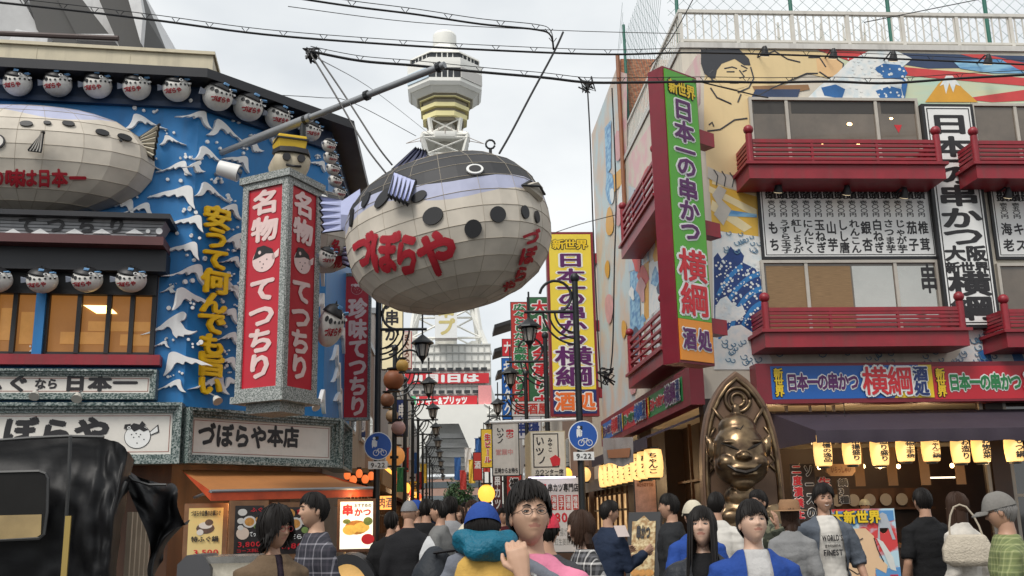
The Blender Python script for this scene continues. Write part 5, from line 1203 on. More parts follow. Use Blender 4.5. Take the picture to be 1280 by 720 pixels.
# lit advertising boards on the base hall, facing the lane
Mt = frame((TX, TY-8.6, 0), (1, 0, 0))
b = MB(Mt)
for k in range(3):
    z = tz(444+k*26); 
    for j in range(10): b.box(-7.6+j*1.55, -6.5+j*1.55, tz(472+k*27), tz(468+k*27), .0, .1)
b.build('hall_window', TG, tw)
for (y0, y1, x0, x1, m, items) in ((475, 487, -7.8, 7.8, LRED, '11月1日は'), (502, 513, -7.8, 5.6, LRED, 'ポッキー&プリッツ')):
    b = MB(Mt); b.box(x0, x1, tz(y1), tz(y0), .1, .3); p = b.build('advert_board', m, tw)
    b = MB(Mt); text(b, items, x0+1.8, x1-1.8, tz(y1)+.1, tz(y0)-.1, .32, bold=.06); b.build('lettering', SIGNW, p)
b = MB(Mt); b.box(-7.9, -5.5, tz(512), tz(502), .31, .34); b.build('advert_patch', mat('advert_green', (.08, .45, .2), .5), tw)
b = MB(Mt); b.box(5.8, 8.2, tz(520), tz(490), .31, .34); b.build('advert_patch', mat('advert_pink', (.75, .3, .3), .5), tw)
b = MB(Mt); b.box(-2.0, 2.0, tz(436), tz(390), .1, 3.2); b.build('name_board', SIGNW, tw)
b = MB(Mt); text(b, '串プ', -1.6, 1.6, tz(434), tz(392), 3.22, True, .05); b.build('lettering', mat('advert_straw', (.6, .5, .2), .5), tw)
# pale buildings round the tower and beyond the arch
for (x0, x1, y0, h, lab, m) in ((-30, -9.5, 150, 15, 'pale office block at the lane end on the fish side', SHW[2]), (10, 30, 140, 17, 'pale office block at the lane end on the banner side', SHW[2]), (-9, 9, 240, 11, 'brick pink hall seen beneath the tower arch', mat('hall_pink', (.45, .28, .22), .7, dirt=.2)), (-60, -18, 260, 24, 'grey block far beyond the tower', SHW[1]), (16, 60, 260, 22, 'plaster block far beyond the tower', SHW[0])):
    t = thing('city_building', lab, 'building', ((x0+x1)/2, y0, 0)); b = MB(); b.box(x0, x1, y0, y0+12, 0, h); b.build('wall', m, t)
    b = MB(); b.box(x0-.1, x1+.1, y0-.1, y0+12.1, h, h+.5); b.build('roof', STEEL, t)
    z = 2.5
    while z+1.5 < h:
        b = MB(); b.box(x0+.8, x1-.8, y0-.1, y0-.02, z, z+1.4); b.build('window_band', glass('far_glass', (.10, .12, .13)), t); z += 3.2
# a street tree before the tower
random.seed(5)
def tree(x, y, h, label):
    t = thing('street_tree', label, 'tree', (x, y, 0)); b = MB(); b.tube([(x, y, 0), (x+.1, y, h*.3), (x, y+.1, h*.6)], [.16, .12, .05], 7)
    for k in range(5): a = k*1.3; b.tube([(x, y, h*(.3+.05*k)), (x+math.cos(a)*h*.16, y+math.sin(a)*h*.16, h*(.5+.06*k))], [.06, .02], 5)
    b.build('trunk', mat('bark', (.06, .045, .03), .8), t); b = MB()
    for k in range(1500):
        ph = random.uniform(0, 6.28); cz = random.uniform(-1, 1); rr = random.uniform(.35, 1)**.5*(1+.25*math.sin(ph*3+cz*4)); q = V((x+math.cos(ph)*rr*h*.24*math.sqrt(1-cz*cz), y+math.sin(ph)*rr*h*.24*math.sqrt(1-cz*cz), h*.66+cz*h*.33*rr))
        a = V((random.uniform(-1, 1), random.uniform(-1, 1), random.uniform(-1, 1))).normalized()*random.uniform(.10, .2); c_ = a.cross(V((random.uniform(-1, 1), random.uniform(-1, 1), 1))).normalized()*.07
        b.quad(q-a, q+c_, q+a, q-c_, random.randint(0, 1))
    b.build('crown', [mat('leaf_dark', (.025, .06, .018), .6), mat('leaf_mid', (.05, .11, .03), .6)], t, recalc=False)
tree(atY(574, 640, 84).x, 84, 4.9, 'small green street tree below the tower arch'); tree(atY(566, 640, 110).x, 110, 5.0, 'green street tree partly behind the small one under the arch')
# ================================================================== apartment block behind the restaurant
def apartment():
    Y = 24.0; t = thing('apartment_block', 'white apartment block with grey stair slabs rising behind the restaurant', 'building', (-9, Y, 0)); M = frame((0, Y, 0), (1, 0, 0))
    g1 = mat('slab_grey', (.075, .073, .07), .7, dirt=.2); W2 = mat('block_white', (.66, .66, .66), .6, dirt=.2)
    def P(pts, w0, w1, m, name): b = MB(M); b.prism([uv(M, x, y) for x, y in pts], w0, w1); b.build(name, m, t)
    P([(-60, -60), (150, -60), (182, 30), (180, 64), (-60, 64)], -8, -2.0, W2, 'wall')
    P([(22, -40), (46, -40), (108, 60), (72, 64), (40, 30)], -1.98, -.3, g1, 'stair_slab'); P([(66, -10), (96, -10), (150, 60), (104, 62)], -1.97, -.2, g1, 'stair_slab')
    P([(98, -60), (150, -60), (183, 22), (180, 62), (150, 60)], -1.96, .0, g1, 'stair_slab'); P([(146, -60), (172, -40), (183, 24), (180, 60)], .01, .3, W2, 'stair_edge')
    P([(-50, -40), (4, -40), (60, 62), (-50, 62)], -1.95, -.4, mat('slab_pale', (.5, .5, .5), .7), 'stair_slab')
    P([(20, 36), (60, 44), (58, 62), (4, 62)], -.39, .0, W2, 'roof_drum'); P([(104, 54), (150, 54), (152, 64), (104, 64)], .32, .5, W2, 'roof_drum')
    b = MB(M); a, c = uv(M, -20, 41, .6), uv(M, 148, 48, .6); b.tube([(*a, .6), (*c, .6)], .07, 8); b.build('pipe', mat('pipe_brown', (.08, .055, .05), .6), t)
    b = MB(M); a = uv(M, 290, 95, 0); P([(270, 75), (293, 75), (293, 120), (270, 120)], -4, -2, CRM, 'penthouse')
apartment()
# ================================================================== overhead cables
CAB = mat('cable_black', (.012, .012, .013), .5, var=0)
def cable(label, pts, Y0_, Y1_, r=.018, clips=0, sag=True):
    n = len(pts); P_ = [atY(x, y, Y0_+(Y1_-Y0_)*i/(n-1)) for i, (x, y) in enumerate(pts)]
    Q = []
    for i in range(n-1):                        # Catmull-Rom through the points
        p0, p1, p2, p3 = P_[max(i-1, 0)], P_[i], P_[i+1], P_[min(i+2, n-1)]
        for k in range(6):
            s = k/6; Q.append(.5*((2*p1)+(p2-p0)*s+(2*p0-5*p1+4*p2-p3)*s*s+(3*p1-p0-3*p2+p3)*s**3))
    Q.append(P_[-1]); b = MB(); b.tube(Q, r, 6)
    if clips:
        for k in range(clips):
            q = Q[int((k+.5)/clips*(len(Q)-1))]; b.tube([q+V((-.05, 0, .07)), q, q+V((.05, 0, .07))], .006, 4)
        b.tube([q+V((0, 0, .075)) for q in Q], .006, 4)
    return tag(b.build('overhead_cable', CAB), label, 'cable', 'overhead cables crossing the street')
cable('thick overhead cable with clips running from the restaurant roof over the fish to the mural', [(-30, 0), (100, 14), (200, 26), (330, 43), (480, 55), (620, 63), (760, 68), (880, 66), (1080, 72), (1310, 82)], 11.5, 14.5, .015, 26)
cable('thick sagging overhead cable that crosses the tall green sign and painted wrestler', [(388, 64), (450, 76), (520, 82), (600, 90), (680, 97), (735, 103), (800, 103), (880, 102), (960, 103), (1040, 102), (1110, 104), (1200, 98), (1310, 92)], 13, 13.6, .019, 18)
cable('overhead cable from the top edge curling down near the tower', [(360, -4), (440, 8), (520, 18), (600, 30), (670, 37), (688, 44), (692, 62)], 11, 12.2, .013, 8)
cable('suspension cable holding the hanging fish from above', [(704, 40), (692, 66), (664, 118), (640, 164), (624, 192)], 12.2, 12.0, .014)
cable('faint upper wire from the middle of the sky to the mural building', [(360, 8), (520, 28), (700, 38), (850, 42)], 14, 16, .006)
cable('thin wire dropping from the bracket knot to the fish back, outer of two', [(385, 62), (420, 120), (455, 180), (482, 216)], 13.2, 12.2, .012)
cable('thin wire dropping from the bracket knot to the fish back, inner of two', [(392, 62), (430, 118), (470, 180), (490, 206)], 13.2, 12.2, .012)
cable('slack wire looping from the roof edge of the restaurant toward the pole', [(330, 118), (400, 122), (440, 128), (520, 170)], 15, 18, .006)
cable('vertical cable hanging from the knot before the cream building, outer of two', [(734, 104), (738, 180), (742, 300), (748, 430), (752, 486)], 20, 20.5, .016)
cable('vertical cable hanging from the knot before the cream building, inner of two', [(765, 110), (770, 240), (768, 330), (766, 430), (762, 470)], 21, 21.5, .016)
cable('short wire from the yellow sign top to the mural building', [(690, 292), (726, 280), (772, 268)], 26, 23, .010)
cable('thin straight wire between the tower side and the bracket knot', [(392, 70), (470, 115), (540, 170)], 14, 40, .008)
cable('diagonal wire high beside the green net fence', [(1080, 28), (1160, 12), (1250, -6)], 15.2, 15.2, .008)
cable('dark slanting wire leading down to the tall green sign', [(868, -4), (838, 50), (812, 84)], 14, 14.4, .008)
cable('red stay wire bracing the tall green sign to the front wall', [(866, 100), (940, 118), (960, 122)], 14.7, 15.9, .012)
for k, (px, py, lab) in enumerate(((388, 68, 'tangled black cable splice hanging by the grey pole'), (734, 106, 'tangled black cable splice above the cream building'), (757, 470, 'tangled black cable splice low before the dark alley wall'))):
    Y = (13.2, 20, 20.4)[k]; q = atY(px, py, Y); b = MB(); random.seed(k)
    for j in range(7):
        pts = [q+V((random.uniform(-.22, .22), random.uniform(-.1, .1), random.uniform(-.22, .22)))*(.9 if k else .6) for _ in range(4)]; b.tube([q]+pts, .018, 5)
    b.box(q.x-.03, q.x+.03, q.y-.03, q.y+.03, q.z-.06, q.z+.05); tag(b.build('cable_splice', CAB), lab, 'cable splice')
# small shop canopies, lanterns and plain cloth flags crowding the lane
random.seed(31)
FLAGM = [mat('flag_red', (.5, .05, .04), .6), mat('flag_yellow', (.72, .5, .06), .6), mat('flag_white', (.65, .63, .6), .6), mat('flag_blue', (.03, .12, .35), .6), mat('flag_green', (.05, .25, .1), .6)]; FLN = ['red', 'yellow', 'white', 'blue', 'green']
for i, (px, y0, y1, Y, c) in enumerate(((619, 545, 580, 33, 1), (608, 552, 590, 36, 0), (598, 548, 585, 40, 3), (590, 575, 604, 44, 1), (585, 560, 590, 48, 2), (579, 588, 612, 54, 0), (572, 572, 600, 60, 3), (507, 560, 590, 30, 0), (513, 575, 600, 36, 2), (519, 566, 592, 42, 3), (524, 590, 612, 48, 0), (529, 580, 604, 55, 1), (500, 585, 615, 27, 4))):
    M = frame((0, Y, 0), (1, 0, 0)); a, bb, c0, d = uvbox(M, px-4, y0, px+4, y1); b = MB(M)
    n = 6; b.loft([[(a+(bb-a)*k/n, d-(d-c0)*j/5, .03*math.sin(k*1.4+j+i)) for k in range(n+1)] for j in range(6)], closed=False); b.tube([(a-.03, d, 0), (bb+.03, d, 0)], .015, 5)
    tag(b.build('cloth_flag', FLAGM[c]), '%s cloth flag hung along the %s side of the lane, %s' % (FLN[c], 'banner' if px > 550 else 'fish', ('beyond the cloth sign', 'above the orange lantern', 'by the small banner', 'low over the crowd', 'high over the crowd', 'near the tree', 'deepest in the row', 'behind the second post', 'past the amber lantern', 'high between the posts', 'low between the posts', 'deepest in the row', 'beside the glowing box')[i]), 'flag', 'plain cloth flags along the lane')
for i in range(18):
    side = i % 2; Y = 27+i*2.2; X = -1.6 if side == 0 else 4.0
    lantern(Matrix.Translation((X, Y, 2.55+.35*random.random())), .42, .18, 'small lit lantern over the %s side shopfronts deep in the lane' % ('fish' if side == 0 else 'banner'), 'lit lanterns over the %s side shopfronts' % ('fish' if side == 0 else 'banner'), '', (mat('amber_lantern', (.85, .40, .06)), PAPER, mat('red_glow', (.6, .06, .03), .5, var=.1, emit=.6, ecol=(1, .12, .04)))[i % 3], 'round_lantern')
# ================================================================== hanging pole and big paper fish
MP = MB(); q0 = atY(246, 203, 14.6); q1 = atY(556, 81, 11.9)
t = thing('boom_pole', 'long grey boom pole slanting out from the blue wall above the fish', 'pole', q0)
b = MB(); b.tube([q0, q1], .045, 12); b.build('pole', STEEL, t, 40)
d_ = (q1-q0); b = MB(); b.tube([q0+d_*.22, q0+d_*.50], .065, 12); b.build('sleeve', STEEL, t, 40)
b = MB(); 
for f in (.48, .72, .98): p = q0+d_*f; b.tube([p-d_*.006, p+d_*.006], .07, 10)
p = q0+d_*.47; b.tube([p, p+V((0, 0, -.34))], .04, 8); p2 = atY(388, 160, 15.8); b.build('clamp', DMETAL, t)
BLK = (.035, .035, .038); LAV = (.43, .45, .60); CRF = (.61, .55, .465)
def fish_mat(name, zb, slope, lavw):
    if name in _MC: return _MC[name]
    m = bpy.data.materials.new(name); m.use_nodes = True; t = m.node_tree; bs = t.nodes['Principled BSDF']; bs.inputs['Roughness'].default_value = .62
    tcn = t.nodes.new('ShaderNodeTexCoord'); sp = t.nodes.new('ShaderNodeSeparateXYZ'); t.links.new(tcn.outputs['Object'], sp.inputs[0])
    def mth(op, a, bb=None, c=None):
        n = t.nodes.new('ShaderNodeMath'); n.operation = op
        for i, x in enumerate((a, bb, c)):
            if x is None: continue
            if isinstance(x, (int, float)): n.inputs[i].default_value = x
            else: t.links.new(x, n.inputs[i])
        return n.outputs[0]
    wob = mth('MULTIPLY', mth('SINE', mth('MULTIPLY', sp.outputs['X'], 3.1)), .06)
    h = mth('ADD', mth('SUBTRACT', sp.outputs['Z'], mth('MULTIPLY', sp.outputs['X'], slope)), wob)
    isblk = mth('GREATER_THAN', h, zb); islav = mth('GREATER_THAN', mth('ADD', h, mth('MULTIPLY', wob, .5)), zb-lavw)
    nz_ = t.nodes.new('ShaderNodeTexNoise'); nz_.inputs['Scale'].default_value = 2.2; nz_.inputs['Detail'].default_value = 5; t.links.new(tcn.outputs['Object'], nz_.inputs['Vector'])
    rr = t.nodes.new('ShaderNodeMapRange'); rr.inputs[1].default_value = .3; rr.inputs[2].default_value = .72; rr.inputs[3].default_value = .74; rr.inputs[4].default_value = 1.1; t.links.new(nz_.outputs['Fac'], rr.inputs[0])
    m1 = t.nodes.new('ShaderNodeMix'); m1.data_type = 'RGBA'; t.links.new(islav, m1.inputs[0]); m1.inputs[6].default_value = CRF+(1,); m1.inputs[7].default_value = LAV+(1,)
    m2 = t.nodes.new('ShaderNodeMix'); m2.data_type = 'RGBA'; t.links.new(isblk, m2.inputs[0]); t.links.new(m1.outputs[2], m2.inputs[6]); m2.inputs[7].default_value = BLK+(1,)
    m3 = t.nodes.new('ShaderNodeMix'); m3.data_type = 'RGBA'; m3.blend_type = 'MULTIPLY'; m3.inputs[0].default_value = 1; t.links.new(m2.outputs[2], m3.inputs[6]); t.links.new(rr.outputs[0], m3.inputs[7])
    t.links.new(m3.outputs[2], bs.inputs['Base Color'])
    bs.inputs['Subsurface Weight'].default_value = .0
    _MC[name] = m; return m
class Fish:
    """ellipsoid lantern with flat paper panels between hoops; local x = head, z = up"""
    def __init__(s, M, a, a2, b_, c, p=2.15): s.M = M; s.a, s.a2, s.b, s.c, s.p = a, a2, b_, c, p; s.Mi = M.inverted()
    def S(s, ph, z, off=0.):
        zz = max(-1, min(1, z)); r = (1-abs(zz)**s.p)**(1/2.0); cx = math.sin(ph); cy = -math.cos(ph)
        A = s.a if cx > 0 else s.a2
        k = 1/((abs(cx)/A)**2.3+(abs(cy)/s.b)**2.3)**(1/2.3)
        n = V((cx/A, cy/s.b, zz/s.c*.9)).normalized()
        return V((cx*k*r, cy*k*r, zz*s.c))+n*off
    def inside(s, p):
        z = p.z/s.c
        if abs(z) >= 1: return False
        ph = math.atan2(p.x, -p.y); q = s.S(ph, z); return p.x**2+p.y**2 < q.x**2+q.y**2
    def hit(s, px, py):
        o = s.Mi @ CAM; d = (s.Mi.to_3x3() @ ray(px, py)).normalized(); D = (-o).dot(d); t0 = D-2.2
        for i in range(900):
            p = o+d*(t0+i*.005)
            if s.inside(p): return math.atan2(p.x, -p.y), p.z/s.c
        return None
    def body(s, par, m, nz_=14, np_=26):
        b = MB(s.M); rings = []
        for i in range(nz_+1):
            z = -math.cos(math.pi*i/nz_); z = math.copysign(abs(z)**1.0, z); rings.append([s.S(2*math.pi*j/np_, z*.995) for j in range(np_)])
        b.loft(rings); o = b.build('paper_body', m, par)
        b = MB(s.M)
        for i in range(1, nz_):
            z = -math.cos(math.pi*i/nz_); b.tube([s.S(2*math.pi*j/np_, z*.995, .001) for j in range(np_+1)], .0045, 4)
        for j in range(0, np_, 2): b.tube([s.S(2*math.pi*j/np_, -math.cos(math.pi*i/nz_)*.995, .001) for i in range(1, nz_)], .0028, 4)
        b.build('hoops', mat('hoop_brown', (.38, .33, .26), .6), par); return o
    def disc(s, b, px, py, rx, ry, off=.03, m=0, n=18, rot=0):
        h = s.hit(px, py)
        if not h: return
        ph, z = h; c = s.S(ph, z, off); e1 = (s.S(ph+.02, z)-s.S(ph-.02, z)).normalized(); e2 = (s.S(ph, z+.02)-s.S(ph, z-.02)).normalized()
        pts = []
        for k in range(n):
            t = 2*math.pi*k/n; x, y = rx*math.cos(t), ry*math.sin(t); x, y = x*math.cos(rot)-y*math.sin(rot), x*math.sin(rot)+y*math.cos(rot)
            pts.append(c+e1*x+e2*y)
        nn = e1.cross(e2)*.008; b.loft([[p-nn*3 for p in pts], pts], m)
    def lettering(s, b, ch, q, bold=.05, m=0, off=.015):
        """character mapped on the skin between four photo corners q = tl,tr,br,bl"""
        hs = [s.hit(*p) for p in q]
        if any(h is None for h in hs): return
        vs, fs, *_ = glyph(ch)
        bm = bmesh.new(); vv = [bm.verts.new(((x-EM_CX)/EM_H, (y-EM_CY)/EM_H, 0)) for x, y in vs]
        for f in fs:
            try: bm.faces.new([vv[i] for i in f])
            except ValueError: pass
        for k in range(1, 6):
            for ax in (0, 1):
                c = V((0, 0, 0)); c[ax] = -.5+k/6; n = V((0, 0, 0)); n[ax] = 1
                bmesh.ops.bisect_plane(bm, geom=bm.verts[:]+bm.edges[:]+bm.faces[:], plane_co=c, plane_no=n)
        bm.verts.index_update()
        P_ = [v.co.copy() for v in bm.verts]; F_ = [[v.index for v in f.verts] for f in bm.faces]; bm.free()
        for k in range(9):
            ox, oy = (bold*math.cos(k*.785), bold*math.sin(k*.785)) if k < 8 else (0, 0); ids = []
            for p in P_:
                u, v_ = p.x+ox+.5, .5-(p.y+oy); w = [(1-u)*(1-v_), u*(1-v_), u*v_, (1-u)*v_]
                ph = sum(w[i]*hs[i][0] for i in range(4)); z = sum(w[i]*hs[i][1] for i in range(4)); ids.append(b.v(s.S(ph, z, off+k*.0007)))
            for f in F_: b.f([ids[i] for i in f], m)
LAVM = mat('fin_lavender', (.42, .45, .66), .6, var=.1); REDF = mat('fish_letter_red', (.40, .012, .025), .55, var=.12)
def fan(M, pts_root, pts_tip, par, name, m=LAVM, stripes=6, th=.025):
    """ribbed fin between a root edge and a tip edge"""
    n = stripes; (r0, r1), (t0, t1) = pts_root, pts_tip; r0, r1, t0, t1 = map(V, (r0, r1, t0, t1)); b = MB(M); A = []; B = []
    nn = (r1-r0).cross(t0-r0).normalized()
    def P(i, f): u = i/(2*n); a = r0.lerp(r1, u); c = t0.lerp(t1, u); return a.lerp(c, f)+nn*(.03 if i % 2 else -.03)*f
    for i in range(2*n+1): A.append(P(i, 0)); B.append(P(i, 1))
    b.loft([A, B], closed=False); b.loft([[p+nn*th for p in A], [p+nn*th for p in B]], closed=False)
    o = b.build(name, m, par, recalc=False)
    b = MB(M)
    for i in range(0, 2*n+1, 2): b.tube([P(i, 0)+nn*.02, P(i, 1)+nn*.02], .014, 5)
    b.tube([p+nn*.01 for p in B], .02, 5); b.tube([p+nn*.01 for p in A], .016, 5); b.build('fin_ribs', BLACK, o); return o
FC = atY(562, 293, 12.0); MFI = Matrix.Translation(FC) @ Matrix.Rotation(rad(-24), 4, 'Z') @ Matrix.Rotation(rad(-9), 4, 'Y')
t = thing('hanging_fish_lantern', 'huge round paper pufferfish hanging over the street with red brush writing', 'lantern', M=MFI)
fi = Fish(MFI, 1.26, 1.30, 1.05, .95, 2.7)
fi.body(t, fish_mat('fish_paper', .33, -.04, .19), 15, 34)
b = MB(MFI); fi.disc(b, 593, 213, .10, .072, .028, 0, 24); fi.disc(b, 593, 213, .070, .048, .036, 1, 20); b.build('eye', [SIGNW, INK], t)
b = MB(MFI)
for px, py, rx, ry, ro in ((541, 270, .125, .10, .2), (591, 286, .10, .105, 0), (622, 268, .095, .095, 0), (656, 265, .06, .08, 0), (671, 271, .05, .075, 0), (524, 246, .10, .06, .3), (479, 248, .14, .075, .7), (458, 250, .06, .10, -.3), (440, 272, .04, .12, -.1), (433, 252, .05, .07, 0)): fi.disc(b, px, py, rx, ry, .017, 0, 22, ro)
b.build('black_spots', BLACK, t)
b = MB(MFI)
for ch, q in (('づ', ((441, 293), (470, 290), (470, 338), (450, 336))), ('ぼ', ((466, 291), (502, 290), (500, 344), (470, 341))), ('ら', ((496, 294), (530, 292), (526, 346), (500, 345))), ('や', ((524, 292), (572, 288), (570, 348), (528, 346)))): fi.lettering(b, ch, q, .06)
b.build('side_lettering', REDF, t)
b = MB(MFI)
for ch, q in (('づ', ((653, 289), (674, 286), (670, 306), (650, 308))), ('ぼ', ((650, 310), (670, 307), (663, 330), (645, 332))), ('ら', ((642, 334), (661, 332), (652, 352), (636, 353))), ('や', ((629, 351), (645, 350), (635, 365), (620, 365)))): fi.lettering(b, ch, q, .06)
b.build('front_lettering', REDF, t)
# mouth: cream lips at the front
h = fi.hit(664, 238); c = fi.S(h[0], h[1], .0); e1 = (fi.S(h[0]+.03, h[1])-fi.S(h[0]-.03, h[1])).normalized(); e2 = (fi.S(h[0], h[1]+.02)-fi.S(h[0], h[1]-.02)).normalized(); n_ = e1.cross(e2)
b = MB(MFI); b.loft([[c-e1*.22, c-e1*.02+e2*.10, c+e1*.16+e2*.04, c+e1*.17-e2*.12], [c-e1*.18+n_*.05, c+n_*.12+e2*.06, c+e1*.12+n_*.10+e2*.02, c+e1*.13+n_*.06-e2*.10]]); o = b.build('mouth', mat('lip_cream', (.55, .50, .42), .6), t)
b = MB(MFI); b.tube([c-e1*.23+n_*.02, c-e1*.0+n_*.125-e2*.0, c+e1*.14+n_*.09-e2*.06], .016, 5); b.tube([c-e1*.23+n_*.02, c-e1*.02+n_*.03+e2*.11, c+e1*.17+n_*.03+e2*.05], .014, 5); b.build('mouth_line', BLACK, o)
# fins
def loc(px, py, Y): return MFI.inverted() @ atY(px, py, Y)
ht = fi.hit(505, 226); p_r = fi.S(ht[0], ht[1], .02); h2 = fi.hit(488, 238); 
r0 = fi.S(*fi.hit(494, 216), .02); r1 = fi.S(*fi.hit(520, 226), .02)
tip0 = loc(486, 244, 10.98); tip1 = loc(511, 254, 10.92)
fan(MFI, (r0, r1), (tip0, tip1), t, 'side_fin', stripes=5)
r0 = fi.S(rad(-58), .88, -.02); r1 = fi.S(rad(-30), .97, -.02)
fan(MFI, (loc(490, 213, 12.0), loc(535, 196, 12.0)), (loc(518, 186, 12.0), loc(533, 190, 12.0)), t, 'back_fin', mat('fin_slate', (.16, .17, .27), .6), 5)
tb = [loc(438, 243, 12.45), loc(438, 286, 12.45)]; b = MB(MFI); b.loft([[loc(450, 236, 12.3), loc(452, 270, 12.0), loc(450, 300, 12.3), loc(452, 268, 12.6)], [loc(426, 252, 12.5), loc(426, 268, 12.4), loc(426, 286, 12.5), loc(426, 268, 12.6)]]); b.build('tail_stem', LAVM, t)
fan(MFI, (loc(428, 250, 12.5), loc(428, 287, 12.5)), (loc(400, 246, 12.7), loc(404, 291, 12.7)), t, 'tail_fin', stripes=5)
b = MB(); tp = atY(613, 186, 12.0); b.tube([tp+V((0, 0, -.1)), tp], .02, 6); b.tube([(tp.x+.06*math.cos(k*.6), tp.y, tp.z+.06+.06*math.sin(k*.6)) for k in range(11)], .014, 5); b.build('hanging_ring', DMETAL, t)
# ---- half fish lantern mounted on the wave wall
def half_fish():
    q = atY(40, 203, 13.7); M = Matrix.Translation(q) @ Matrix.Rotation(rad(6), 4, 'Z') @ Matrix.Scale(-1, 4, (1, 0, 0)) if False else Matrix.Translation(q) @ Matrix.Rotation(rad(6), 4, 'Z')
    t = thing('wall_fish_lantern', 'big cream paper fish lantern fixed on the blue wall above the canopy sign', 'lantern', M=M)
    f = Fish(M, 1.66, 1.9, .75, .80, 2.3); f.body(t, fish_mat('wall_fish_paper', .74, .02, .24), 12, 28)
    b = MB(M)
    for px, py, rx, ry in ((33, 155, .085, .045), (59, 154, .05, .03), (85, 155, .08, .045), (127, 166, .09, .05), (155, 172, .10, .055), (150, 176, .02, .02)): f.disc(b, px, py, rx, ry, .02, 0, 16)
    b.build('black_spots', BLACK, t)
    b = MB(M); f.disc(b, -3, 177, .10, .10, .02, 0, 18); f.disc(b, -3, 177, .08, .08, .024, 1, 18); f.disc(b, -4, 177, .04, .05, .028, 0, 12); b.build('eye', [INK, CREAM], t)
    b = MB(M)
    for ch, x0, x1 in (('の', -12, 7), ('味', 8, 29), ('は', 27, 46), ('日', 47, 63), ('本', 64, 83), ('一', 85, 105)): f.lettering(b, ch, ((x0, 212), (x1, 212), (x1, 234), (x0, 234)), .05, off=.02)
    b.build('lettering', REDF, t)
    L2 = lambda x, y, Y: M.inverted() @ atY(x, y, Y)
    fan(M, (L2(36, 188, 12.93), L2(52, 190, 12.93)), (L2(54, 165, 12.85), L2(54, 166, 12.85)), t, 'side_fin', CREAM, 4)
    fan(M, (L2(174, 173, 13.7), L2(174, 186, 13.7)), (L2(199, 155, 13.72), L2(192, 200, 13.72)), t, 'tail_fin', mat('fin_cream', (.55, .50, .40), .6), 6)
half_fish()
# ---- cream fish lantern partly hidden behind the red box sign
q = atY(404, 290, 14.6); M = Matrix.Translation(q) @ Matrix.Rotation(rad(50), 4, 'Z')
t = thing('wall_fish_lantern', 'cream paper fish lantern half hidden between the red box sign and hanging fish', 'lantern', M=M); f = Fish(M, .62, .7, .5, .62); f.body(t, fish_mat('hidden_fish_paper', .36, .0, .12), 10, 20)
b = MB(M)
for k, ch in enumerate('名物'): f.lettering(b, ch, ((413, 300+k*18), (424, 299+k*18), (424, 316+k*18), (413, 317+k*18)), .05, off=.02)
b.build('lettering', REDF, t)
b = MB(M); f.disc(b, 403, 250, .09, .11, .015, 0); f.disc(b, 403, 250, .05, .07, .02, 1); b.build('eye', [SIGNW, INK], t)
fan(M, (M.inverted() @ atY(428, 310, 14.4), M.inverted() @ atY(430, 330, 14.4)), (M.inverted() @ atY(438, 306, 14.2), M.inverted() @ atY(440, 335, 14.2)), t, 'tail_fin', LAVM, 4)
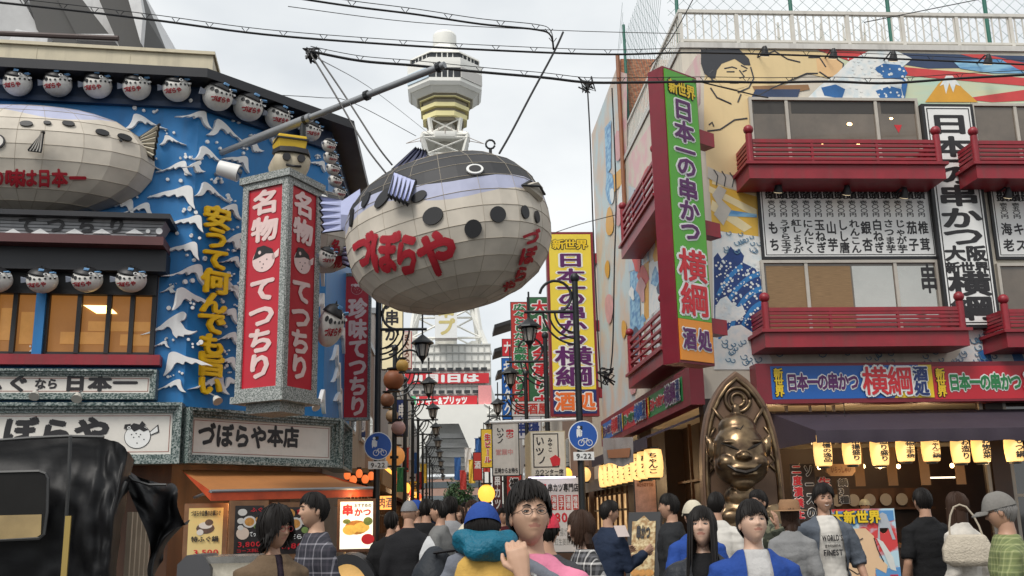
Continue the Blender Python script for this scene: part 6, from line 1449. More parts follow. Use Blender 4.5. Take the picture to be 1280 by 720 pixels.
# ---- little fish lanterns
SW_ = mat('little_fish_white', (.66, .64, .60), .45, var=.08, dirt=.12); BLF = mat('fin_blue', (.12, .28, .50), .5)
def little_fish(M, label, grp, hang=False):
    t = thing('fish_lantern', label, 'lantern', M=M, group=grp); f = Fish(M, 1.06, 1.0, .98, .98)
    b = MB(M); b.ell((0, 0, 0), (1.04, .98, .98), 24, 14); b.build('body', SW_, t, True)
    b = MB(M)                                   # black back patch lying on the body
    rings = []
    for i in range(5):
        z = .52+.12*i; rings.append([V((1.04*math.sqrt(max(0, 1-z*z))*math.sin(2*math.pi*j/24)*1.03, -.98*math.sqrt(max(0, 1-z*z))*math.cos(2*math.pi*j/24)*1.03, .98*z*1.03-.18*(math.sin(2*math.pi*j/24)+.6)*(1-i/4)+.10)) for j in range(24)])
    b.loft(rings); b.build('black_back', BLACK, t, True)
    b = MB(M)
    for k in range(7):
        ph = -1.0+k*.36; zz = .34-.05*math.sin(k)-.06*(k-3)*.3; r_ = .085 if k > 1 else .15; p = V((1.04*math.sqrt(1-zz*zz)*math.sin(ph), -.98*math.sqrt(1-zz*zz)*math.cos(ph), .98*zz)); n = p.normalized()
        e1 = n.cross(V((0, 0, 1))).normalized(); e2 = n.cross(e1); pts = [p*1.03+(e1*math.cos(a)+e2*math.sin(a))*r_ for a in [j*.698 for j in range(9)]]; b.loft([[x*.97 for x in pts], pts])
    b.build('black_spots', BLACK, t)
    b = MB(M); p = V((.42, -.72, .66)); n = p.normalized(); e1 = n.cross(V((0, 0, 1))).normalized(); e2 = n.cross(e1)
    for r_, o_, m_ in ((.15, 1.05, 0), (.09, 1.075, 1)): pts = [p*o_+(e1*math.cos(a)+e2*math.sin(a)*.8)*r_ for a in [j*.628 for j in range(10)]]; b.loft([[x*.95 for x in pts], pts], m_)
    b.build('eye', [SIGNW, INK], t)
    b = MB(M); b.loft([[(.82, -.35, .5), (.9, -.5, .38), (.98, -.3, .32), (.95, -.15, .45)], [(1.02, -.42, .52), (1.05, -.5, .42), (1.12, -.36, .40), (1.1, -.3, .5)]]); b.build('mouth', SIGNW, t)
    b = MB(M)
    for k, ch in enumerate('づぼらや'):
        a0 = -.62+k*.34; vs, fs, *_ = glyph(ch)
        for cpy in range(6):
            ox, oy = (.05*math.cos(cpy*1.05), .05*math.sin(cpy*1.05)); ids = []
            for x, y in vs:
                u = (x-EM_CX)/EM_H+ox; v_ = (y-EM_CY)/EM_H+oy; ph = a0+u*.34-.1; zz = -.22+v_*.42+.12*k*.4
                ids.append(b.v((1.04*math.sqrt(1-zz*zz)*math.sin(ph)*(1.025+cpy*.002), -.98*math.sqrt(1-zz*zz)*math.cos(ph)*(1.025+cpy*.002), .98*zz)))
            for q in fs: b.f([ids[i] for i in q])
    b.build('lettering', REDF, t)
    b = MB(M)
    for s in (1,): b.loft([[(-.1, -.6, .92), (.25, -.62, .9), (.25, -.45, .96), (-.1, -.45, .98)], [(-.05, -.55, 1.06), (.3, -.6, 1.0), (.3, -.55, 1.04), (-.05, -.5, 1.1)]])
    b.loft([[(.6, -.5, .75), (.8, -.45, .65), (.8, -.35, .7), (.6, -.4, .8)], [(.95, -.6, .82), (1.05, -.5, .7), (1.05, -.4, .75), (.95, -.5, .85)]]); b.build('blue_fin', BLF, t)
    b = MB(M); b.loft([[(-.95, -.1, .15), (-.95, -.1, -.1), (-.95, .1, -.1), (-.95, .1, .15)], [(-1.4, -.05, .28), (-1.4, -.05, -.2), (-1.4, .05, -.2), (-1.4, .05, .28)]]); b.build('tail', mat('fin_grey', (.3, .33, .4), .5), t)
    b = MB(M); b.tube([(-.1, 0, .95), (0, 0, 1.2), (.1, 0, 1.0)], .05, 6); b.lathe([(.3, .98), (.28, 1.06), (.05, 1.08)], 10); b.build('hanger', DMETAL, t)
    return t
def small(px, py, r, M0, w, label, grp, first=[None], rz=0., scz=1.0):
    u, v_ = uv(M0, px, py, w); p = M0 @ V((u, v_, w)); R = M0.to_3x3().col[0]; Y = (p-CAM).dot(FW); s = r*Y/FPX*1.0
    a = math.atan2(R.y, R.x)+rz; M = Matrix.Translation(p) @ Matrix.Rotation(a, 4, 'Z') @ Matrix.Rotation(rad(24), 4, 'X') @ Matrix.Diagonal((s, s, s*scz, 1))
    if first[0] is None: first[0] = little_fish(M, label, grp)
    else: dup(first[0], M, label, grp)
GE = 'small fish lanterns under the black eave'
for k, (px, py) in enumerate(((22, 104), (72, 105), (122, 107), (171, 109), (221, 111))): small(px, py, 16.5, FL, .22, 'small round fish lantern under the eave of the front wall, %s counting toward the corner' % wrd[k], GE)
for k, (px, py, r) in enumerate(((272, 121, 18), (310, 134, 18), (347, 147, 15.5), (388, 164, 13))): small(px, py, r, FD, .25, 'small round fish lantern under the slanting corner eave, %s from the front wall' % wrd[k], GE)
for k, (px, py, r) in enumerate(((411, 182, 8.5), (413, 197, 8.5), (416, 211, 8.5), (419, 226, 8.5), (424, 241, 8))): small(px, py, r, FS, .2, 'small round fish lantern on the lane side under the eave, %s from the corner' % wrd[k], GE, rz=rad(-40))
for k, (px, py) in enumerate(((-4, 350), (53, 351), (109, 350), (164, 350))): small(px, py, 18, FL, .40, 'small white fish lantern hanging before the upper windows, %s counting toward the wave wall' % wrd[k], 'small fish lanterns before the upper windows', scz=.88)
small(413, 408, 16, FS, .3, 'stretched grey fish lantern hanging on the lane face beside the red box sign', 'small fish lanterns on the lane face', rz=rad(-50), scz=1.7)
small(408, 322, 11, FS, .25, 'small fish lantern low on the lane face behind the cream fish', 'small fish lanterns on the lane face', rz=rad(-50), scz=1.2)
# ================================================================== orange awning and shop front of the restaurant
AO = mat('awning_orange', (.42, .17, .05), .75, var=.12, scale=1.5, dirt=.12, bump=.1); AOV = mat('valance_red', (.50, .07, .02), .6, var=.3, scale=4)
tl, tr_, br, bl = atY(226, 587, 14.0), atY(396, 590, 15.6), atY(466, 610, 14.6), atY(264, 614, 13.1)
t = thing('awning', 'orange canvas awning with a red valance round the restaurant corner', 'awning', (bl+br)/2)
n = 20; b = MB(); dn = V((0, 0, -.03))
b.loft([[tl.lerp(tr_, i/n) for i in range(n+1)], [tl.lerp(tr_, i/n).lerp(bl.lerp(br, i/n), .5)+dn*.8 for i in range(n+1)], [bl.lerp(br, i/n) for i in range(n+1)]], closed=False); b.build('canvas', AO, t, True)
b = MB(); b.loft([[bl.lerp(br, i/n) for i in range(n+1)], [bl.lerp(br, i/n)+V((0, .0, -.12)) for i in range(n+1)]], closed=False)
b.f([b.v(tl), b.v(bl), b.v(bl+V((0, 0, -.12)))]); b.f([b.v(tr_), b.v(br), b.v(br+V((0, 0, -.12)))]); b.build('valance', AOV, t)
b = MB(); b.tube([bl, br], .02, 8); b.tube([atY(243, 622, 14.2), bl], .02, 6); b.tube([atY(420, 632, 15.3), br.lerp(bl, .1)], .02, 6); b.build('arm', STEEL, t)
def poster(label, x0, y0, x1, y1, Y, ang, bg, items, blobs):
    M = frame((0, Y, 0), (math.cos(ang), math.sin(ang), 0)); a, bb, c, d = uvbox(M, x0, y0, x1, y1); t = thing('framed_poster', label, 'poster', M=M @ Matrix.Translation(((a+bb)/2, c, 0))); W = bb-a; H = d-c
    b = MB(M); b.box(a-.06, bb+.06, c-.06, d+.06, -.04, 0); b.build('wooden_frame', LWOOD, t); b = MB(M); b.box(a, bb, c, d, 0, .004); b.build('sheet', bg, t)
    for i, (x, y, r, m, sy) in enumerate(blobs): b = MB(M); b.disc((a+W*x, d-H*y), W*r, 14, .004, .007+i*.0006, 0, sy); b.build('food_picture', m, t)
    for (s, fx0, fy0, fx1, fy1, m, o) in items:
        b = MB(M); r = (a+W*fx0, a+W*fx1, d-H*fy1, d-H*fy0)
        if o: outlined(b, s, *r, .02); b.build('lettering', [m, o], t)
        else: text(b, s, *r, .02, bold=.03); b.build('lettering', m, t)
YP = two_tone('poster_yellow', (.72, .50, .04), (.70, .62, .48), .8, .3, .7, .4, stretch=(.1, .1, 2)); KP = mat('poster_black', (.02, .016, .016), .4)
PW = mat('plate_white', (.65, .62, .58), .4); PO = mat('food_orange', (.6, .28, .06), .5, var=.4, scale=25); PG = mat('food_green', (.2, .3, .08), .5, var=.4, scale=25); PD = mat('food_dark', (.12, .07, .05), .5, var=.5, scale=30)
poster('yellow framed poster with a black pot drawing and price above the counter', 235, 635, 278, 696, 14.0, rad(6), YP, [('づぼらや自慢のお鍋ふぐ', .06, .05, .94, .17, INK, None), ('特ふぐ鍋', .1, .58, .9, .7, INK, None), ('3,500', .18, .84, .92, .97, LRED, None)], [(.5, .42, .27, PD, .6), (.5, .36, .2, PW, .5), (.6, .3, .12, PD, .8), (.35, .5, .1, PW, .9)])
poster('dark framed poster of fish dishes with white flower and red price, nearer the yellow poster', 293, 632, 329, 692, 14.2, rad(35), KP, [('ふぐ', .5, .04, .96, .14, LRED, None), ('てっちり', .5, .54, .96, .66, SIGNW, None), ('3,800', .1, .74, .9, .87, LRED, None), ('コース料理', .06, .9, .94, .98, LRED, None)], [(.25, .14, .16, PW, .7), (.5, .34, .24, PW, .8), (.5, .34, .17, PO, .8), (.2, .32, .12, PW, .8), (.82, .3, .12, PO, .8), (.75, .44, .1, PG, .8), (.28, .58, .22, mat('flower_cream', (.7, .55, .45)), .9), (.2, .46, .1, PW, .8)])
poster('dark framed poster of fish dishes between the two standing passers-by', 347, 634, 390, 692, 14.6, rad(40), KP, [('鍋', .5, .04, .96, .16, LRED, None), ('づぼらや', .1, .58, .9, .7, SIGNW, None), ('3,800', .1, .76, .9, .9, LRED, None)], [(.3, .14, .18, PO, .7), (.5, .36, .2, PW, .8), (.5, .36, .14, PO, .8), (.75, .3, .12, PW, .8), (.25, .5, .13, PW, .8), (.78, .5, .1, PG, .8)])
M = frame((0, 14.9, 0), (1, .1, 0)); a, bb, c, d = uvbox(M, 425, 627, 466, 686)
t = thing('lit_menu_panel', 'glowing skewer menu panel with red kanji and fried food under the awning', 'sign', M=M @ Matrix.Translation(((a+bb)/2, c, 0))); W = bb-a; H = d-c
b = MB(M); b.box(a-.04, bb+.04, c-.04, d+.04, -.14, 0); b.build('case', WOOD, t); b = MB(M); b.box(a, bb, c, d, 0, .004); b.build('lit_face', mat('lit_white', (.75, .72, .6), .5, var=.05, emit=.55, ecol=(1, .95, .75)), t)
b = MB(M); text(b, '串', a+W*.05, a+W*.4, d-H*.3, d-H*.06, .01, bold=.06); text(b, 'かつ', a+W*.42, a+W*.95, d-H*.32, d-H*.14, .01, bold=.05); b.build('lettering', LRED, t); b = MB(M); text(b, 'おすすめの', a+W*.42, a+W*.95, d-H*.13, d-H*.04, .01, bold=.03); b.build('small_lettering', INK, t)
for i, (x, y, r, m, sy) in enumerate(((.5, .55, .36, PO, .6), (.3, .6, .22, mat('food_gold', (.75, .5, .1), .5, var=.3, scale=20, emit=.2), .7), (.65, .55, .25, mat('food_gold', (.75, .5, .1)), .6), (.85, .42, .14, PG, .9), (.2, .42, .12, PG, .6), (.85, .8, .2, LRED, .8))): b = MB(M); b.disc((a+W*x, d-H*y), W*r, 16, .004, .008+.001*i, 0, sy); b.build('food_picture', m, t)
# curved glass food case with dark hood, and counter cases
q = atY(452, 700, 10.6); t = thing('food_display_case', 'dark arched food display case lit inside beside the lamp post', 'display case', (q.x, 10.9, 0))
Mx = frame((0, 10.6, 0), (1, 0, 0)); cx = atY(436, 715, 10.6).x; b = MB(Mx)
arcp = [(cx+.30*math.cos(a), .78+.46*math.sin(a)*.9) for a in [i*math.pi/20-.0 for i in range(21)]]
outer = [(cx-.02+.33*math.cos(i*math.pi/20), .82+.46*math.sin(i*math.pi/20)) for i in range(21)]; inner = [(cx-.02+.24*math.cos(i*math.pi/20), .82+.36*math.sin(i*math.pi/20)) for i in range(21)]
b.prism(outer+inner[::-1], -.7, 0); b.build('arched_hood', BLACK, t); b = MB(Mx); b.prism(inner, -.68, -.06); b.build('food_glow', mat('case_amber', (.4, .22, .08), .5, var=.5, scale=9, emit=.35, ecol=(1, .6, .2)), t)
b = MB(Mx); b.box(cx-.36, cx+.32, 0, .82, -.7, 0); b.build('case_body', mat('case_dark', (.03, .03, .03), .4), t)
b = MB(Mx); ring = [(cx-.36+.2*math.cos(i*math.pi/16), .82+.30*math.sin(i*math.pi/16)) for i in range(17)]; b.prism(ring, -.05, .03); b.build('end_panel', mat('panel_slate', (.07, .07, .075), .5), t)
q = atY(255, 706, 9.6)
t = thing('glass_counter', 'low glass counter with steel edge and grey rounded end under the posters', 'counter', (q.x, 9.8, 0)); x0, x1 = atY(250, 700, 9.8).x, atY(330, 700, 9.8).x; zt2 = atY(290, 695, 9.8).z
b = MB(); b.box(x0, x1, 9.7, 10.4, 0, zt2-.25); b.build('counter_body', mat('counter_grey', (.25, .24, .22), .5), t); b = MB(); b.box(x0, x1, 9.68, 10.4, zt2-.06, zt2); b.build('steel_edge', mat('steel_bright', (.5, .48, .44), .25, metal=.8), t)
b = MB(); b.box(x0+.02, x1-.02, 9.72, 10.38, zt2-.25, zt2-.06); b.build('glass_front', mat('counter_glass', (.35, .33, .28), .15, var=.4, scale=12, emit=.12, ecol=(1, .9, .7)), t)
b = MB(frame((0, 9.62, 0), (1, 0, 0))); b.prism([(x0-.16, 0), (x0+.14, 0), (x0+.14, zt2-.1), (x0+.06, zt2+.02), (x0-.08, zt2+.02), (x0-.16, zt2-.06)], -.6, .0); b.build('end_panel', mat('panel_slate', (.07, .07, .075), .5), t)
# ================================================================== rickshaw with black hood, close to the viewer
HOOD = mat('hood_vinyl', (.007, .007, .008), .5, var=.3, scale=2.5, bump=.25, bscale=7, spec=.3)
t = thing('covered_rickshaw', 'parked rickshaw wrapped in a black vinyl rain hood with clear window', 'rickshaw', (-1.75, 4.9, 0))
def hp(px, py, Y=4.6): q = atY(px, py, Y); return q
prof = [(-120, 556), (-40, 550), (40, 547), (85, 545), (120, 546), (145, 550), (160, 560), (172, 578), (190, 592), (205, 600)]
random.seed(4)
def wr(i, j): return V((noise.noise((i*.7, j*.9, 1.3))*.035, noise.noise((i*.6, j*.8, 7.7))*.05, noise.noise((i*.8, j*.7, 4.1))*.03))
Mh = frame((0, 4.55, 0), (1, 0, 0))
NX, NZ = 44, 30
def side_pt(u, v_):
    # u: 0 far edge of frame .. 1 front drip edge, v: 0 top .. 1 bottom, outline traced in metres at the near side
    xt = [(-150, 560), (40, 547), (120, 546), (150, 553), (168, 575)]; 
    k = u*(len(xt)-1); i = min(int(k), len(xt)-2); f = k-i; tx = xt[i][0]*(1-f)+xt[i+1][0]*f; ty = xt[i][1]*(1-f)+xt[i+1][1]*f
    xb = [(-150, 800), (40, 800), (90, 800), (118, 800), (128, 800)]; bx = xb[i][0]*(1-f)+xb[i+1][0]*f; by = 800
    return tx*(1-v_)+bx*v_+6*math.sin(v_*6+u*3)*u*v_, ty*(1-v_)+by*v_
b = MB(); rows = []
for j in range(NZ+1):
    row = []
    for i in range(NX+1):
        u = i/NX; v_ = j/NZ; x, y = side_pt(u, v_); dep = 4.55-.12*math.sin(math.pi*min(1, v_*1.2))*.5+.9*max(0, u-.86)*2
        q = atY(x, y, dep); ww = wr(i*.45, j*.45)*(1.0+1.2*u); row.append(q+V((0, ww.y*.42, ww.z*.12)))
    rows.append(row)
b.loft(rows, closed=False)
top = rows[0]; back = [p+V((-.30, .62, -.0)) for p in top]; back2 = [p+V((-.62, 1.25, -.12)) for p in top]; bot2 = [V((p.x, p.y, 0.3)) for p in back2]
b.loft([top, [a.lerp(c, .5)+V((0, 0, .01)) for a, c in zip(top, back)], back, back2, bot2], closed=False)
hood = b.build('hood', HOOD, t, True)
# drooping front flap
fl = MB(); F1 = [(148, 584), (160, 590), (178, 598), (196, 604), (210, 607)]; 
fpts = [[(148, 572), (166, 592), (185, 600), (208, 606)], [(152, 590), (176, 606), (198, 612), (216, 604)], [(160, 612), (186, 628), (206, 622), (222, 612)], [(172, 640), (196, 650), (212, 640), (222, 634)], [(184, 668), (200, 664), (216, 658), (232, 656)], [(188, 690), (196, 684), (204, 672), (236, 650)], [(184, 712), (190, 700), (198, 690), (208, 680)], [(186, 740), (190, 730), (196, 712), (204, 700)]]
rows = []
for j, r in enumerate(fpts): rows.append([atY(x, y, 4.75+.12*math.sin(j*1.3+k*2.1)+.05*k) for k, (x, y) in enumerate(r)])
def subdiv(rows, n=4):
    def cr(p, s_, i): p0, p1, p2, p3 = p[max(i-1, 0)], p[i], p[i+1], p[min(i+2, len(p)-1)]; return .5*((2*p1)+(p2-p0)*s_+(2*p0-5*p1+4*p2-p3)*s_*s_+(3*p1-p0-3*p2+p3)*s_**3)
    def dens(p): return [cr(p, k/n, i) for i in range(len(p)-1) for k in range(n)]+[p[-1]]
    r1 = [dens(r) for r in rows]; cols = [dens([r[i] for r in r1]) for i in range(len(r1[0]))]; return [[c[j] for c in cols] for j in range(len(cols[0]))]
fl.loft(subdiv(rows), closed=False); fl.build('front_flap', HOOD, t, True)
EDGE = mat('hood_piping', (.035, .035, .035), .4)
b = MB(); b.tube([rows[k][0] for k in range(len(rows))][:3], .006, 5); b.tube([atY(x, y, 4.70) for x, y in ((150, 584), (166, 600), (186, 606), (208, 606))], .006, 5); b.tube([atY(x, y, 4.46) for x, y in ((88, 545), (86, 600), (82, 660), (80, 740))], .008, 5); b.tube([atY(x, y, 4.52) for x, y in ((158, 602), (146, 630), (134, 670), (124, 730))], .008, 5)
b.tube([atY(x, y, 4.5) for x, y in ((-20, 552), (40, 547.5), (84, 545.5), (130, 546.5))], .008, 5); b.build('seam_piping', EDGE, t)
b = MB(Mh.copy()); Mh2 = frame((0, 4.42, 0), (1, 0, 0)); b.M = Mh2
pts = [(-30, 591), (50, 589), (58, 592), (61, 598), (60, 640), (56, 668), (50, 673), (-30, 677)]
b.prism([uv(Mh2, x, y) for x, y in pts], 0, .006); w_ = b.build('clear_window', mat('clear_vinyl', (.012, .011, .010), .3, var=.3, spec=.25), t)
b = MB(Mh2); b.prism([uv(Mh2, x, y) for x, y in ((-30, 645), (53, 643), (52, 668), (46, 672), (-30, 675))], .0065, .009); b.build('amber_lower_pane', mat('amber_vinyl', (.36, .26, .12), .2, var=.4, scale=3), w_)
b = MB(Mh2); b.tube([(*uv(Mh2, x, y), .008) for x, y in pts+pts[:1]], .007, 5); b.build('window_hem', EDGE, w_)
b = MB(); 
for k, (px, c0) in enumerate(((160, .0), (166, 1), (172, 0), (178, 1), (183, 0))): q = atY(px, 690, 5.2+.05*k); q2 = atY(px+1, 640, 5.2+.05*k); b.box(q.x-.012, q.x+.012, q.y-.01, q.y+.01, 0.4, q2.z+.0)
b.build('seat_slats', mat('rickshaw_wood', (.38, .30, .22), .5, var=.3), t)
b = MB(); b.lathe([(.52, -.02), (.56, -.02), (.56, .02), (.52, .02)], 28, (-1.5, 4.75, .55), axis='y'); 
for k in range(10): a = k*.628; b.tube([(-1.5, 4.75, .55), (-1.5+.52*math.cos(a), 4.75, .55+.52*math.sin(a))], .008, 5)
b.build('wheel', BLACK, t); b = MB(); q = atY(82, 700, 4.44); b.box(q.x-.012, q.x+.012, 4.43, 4.44, .6, atY(80, 645, 4.44).z); b.build('brass_rod', mat('brass', (.45, .32, .10), .35, metal=.6), t)
q = atY(190, 594, 6.0); b = MB(); b.ell(q, (.04, .03, .035), 12, 8); tag(b.build('blue_bundle', mat('cloth_blue', (.05, .12, .4), .7)), 'small blue and white bundle peeking over the rickshaw hood edge', 'bundle') if False else None
# ================================================================== bronze smiling figure against an arched backboard
BRZ = two_tone('bronze_patina', (.085, .055, .035), (.26, .18, .10), 5.5, .34, .66, .30, .12, metal=.85); BRB = two_tone('bronze_back', (.11, .062, .038), (.19, .115, .07), 2.5, .3, .7, .5, .25, metal=.35)
YS = 14.3; Ms = frame((0, YS, 0), (1, -.12, 0)); cx = uv(Ms, 925, 560)[0]
t = thing('bronze_statue', 'seated bronze figure with grinning face before a pointed arch panel', 'statue', M=Ms @ Matrix.Translation((cx, 0, 0)))
topv = uv(Ms, 921, 463)[1]; wl = uv(Ms, 876, 560)[0]; wr_ = uv(Ms, 978, 580)[0]; hw = (wr_-wl)/2; cx = (wl+wr_)/2
half = [(1.0, .0), (1.0, topv-1.5), (.985, topv-1.25), (.95, topv-1.02), (.89, topv-.81), (.80, topv-.61), (.67, topv-.43), (.50, topv-.27), (.28, topv-.12), (0, topv)]; dz_ = topv-3.74; 
s_ = [(x, y) for x, y in half]; outl_ = [(cx+x*hw, y) for x, y in s_]+[(cx-x*hw, y) for x, y in s_[-2::-1]]
b = MB(Ms); b.prism(outl_, -.35, 0); b.build('arch_panel', BRB, t, bevel=.03)
b = MB(Ms); inn = [(cx+(x-cx)*.86, y*.965-.0, .01) for x, y in outl_]; b.tube([(cx+(x-cx)*.88, y*.968, .01) for x, y in outl_], .035, 6); 
b.tube([(cx+.17*math.cos(k*.2618), topv-.42+.17*math.sin(k*.2618), .02) for k in range(25)], .03, 6); b.tube([(cx+.09*math.cos(k*.2618), topv-.42+.09*math.sin(k*.2618), .02) for k in range(25)], .025, 6)
for sx in (-1, 1):
    b.tube([(cx+sx*.06, 2.62+dz_, .02), (cx+sx*.1, 2.8+dz_, .02), (cx+sx*.24, 3.05+dz_, .02), (cx+sx*.36, 3.22+dz_, .02)], .03, 6)
    for (x, y) in ((.44, 2.8+dz_), (.47, 2.45+dz_)): b.tube([(cx+sx*(x-.10), y+.14, .02), (cx+sx*(x-.02), y+.02, .02), (cx+sx*(x-.10), y-.04, .02), (cx+sx*(x-.0), y-.14, .02)], .02, 5)
b.build('arch_relief', BRZ, t, True)
def blobs_to(name, M, parts, mats, par, voxel=.02, smooth=6, label=None):
    """melt overlapping lumps into one continuous surface"""
    b = MB(M)
    for p in parts:
        if p[0] == 'e': b.ell(*p[1:3], 20, 14)
        else: b.tube(p[1], p[2], 12)
    return remesh(b, name, mats, par, voxel, smooth)
def remesh(b, name, mats, par, voxel, smooth, world=True):
    o = b.build(name, mats, par, world=world)
    return melt(o, voxel, smooth)
def melt(o, voxel, smooth):
    md = o.modifiers.new('r', 'REMESH'); md.mode = 'VOXEL'; md.voxel_size = voxel; md2 = o.modifiers.new('s', 'SMOOTH'); md2.iterations = smooth; md2.factor = .5
    dg = bpy.context.evaluated_depsgraph_get(); me = bpy.data.meshes.new_from_object(o.evaluated_get(dg)); old = o.data
    o.modifiers.clear(); o.data = me; me.name = old.name; bpy.data.meshes.remove(old); me.polygons.foreach_set('use_smooth', [True]*len(me.polygons)); return o
hz = uv(Ms, 925, 570, .4)[1]; hx = uv(Ms, 924, 570, .4)[0]
MS = Ms @ Matrix.Translation((hx, hz, .42)); k = 1.0
E_ = lambda c, r: ('e', V(c), V(r))
parts = [E_((0, .02, 0), (.36, .44, .34)), E_((0, .36, -.05), (.26, .22, .24)), E_((0, .62, -.05), (.06, .10, .06)), E_((0, -.14, .08), (.36, .28, .28)), E_((-.2, -.10, .22), (.14, .12, .13)), E_((.2, -.10, .22), (.14, .12, .13)), E_((0, -.02, .37), (.075, .06, .08)), E_((-.06, -.03, .35), (.05, .04, .05)), E_((.06, -.03, .35), (.05, .04, .05)),
         E_((-.15, .17, .27), (.12, .025, .045)), E_((.15, .17, .27), (.12, .025, .045)), E_((0, -.36, .18), (.16, .10, .12)), E_((0, -.17, .335), (.20, .035, .04)), E_((0, -.255, .315), (.17, .03, .04)),
         E_((-.38, .12, -.02), (.06, .14, .09)), E_((-.42, .22, -.02), (.03, .08, .05)), E_((.38, .12, -.02), (.06, .14, .09)), E_((.42, .22, -.02), (.03, .08, .05)),
         E_((0, -.55, -.05), (.24, .2, .2)), E_((0, -.95, -.05), (.42, .42, .26)), E_((-.15, -.80, .13), (.17, .10, .07)), E_((.15, -.80, .13), (.17, .10, .07)), E_((0, -1.35, 0), (.40, .36, .28)),
         ('t', [(-.34, -.68, -.05), (-.46, -1.05, .02), (-.43, -1.45, .18), (-.3, -1.7, .3)], [.15, .13, .11, .10]), ('t', [(.34, -.68, -.05), (.46, -1.05, .02), (.43, -1.45, .18), (.3, -1.7, .3)], [.15, .13, .11, .10]),
         ('t', [(-.22, -1.6, .1), (-.3, -1.65, .5), (-.28, -1.95, .55)], [.2, .16, .13]), ('t', [(.22, -1.6, .1), (.3, -1.65, .5), (.28, -1.95, .55)], [.2, .16, .13])]
fig = blobs_to('seated_figure', MS, parts, BRZ, t, .015, 4)
b = MB(MS)
b.tube([(-.29, -.03, .26), (-.22, -.13, .325), (-.12, -.205, .37), (0, -.235, .385), (.12, -.205, .37), (.22, -.13, .325), (.29, -.03, .26)], [.008, .018, .026, .03, .026, .018, .008], 6)
for sx in (-1, 1): b.tube([(sx*.06, .06, .335), (sx*.15, .105, .335), (sx*.27, .16, .24)], [.008, .020, .008], 6)
b.tube([(-.06, .36, .215), (0, .34, .23), (.05, .40, .19)], [.005, .012, .005], 5)
b.build('face_groove', mat('bronze_groove', (.02, .014, .01), .5, metal=.4), t)
base_z = hz-2.05
b = MB(Ms); b.box(cx-.62, cx+.62, 0, max(.3, base_z), -.3, 1.1); b.build('pedestal', mat('pedestal_stone', (.12, .10, .09), .6), t)
# ================================================================== photo board with painted wrestler, menu stand
Yb = 11.2; Mb = frame((0, Yb, 0), (1, .05, 0)); a, bb, c, d = uvbox(Mb, 1046, 636, 1124, 760)
t = thing('photo_board', 'painted face-in-hole board of a wrestler with yellow characters on top', 'photo board', M=Mb @ Matrix.Translation(((a+bb)/2, 0, 0))); W = bb-a; H = d-c
hole = (a+W*.80, d-H*.19, W*.085)
b = MB(Mb); 
ringp = [(hole[0]+hole[2]*math.cos(k*.3927+math.pi), hole[1]+hole[2]*1.1*math.sin(k*.3927+math.pi)) for k in range(17)]
b.prism([(a, 0.1), (bb, 0.1), (bb, d), (a, d), (a, hole[1])]+[], -.03, 0) if False else b.prism([(a, .1), (bb, .1), (bb, hole[1])]+[(hole[0]+hole[2]*math.cos(-k*.3927), hole[1]-hole[2]*1.15*math.sin(k*.3927)) for k in range(0, 9)]+[(a, hole[1])], -.03, 0)
b.prism([(a, hole[1]+.0005), ]+[(hole[0]+hole[2]*math.cos(math.pi-k*.3927), hole[1]+.0005+hole[2]*1.15*math.sin(k*.3927)) for k in range(0, 9)]+[(bb, hole[1]+.0005), (bb, d), (a, d)], -.03, 0)
b.build('panel', two_tone('board_stripes', (.45, .62, .70), (.60, .05, .05), 2.2, .48, .52, .5, stretch=(.6, 1, 1.6)), t)
def bp(name, pts, m, w): b = MB(Mb); b.prism([(a+W*x, d-H*y) for x, y in pts], w-.002, w); b.build(name, m, t)
BLU = mat('board_blue', (.10, .28, .55), .5); bp('sky_patch', [(.02, .02), (.98, .02), (.98, .12), (.7, .16), (.5, .1), (.3, .18), (.02, .14)], BLU, .003)
bp('painted_tower', [(.68, .32), (.74, .06), (.80, .04), (.86, .06), (.97, .32), (.92, .32), (.87, .20), (.73, .20), (.72, .32)], mat('board_grey', (.42, .45, .48), .5), .005)
SK = mat('board_skin', (.74, .50, .30), .5, var=.06)
bp('painted_body', [(.16, .22), (.3, .2), (.5, .2), (.62, .28), (.66, .4), (.68, .5), (.8, .58), (.76, .66), (.6, .6), (.58, .72), (.5, .9), (.1, 1.0), (.02, .8), (.04, .5), (.02, .34)], SK, .007)
bp('painted_hair', [(.05, .24), (.16, .2), (.2, .26), (.14, .33), (.05, .3)], INK, .009)
bp('painted_belt', [(.0, .86), (.3, .84), (.5, .72), (.58, .74), (.56, .86), (.4, .98), (0, 1.0)], mat('board_belt', (.62, .10, .08), .5, var=.4, scale=14), .010)
bp('painted_rope', [(.66, .3), (.76, .34), (.9, .5), (.93, .64), (.84, .62), (.76, .46)], mat('board_rope', (.66, .66, .62), .5), .009)
bp('painted_water', [(.6, .62), (1, .6), (1, 1), (.62, 1)], BLU, .004)
b = MB(Mb)
for pts in ([(.2, .3), (.32, .34), (.44, .3)], [(.1, .48), (.2, .54), (.32, .54)], [(.3, .34), (.32, .44)], [(.62, .3), (.66, .42), (.74, .54)], [(.16, .6), (.3, .66), (.44, .62)]): b.tube([(a+W*x, d-H*y, .011) for x, y in pts], .006, 4)
b.build('painted_outline', INK, t)
b = MB(Mb)
for i, ch in enumerate('大新世界'): x = a+W*(-.02+.2*i); outl(b, ch, x+W*.07, d-H*.085, W*.19, H*.13, .014, b2=.09)
b.build('lettering', [YEL, INK], t)
b = MB(Mb); text(b, '二度付', a+W*.8, a+W*.97, d-H*.98, d-H*.66, .012, True, .03); b.build('side_lettering', LRED, t)
b = MB(Mb); b.box(a+.1, a+.16, 0, d*.6, -.5, -.45); b.box(bb-.16, bb-.1, 0, d*.6, -.5, -.45); b.box(a, bb, 0, .1, -.45, -.03); b.build('prop', WOOD, t)
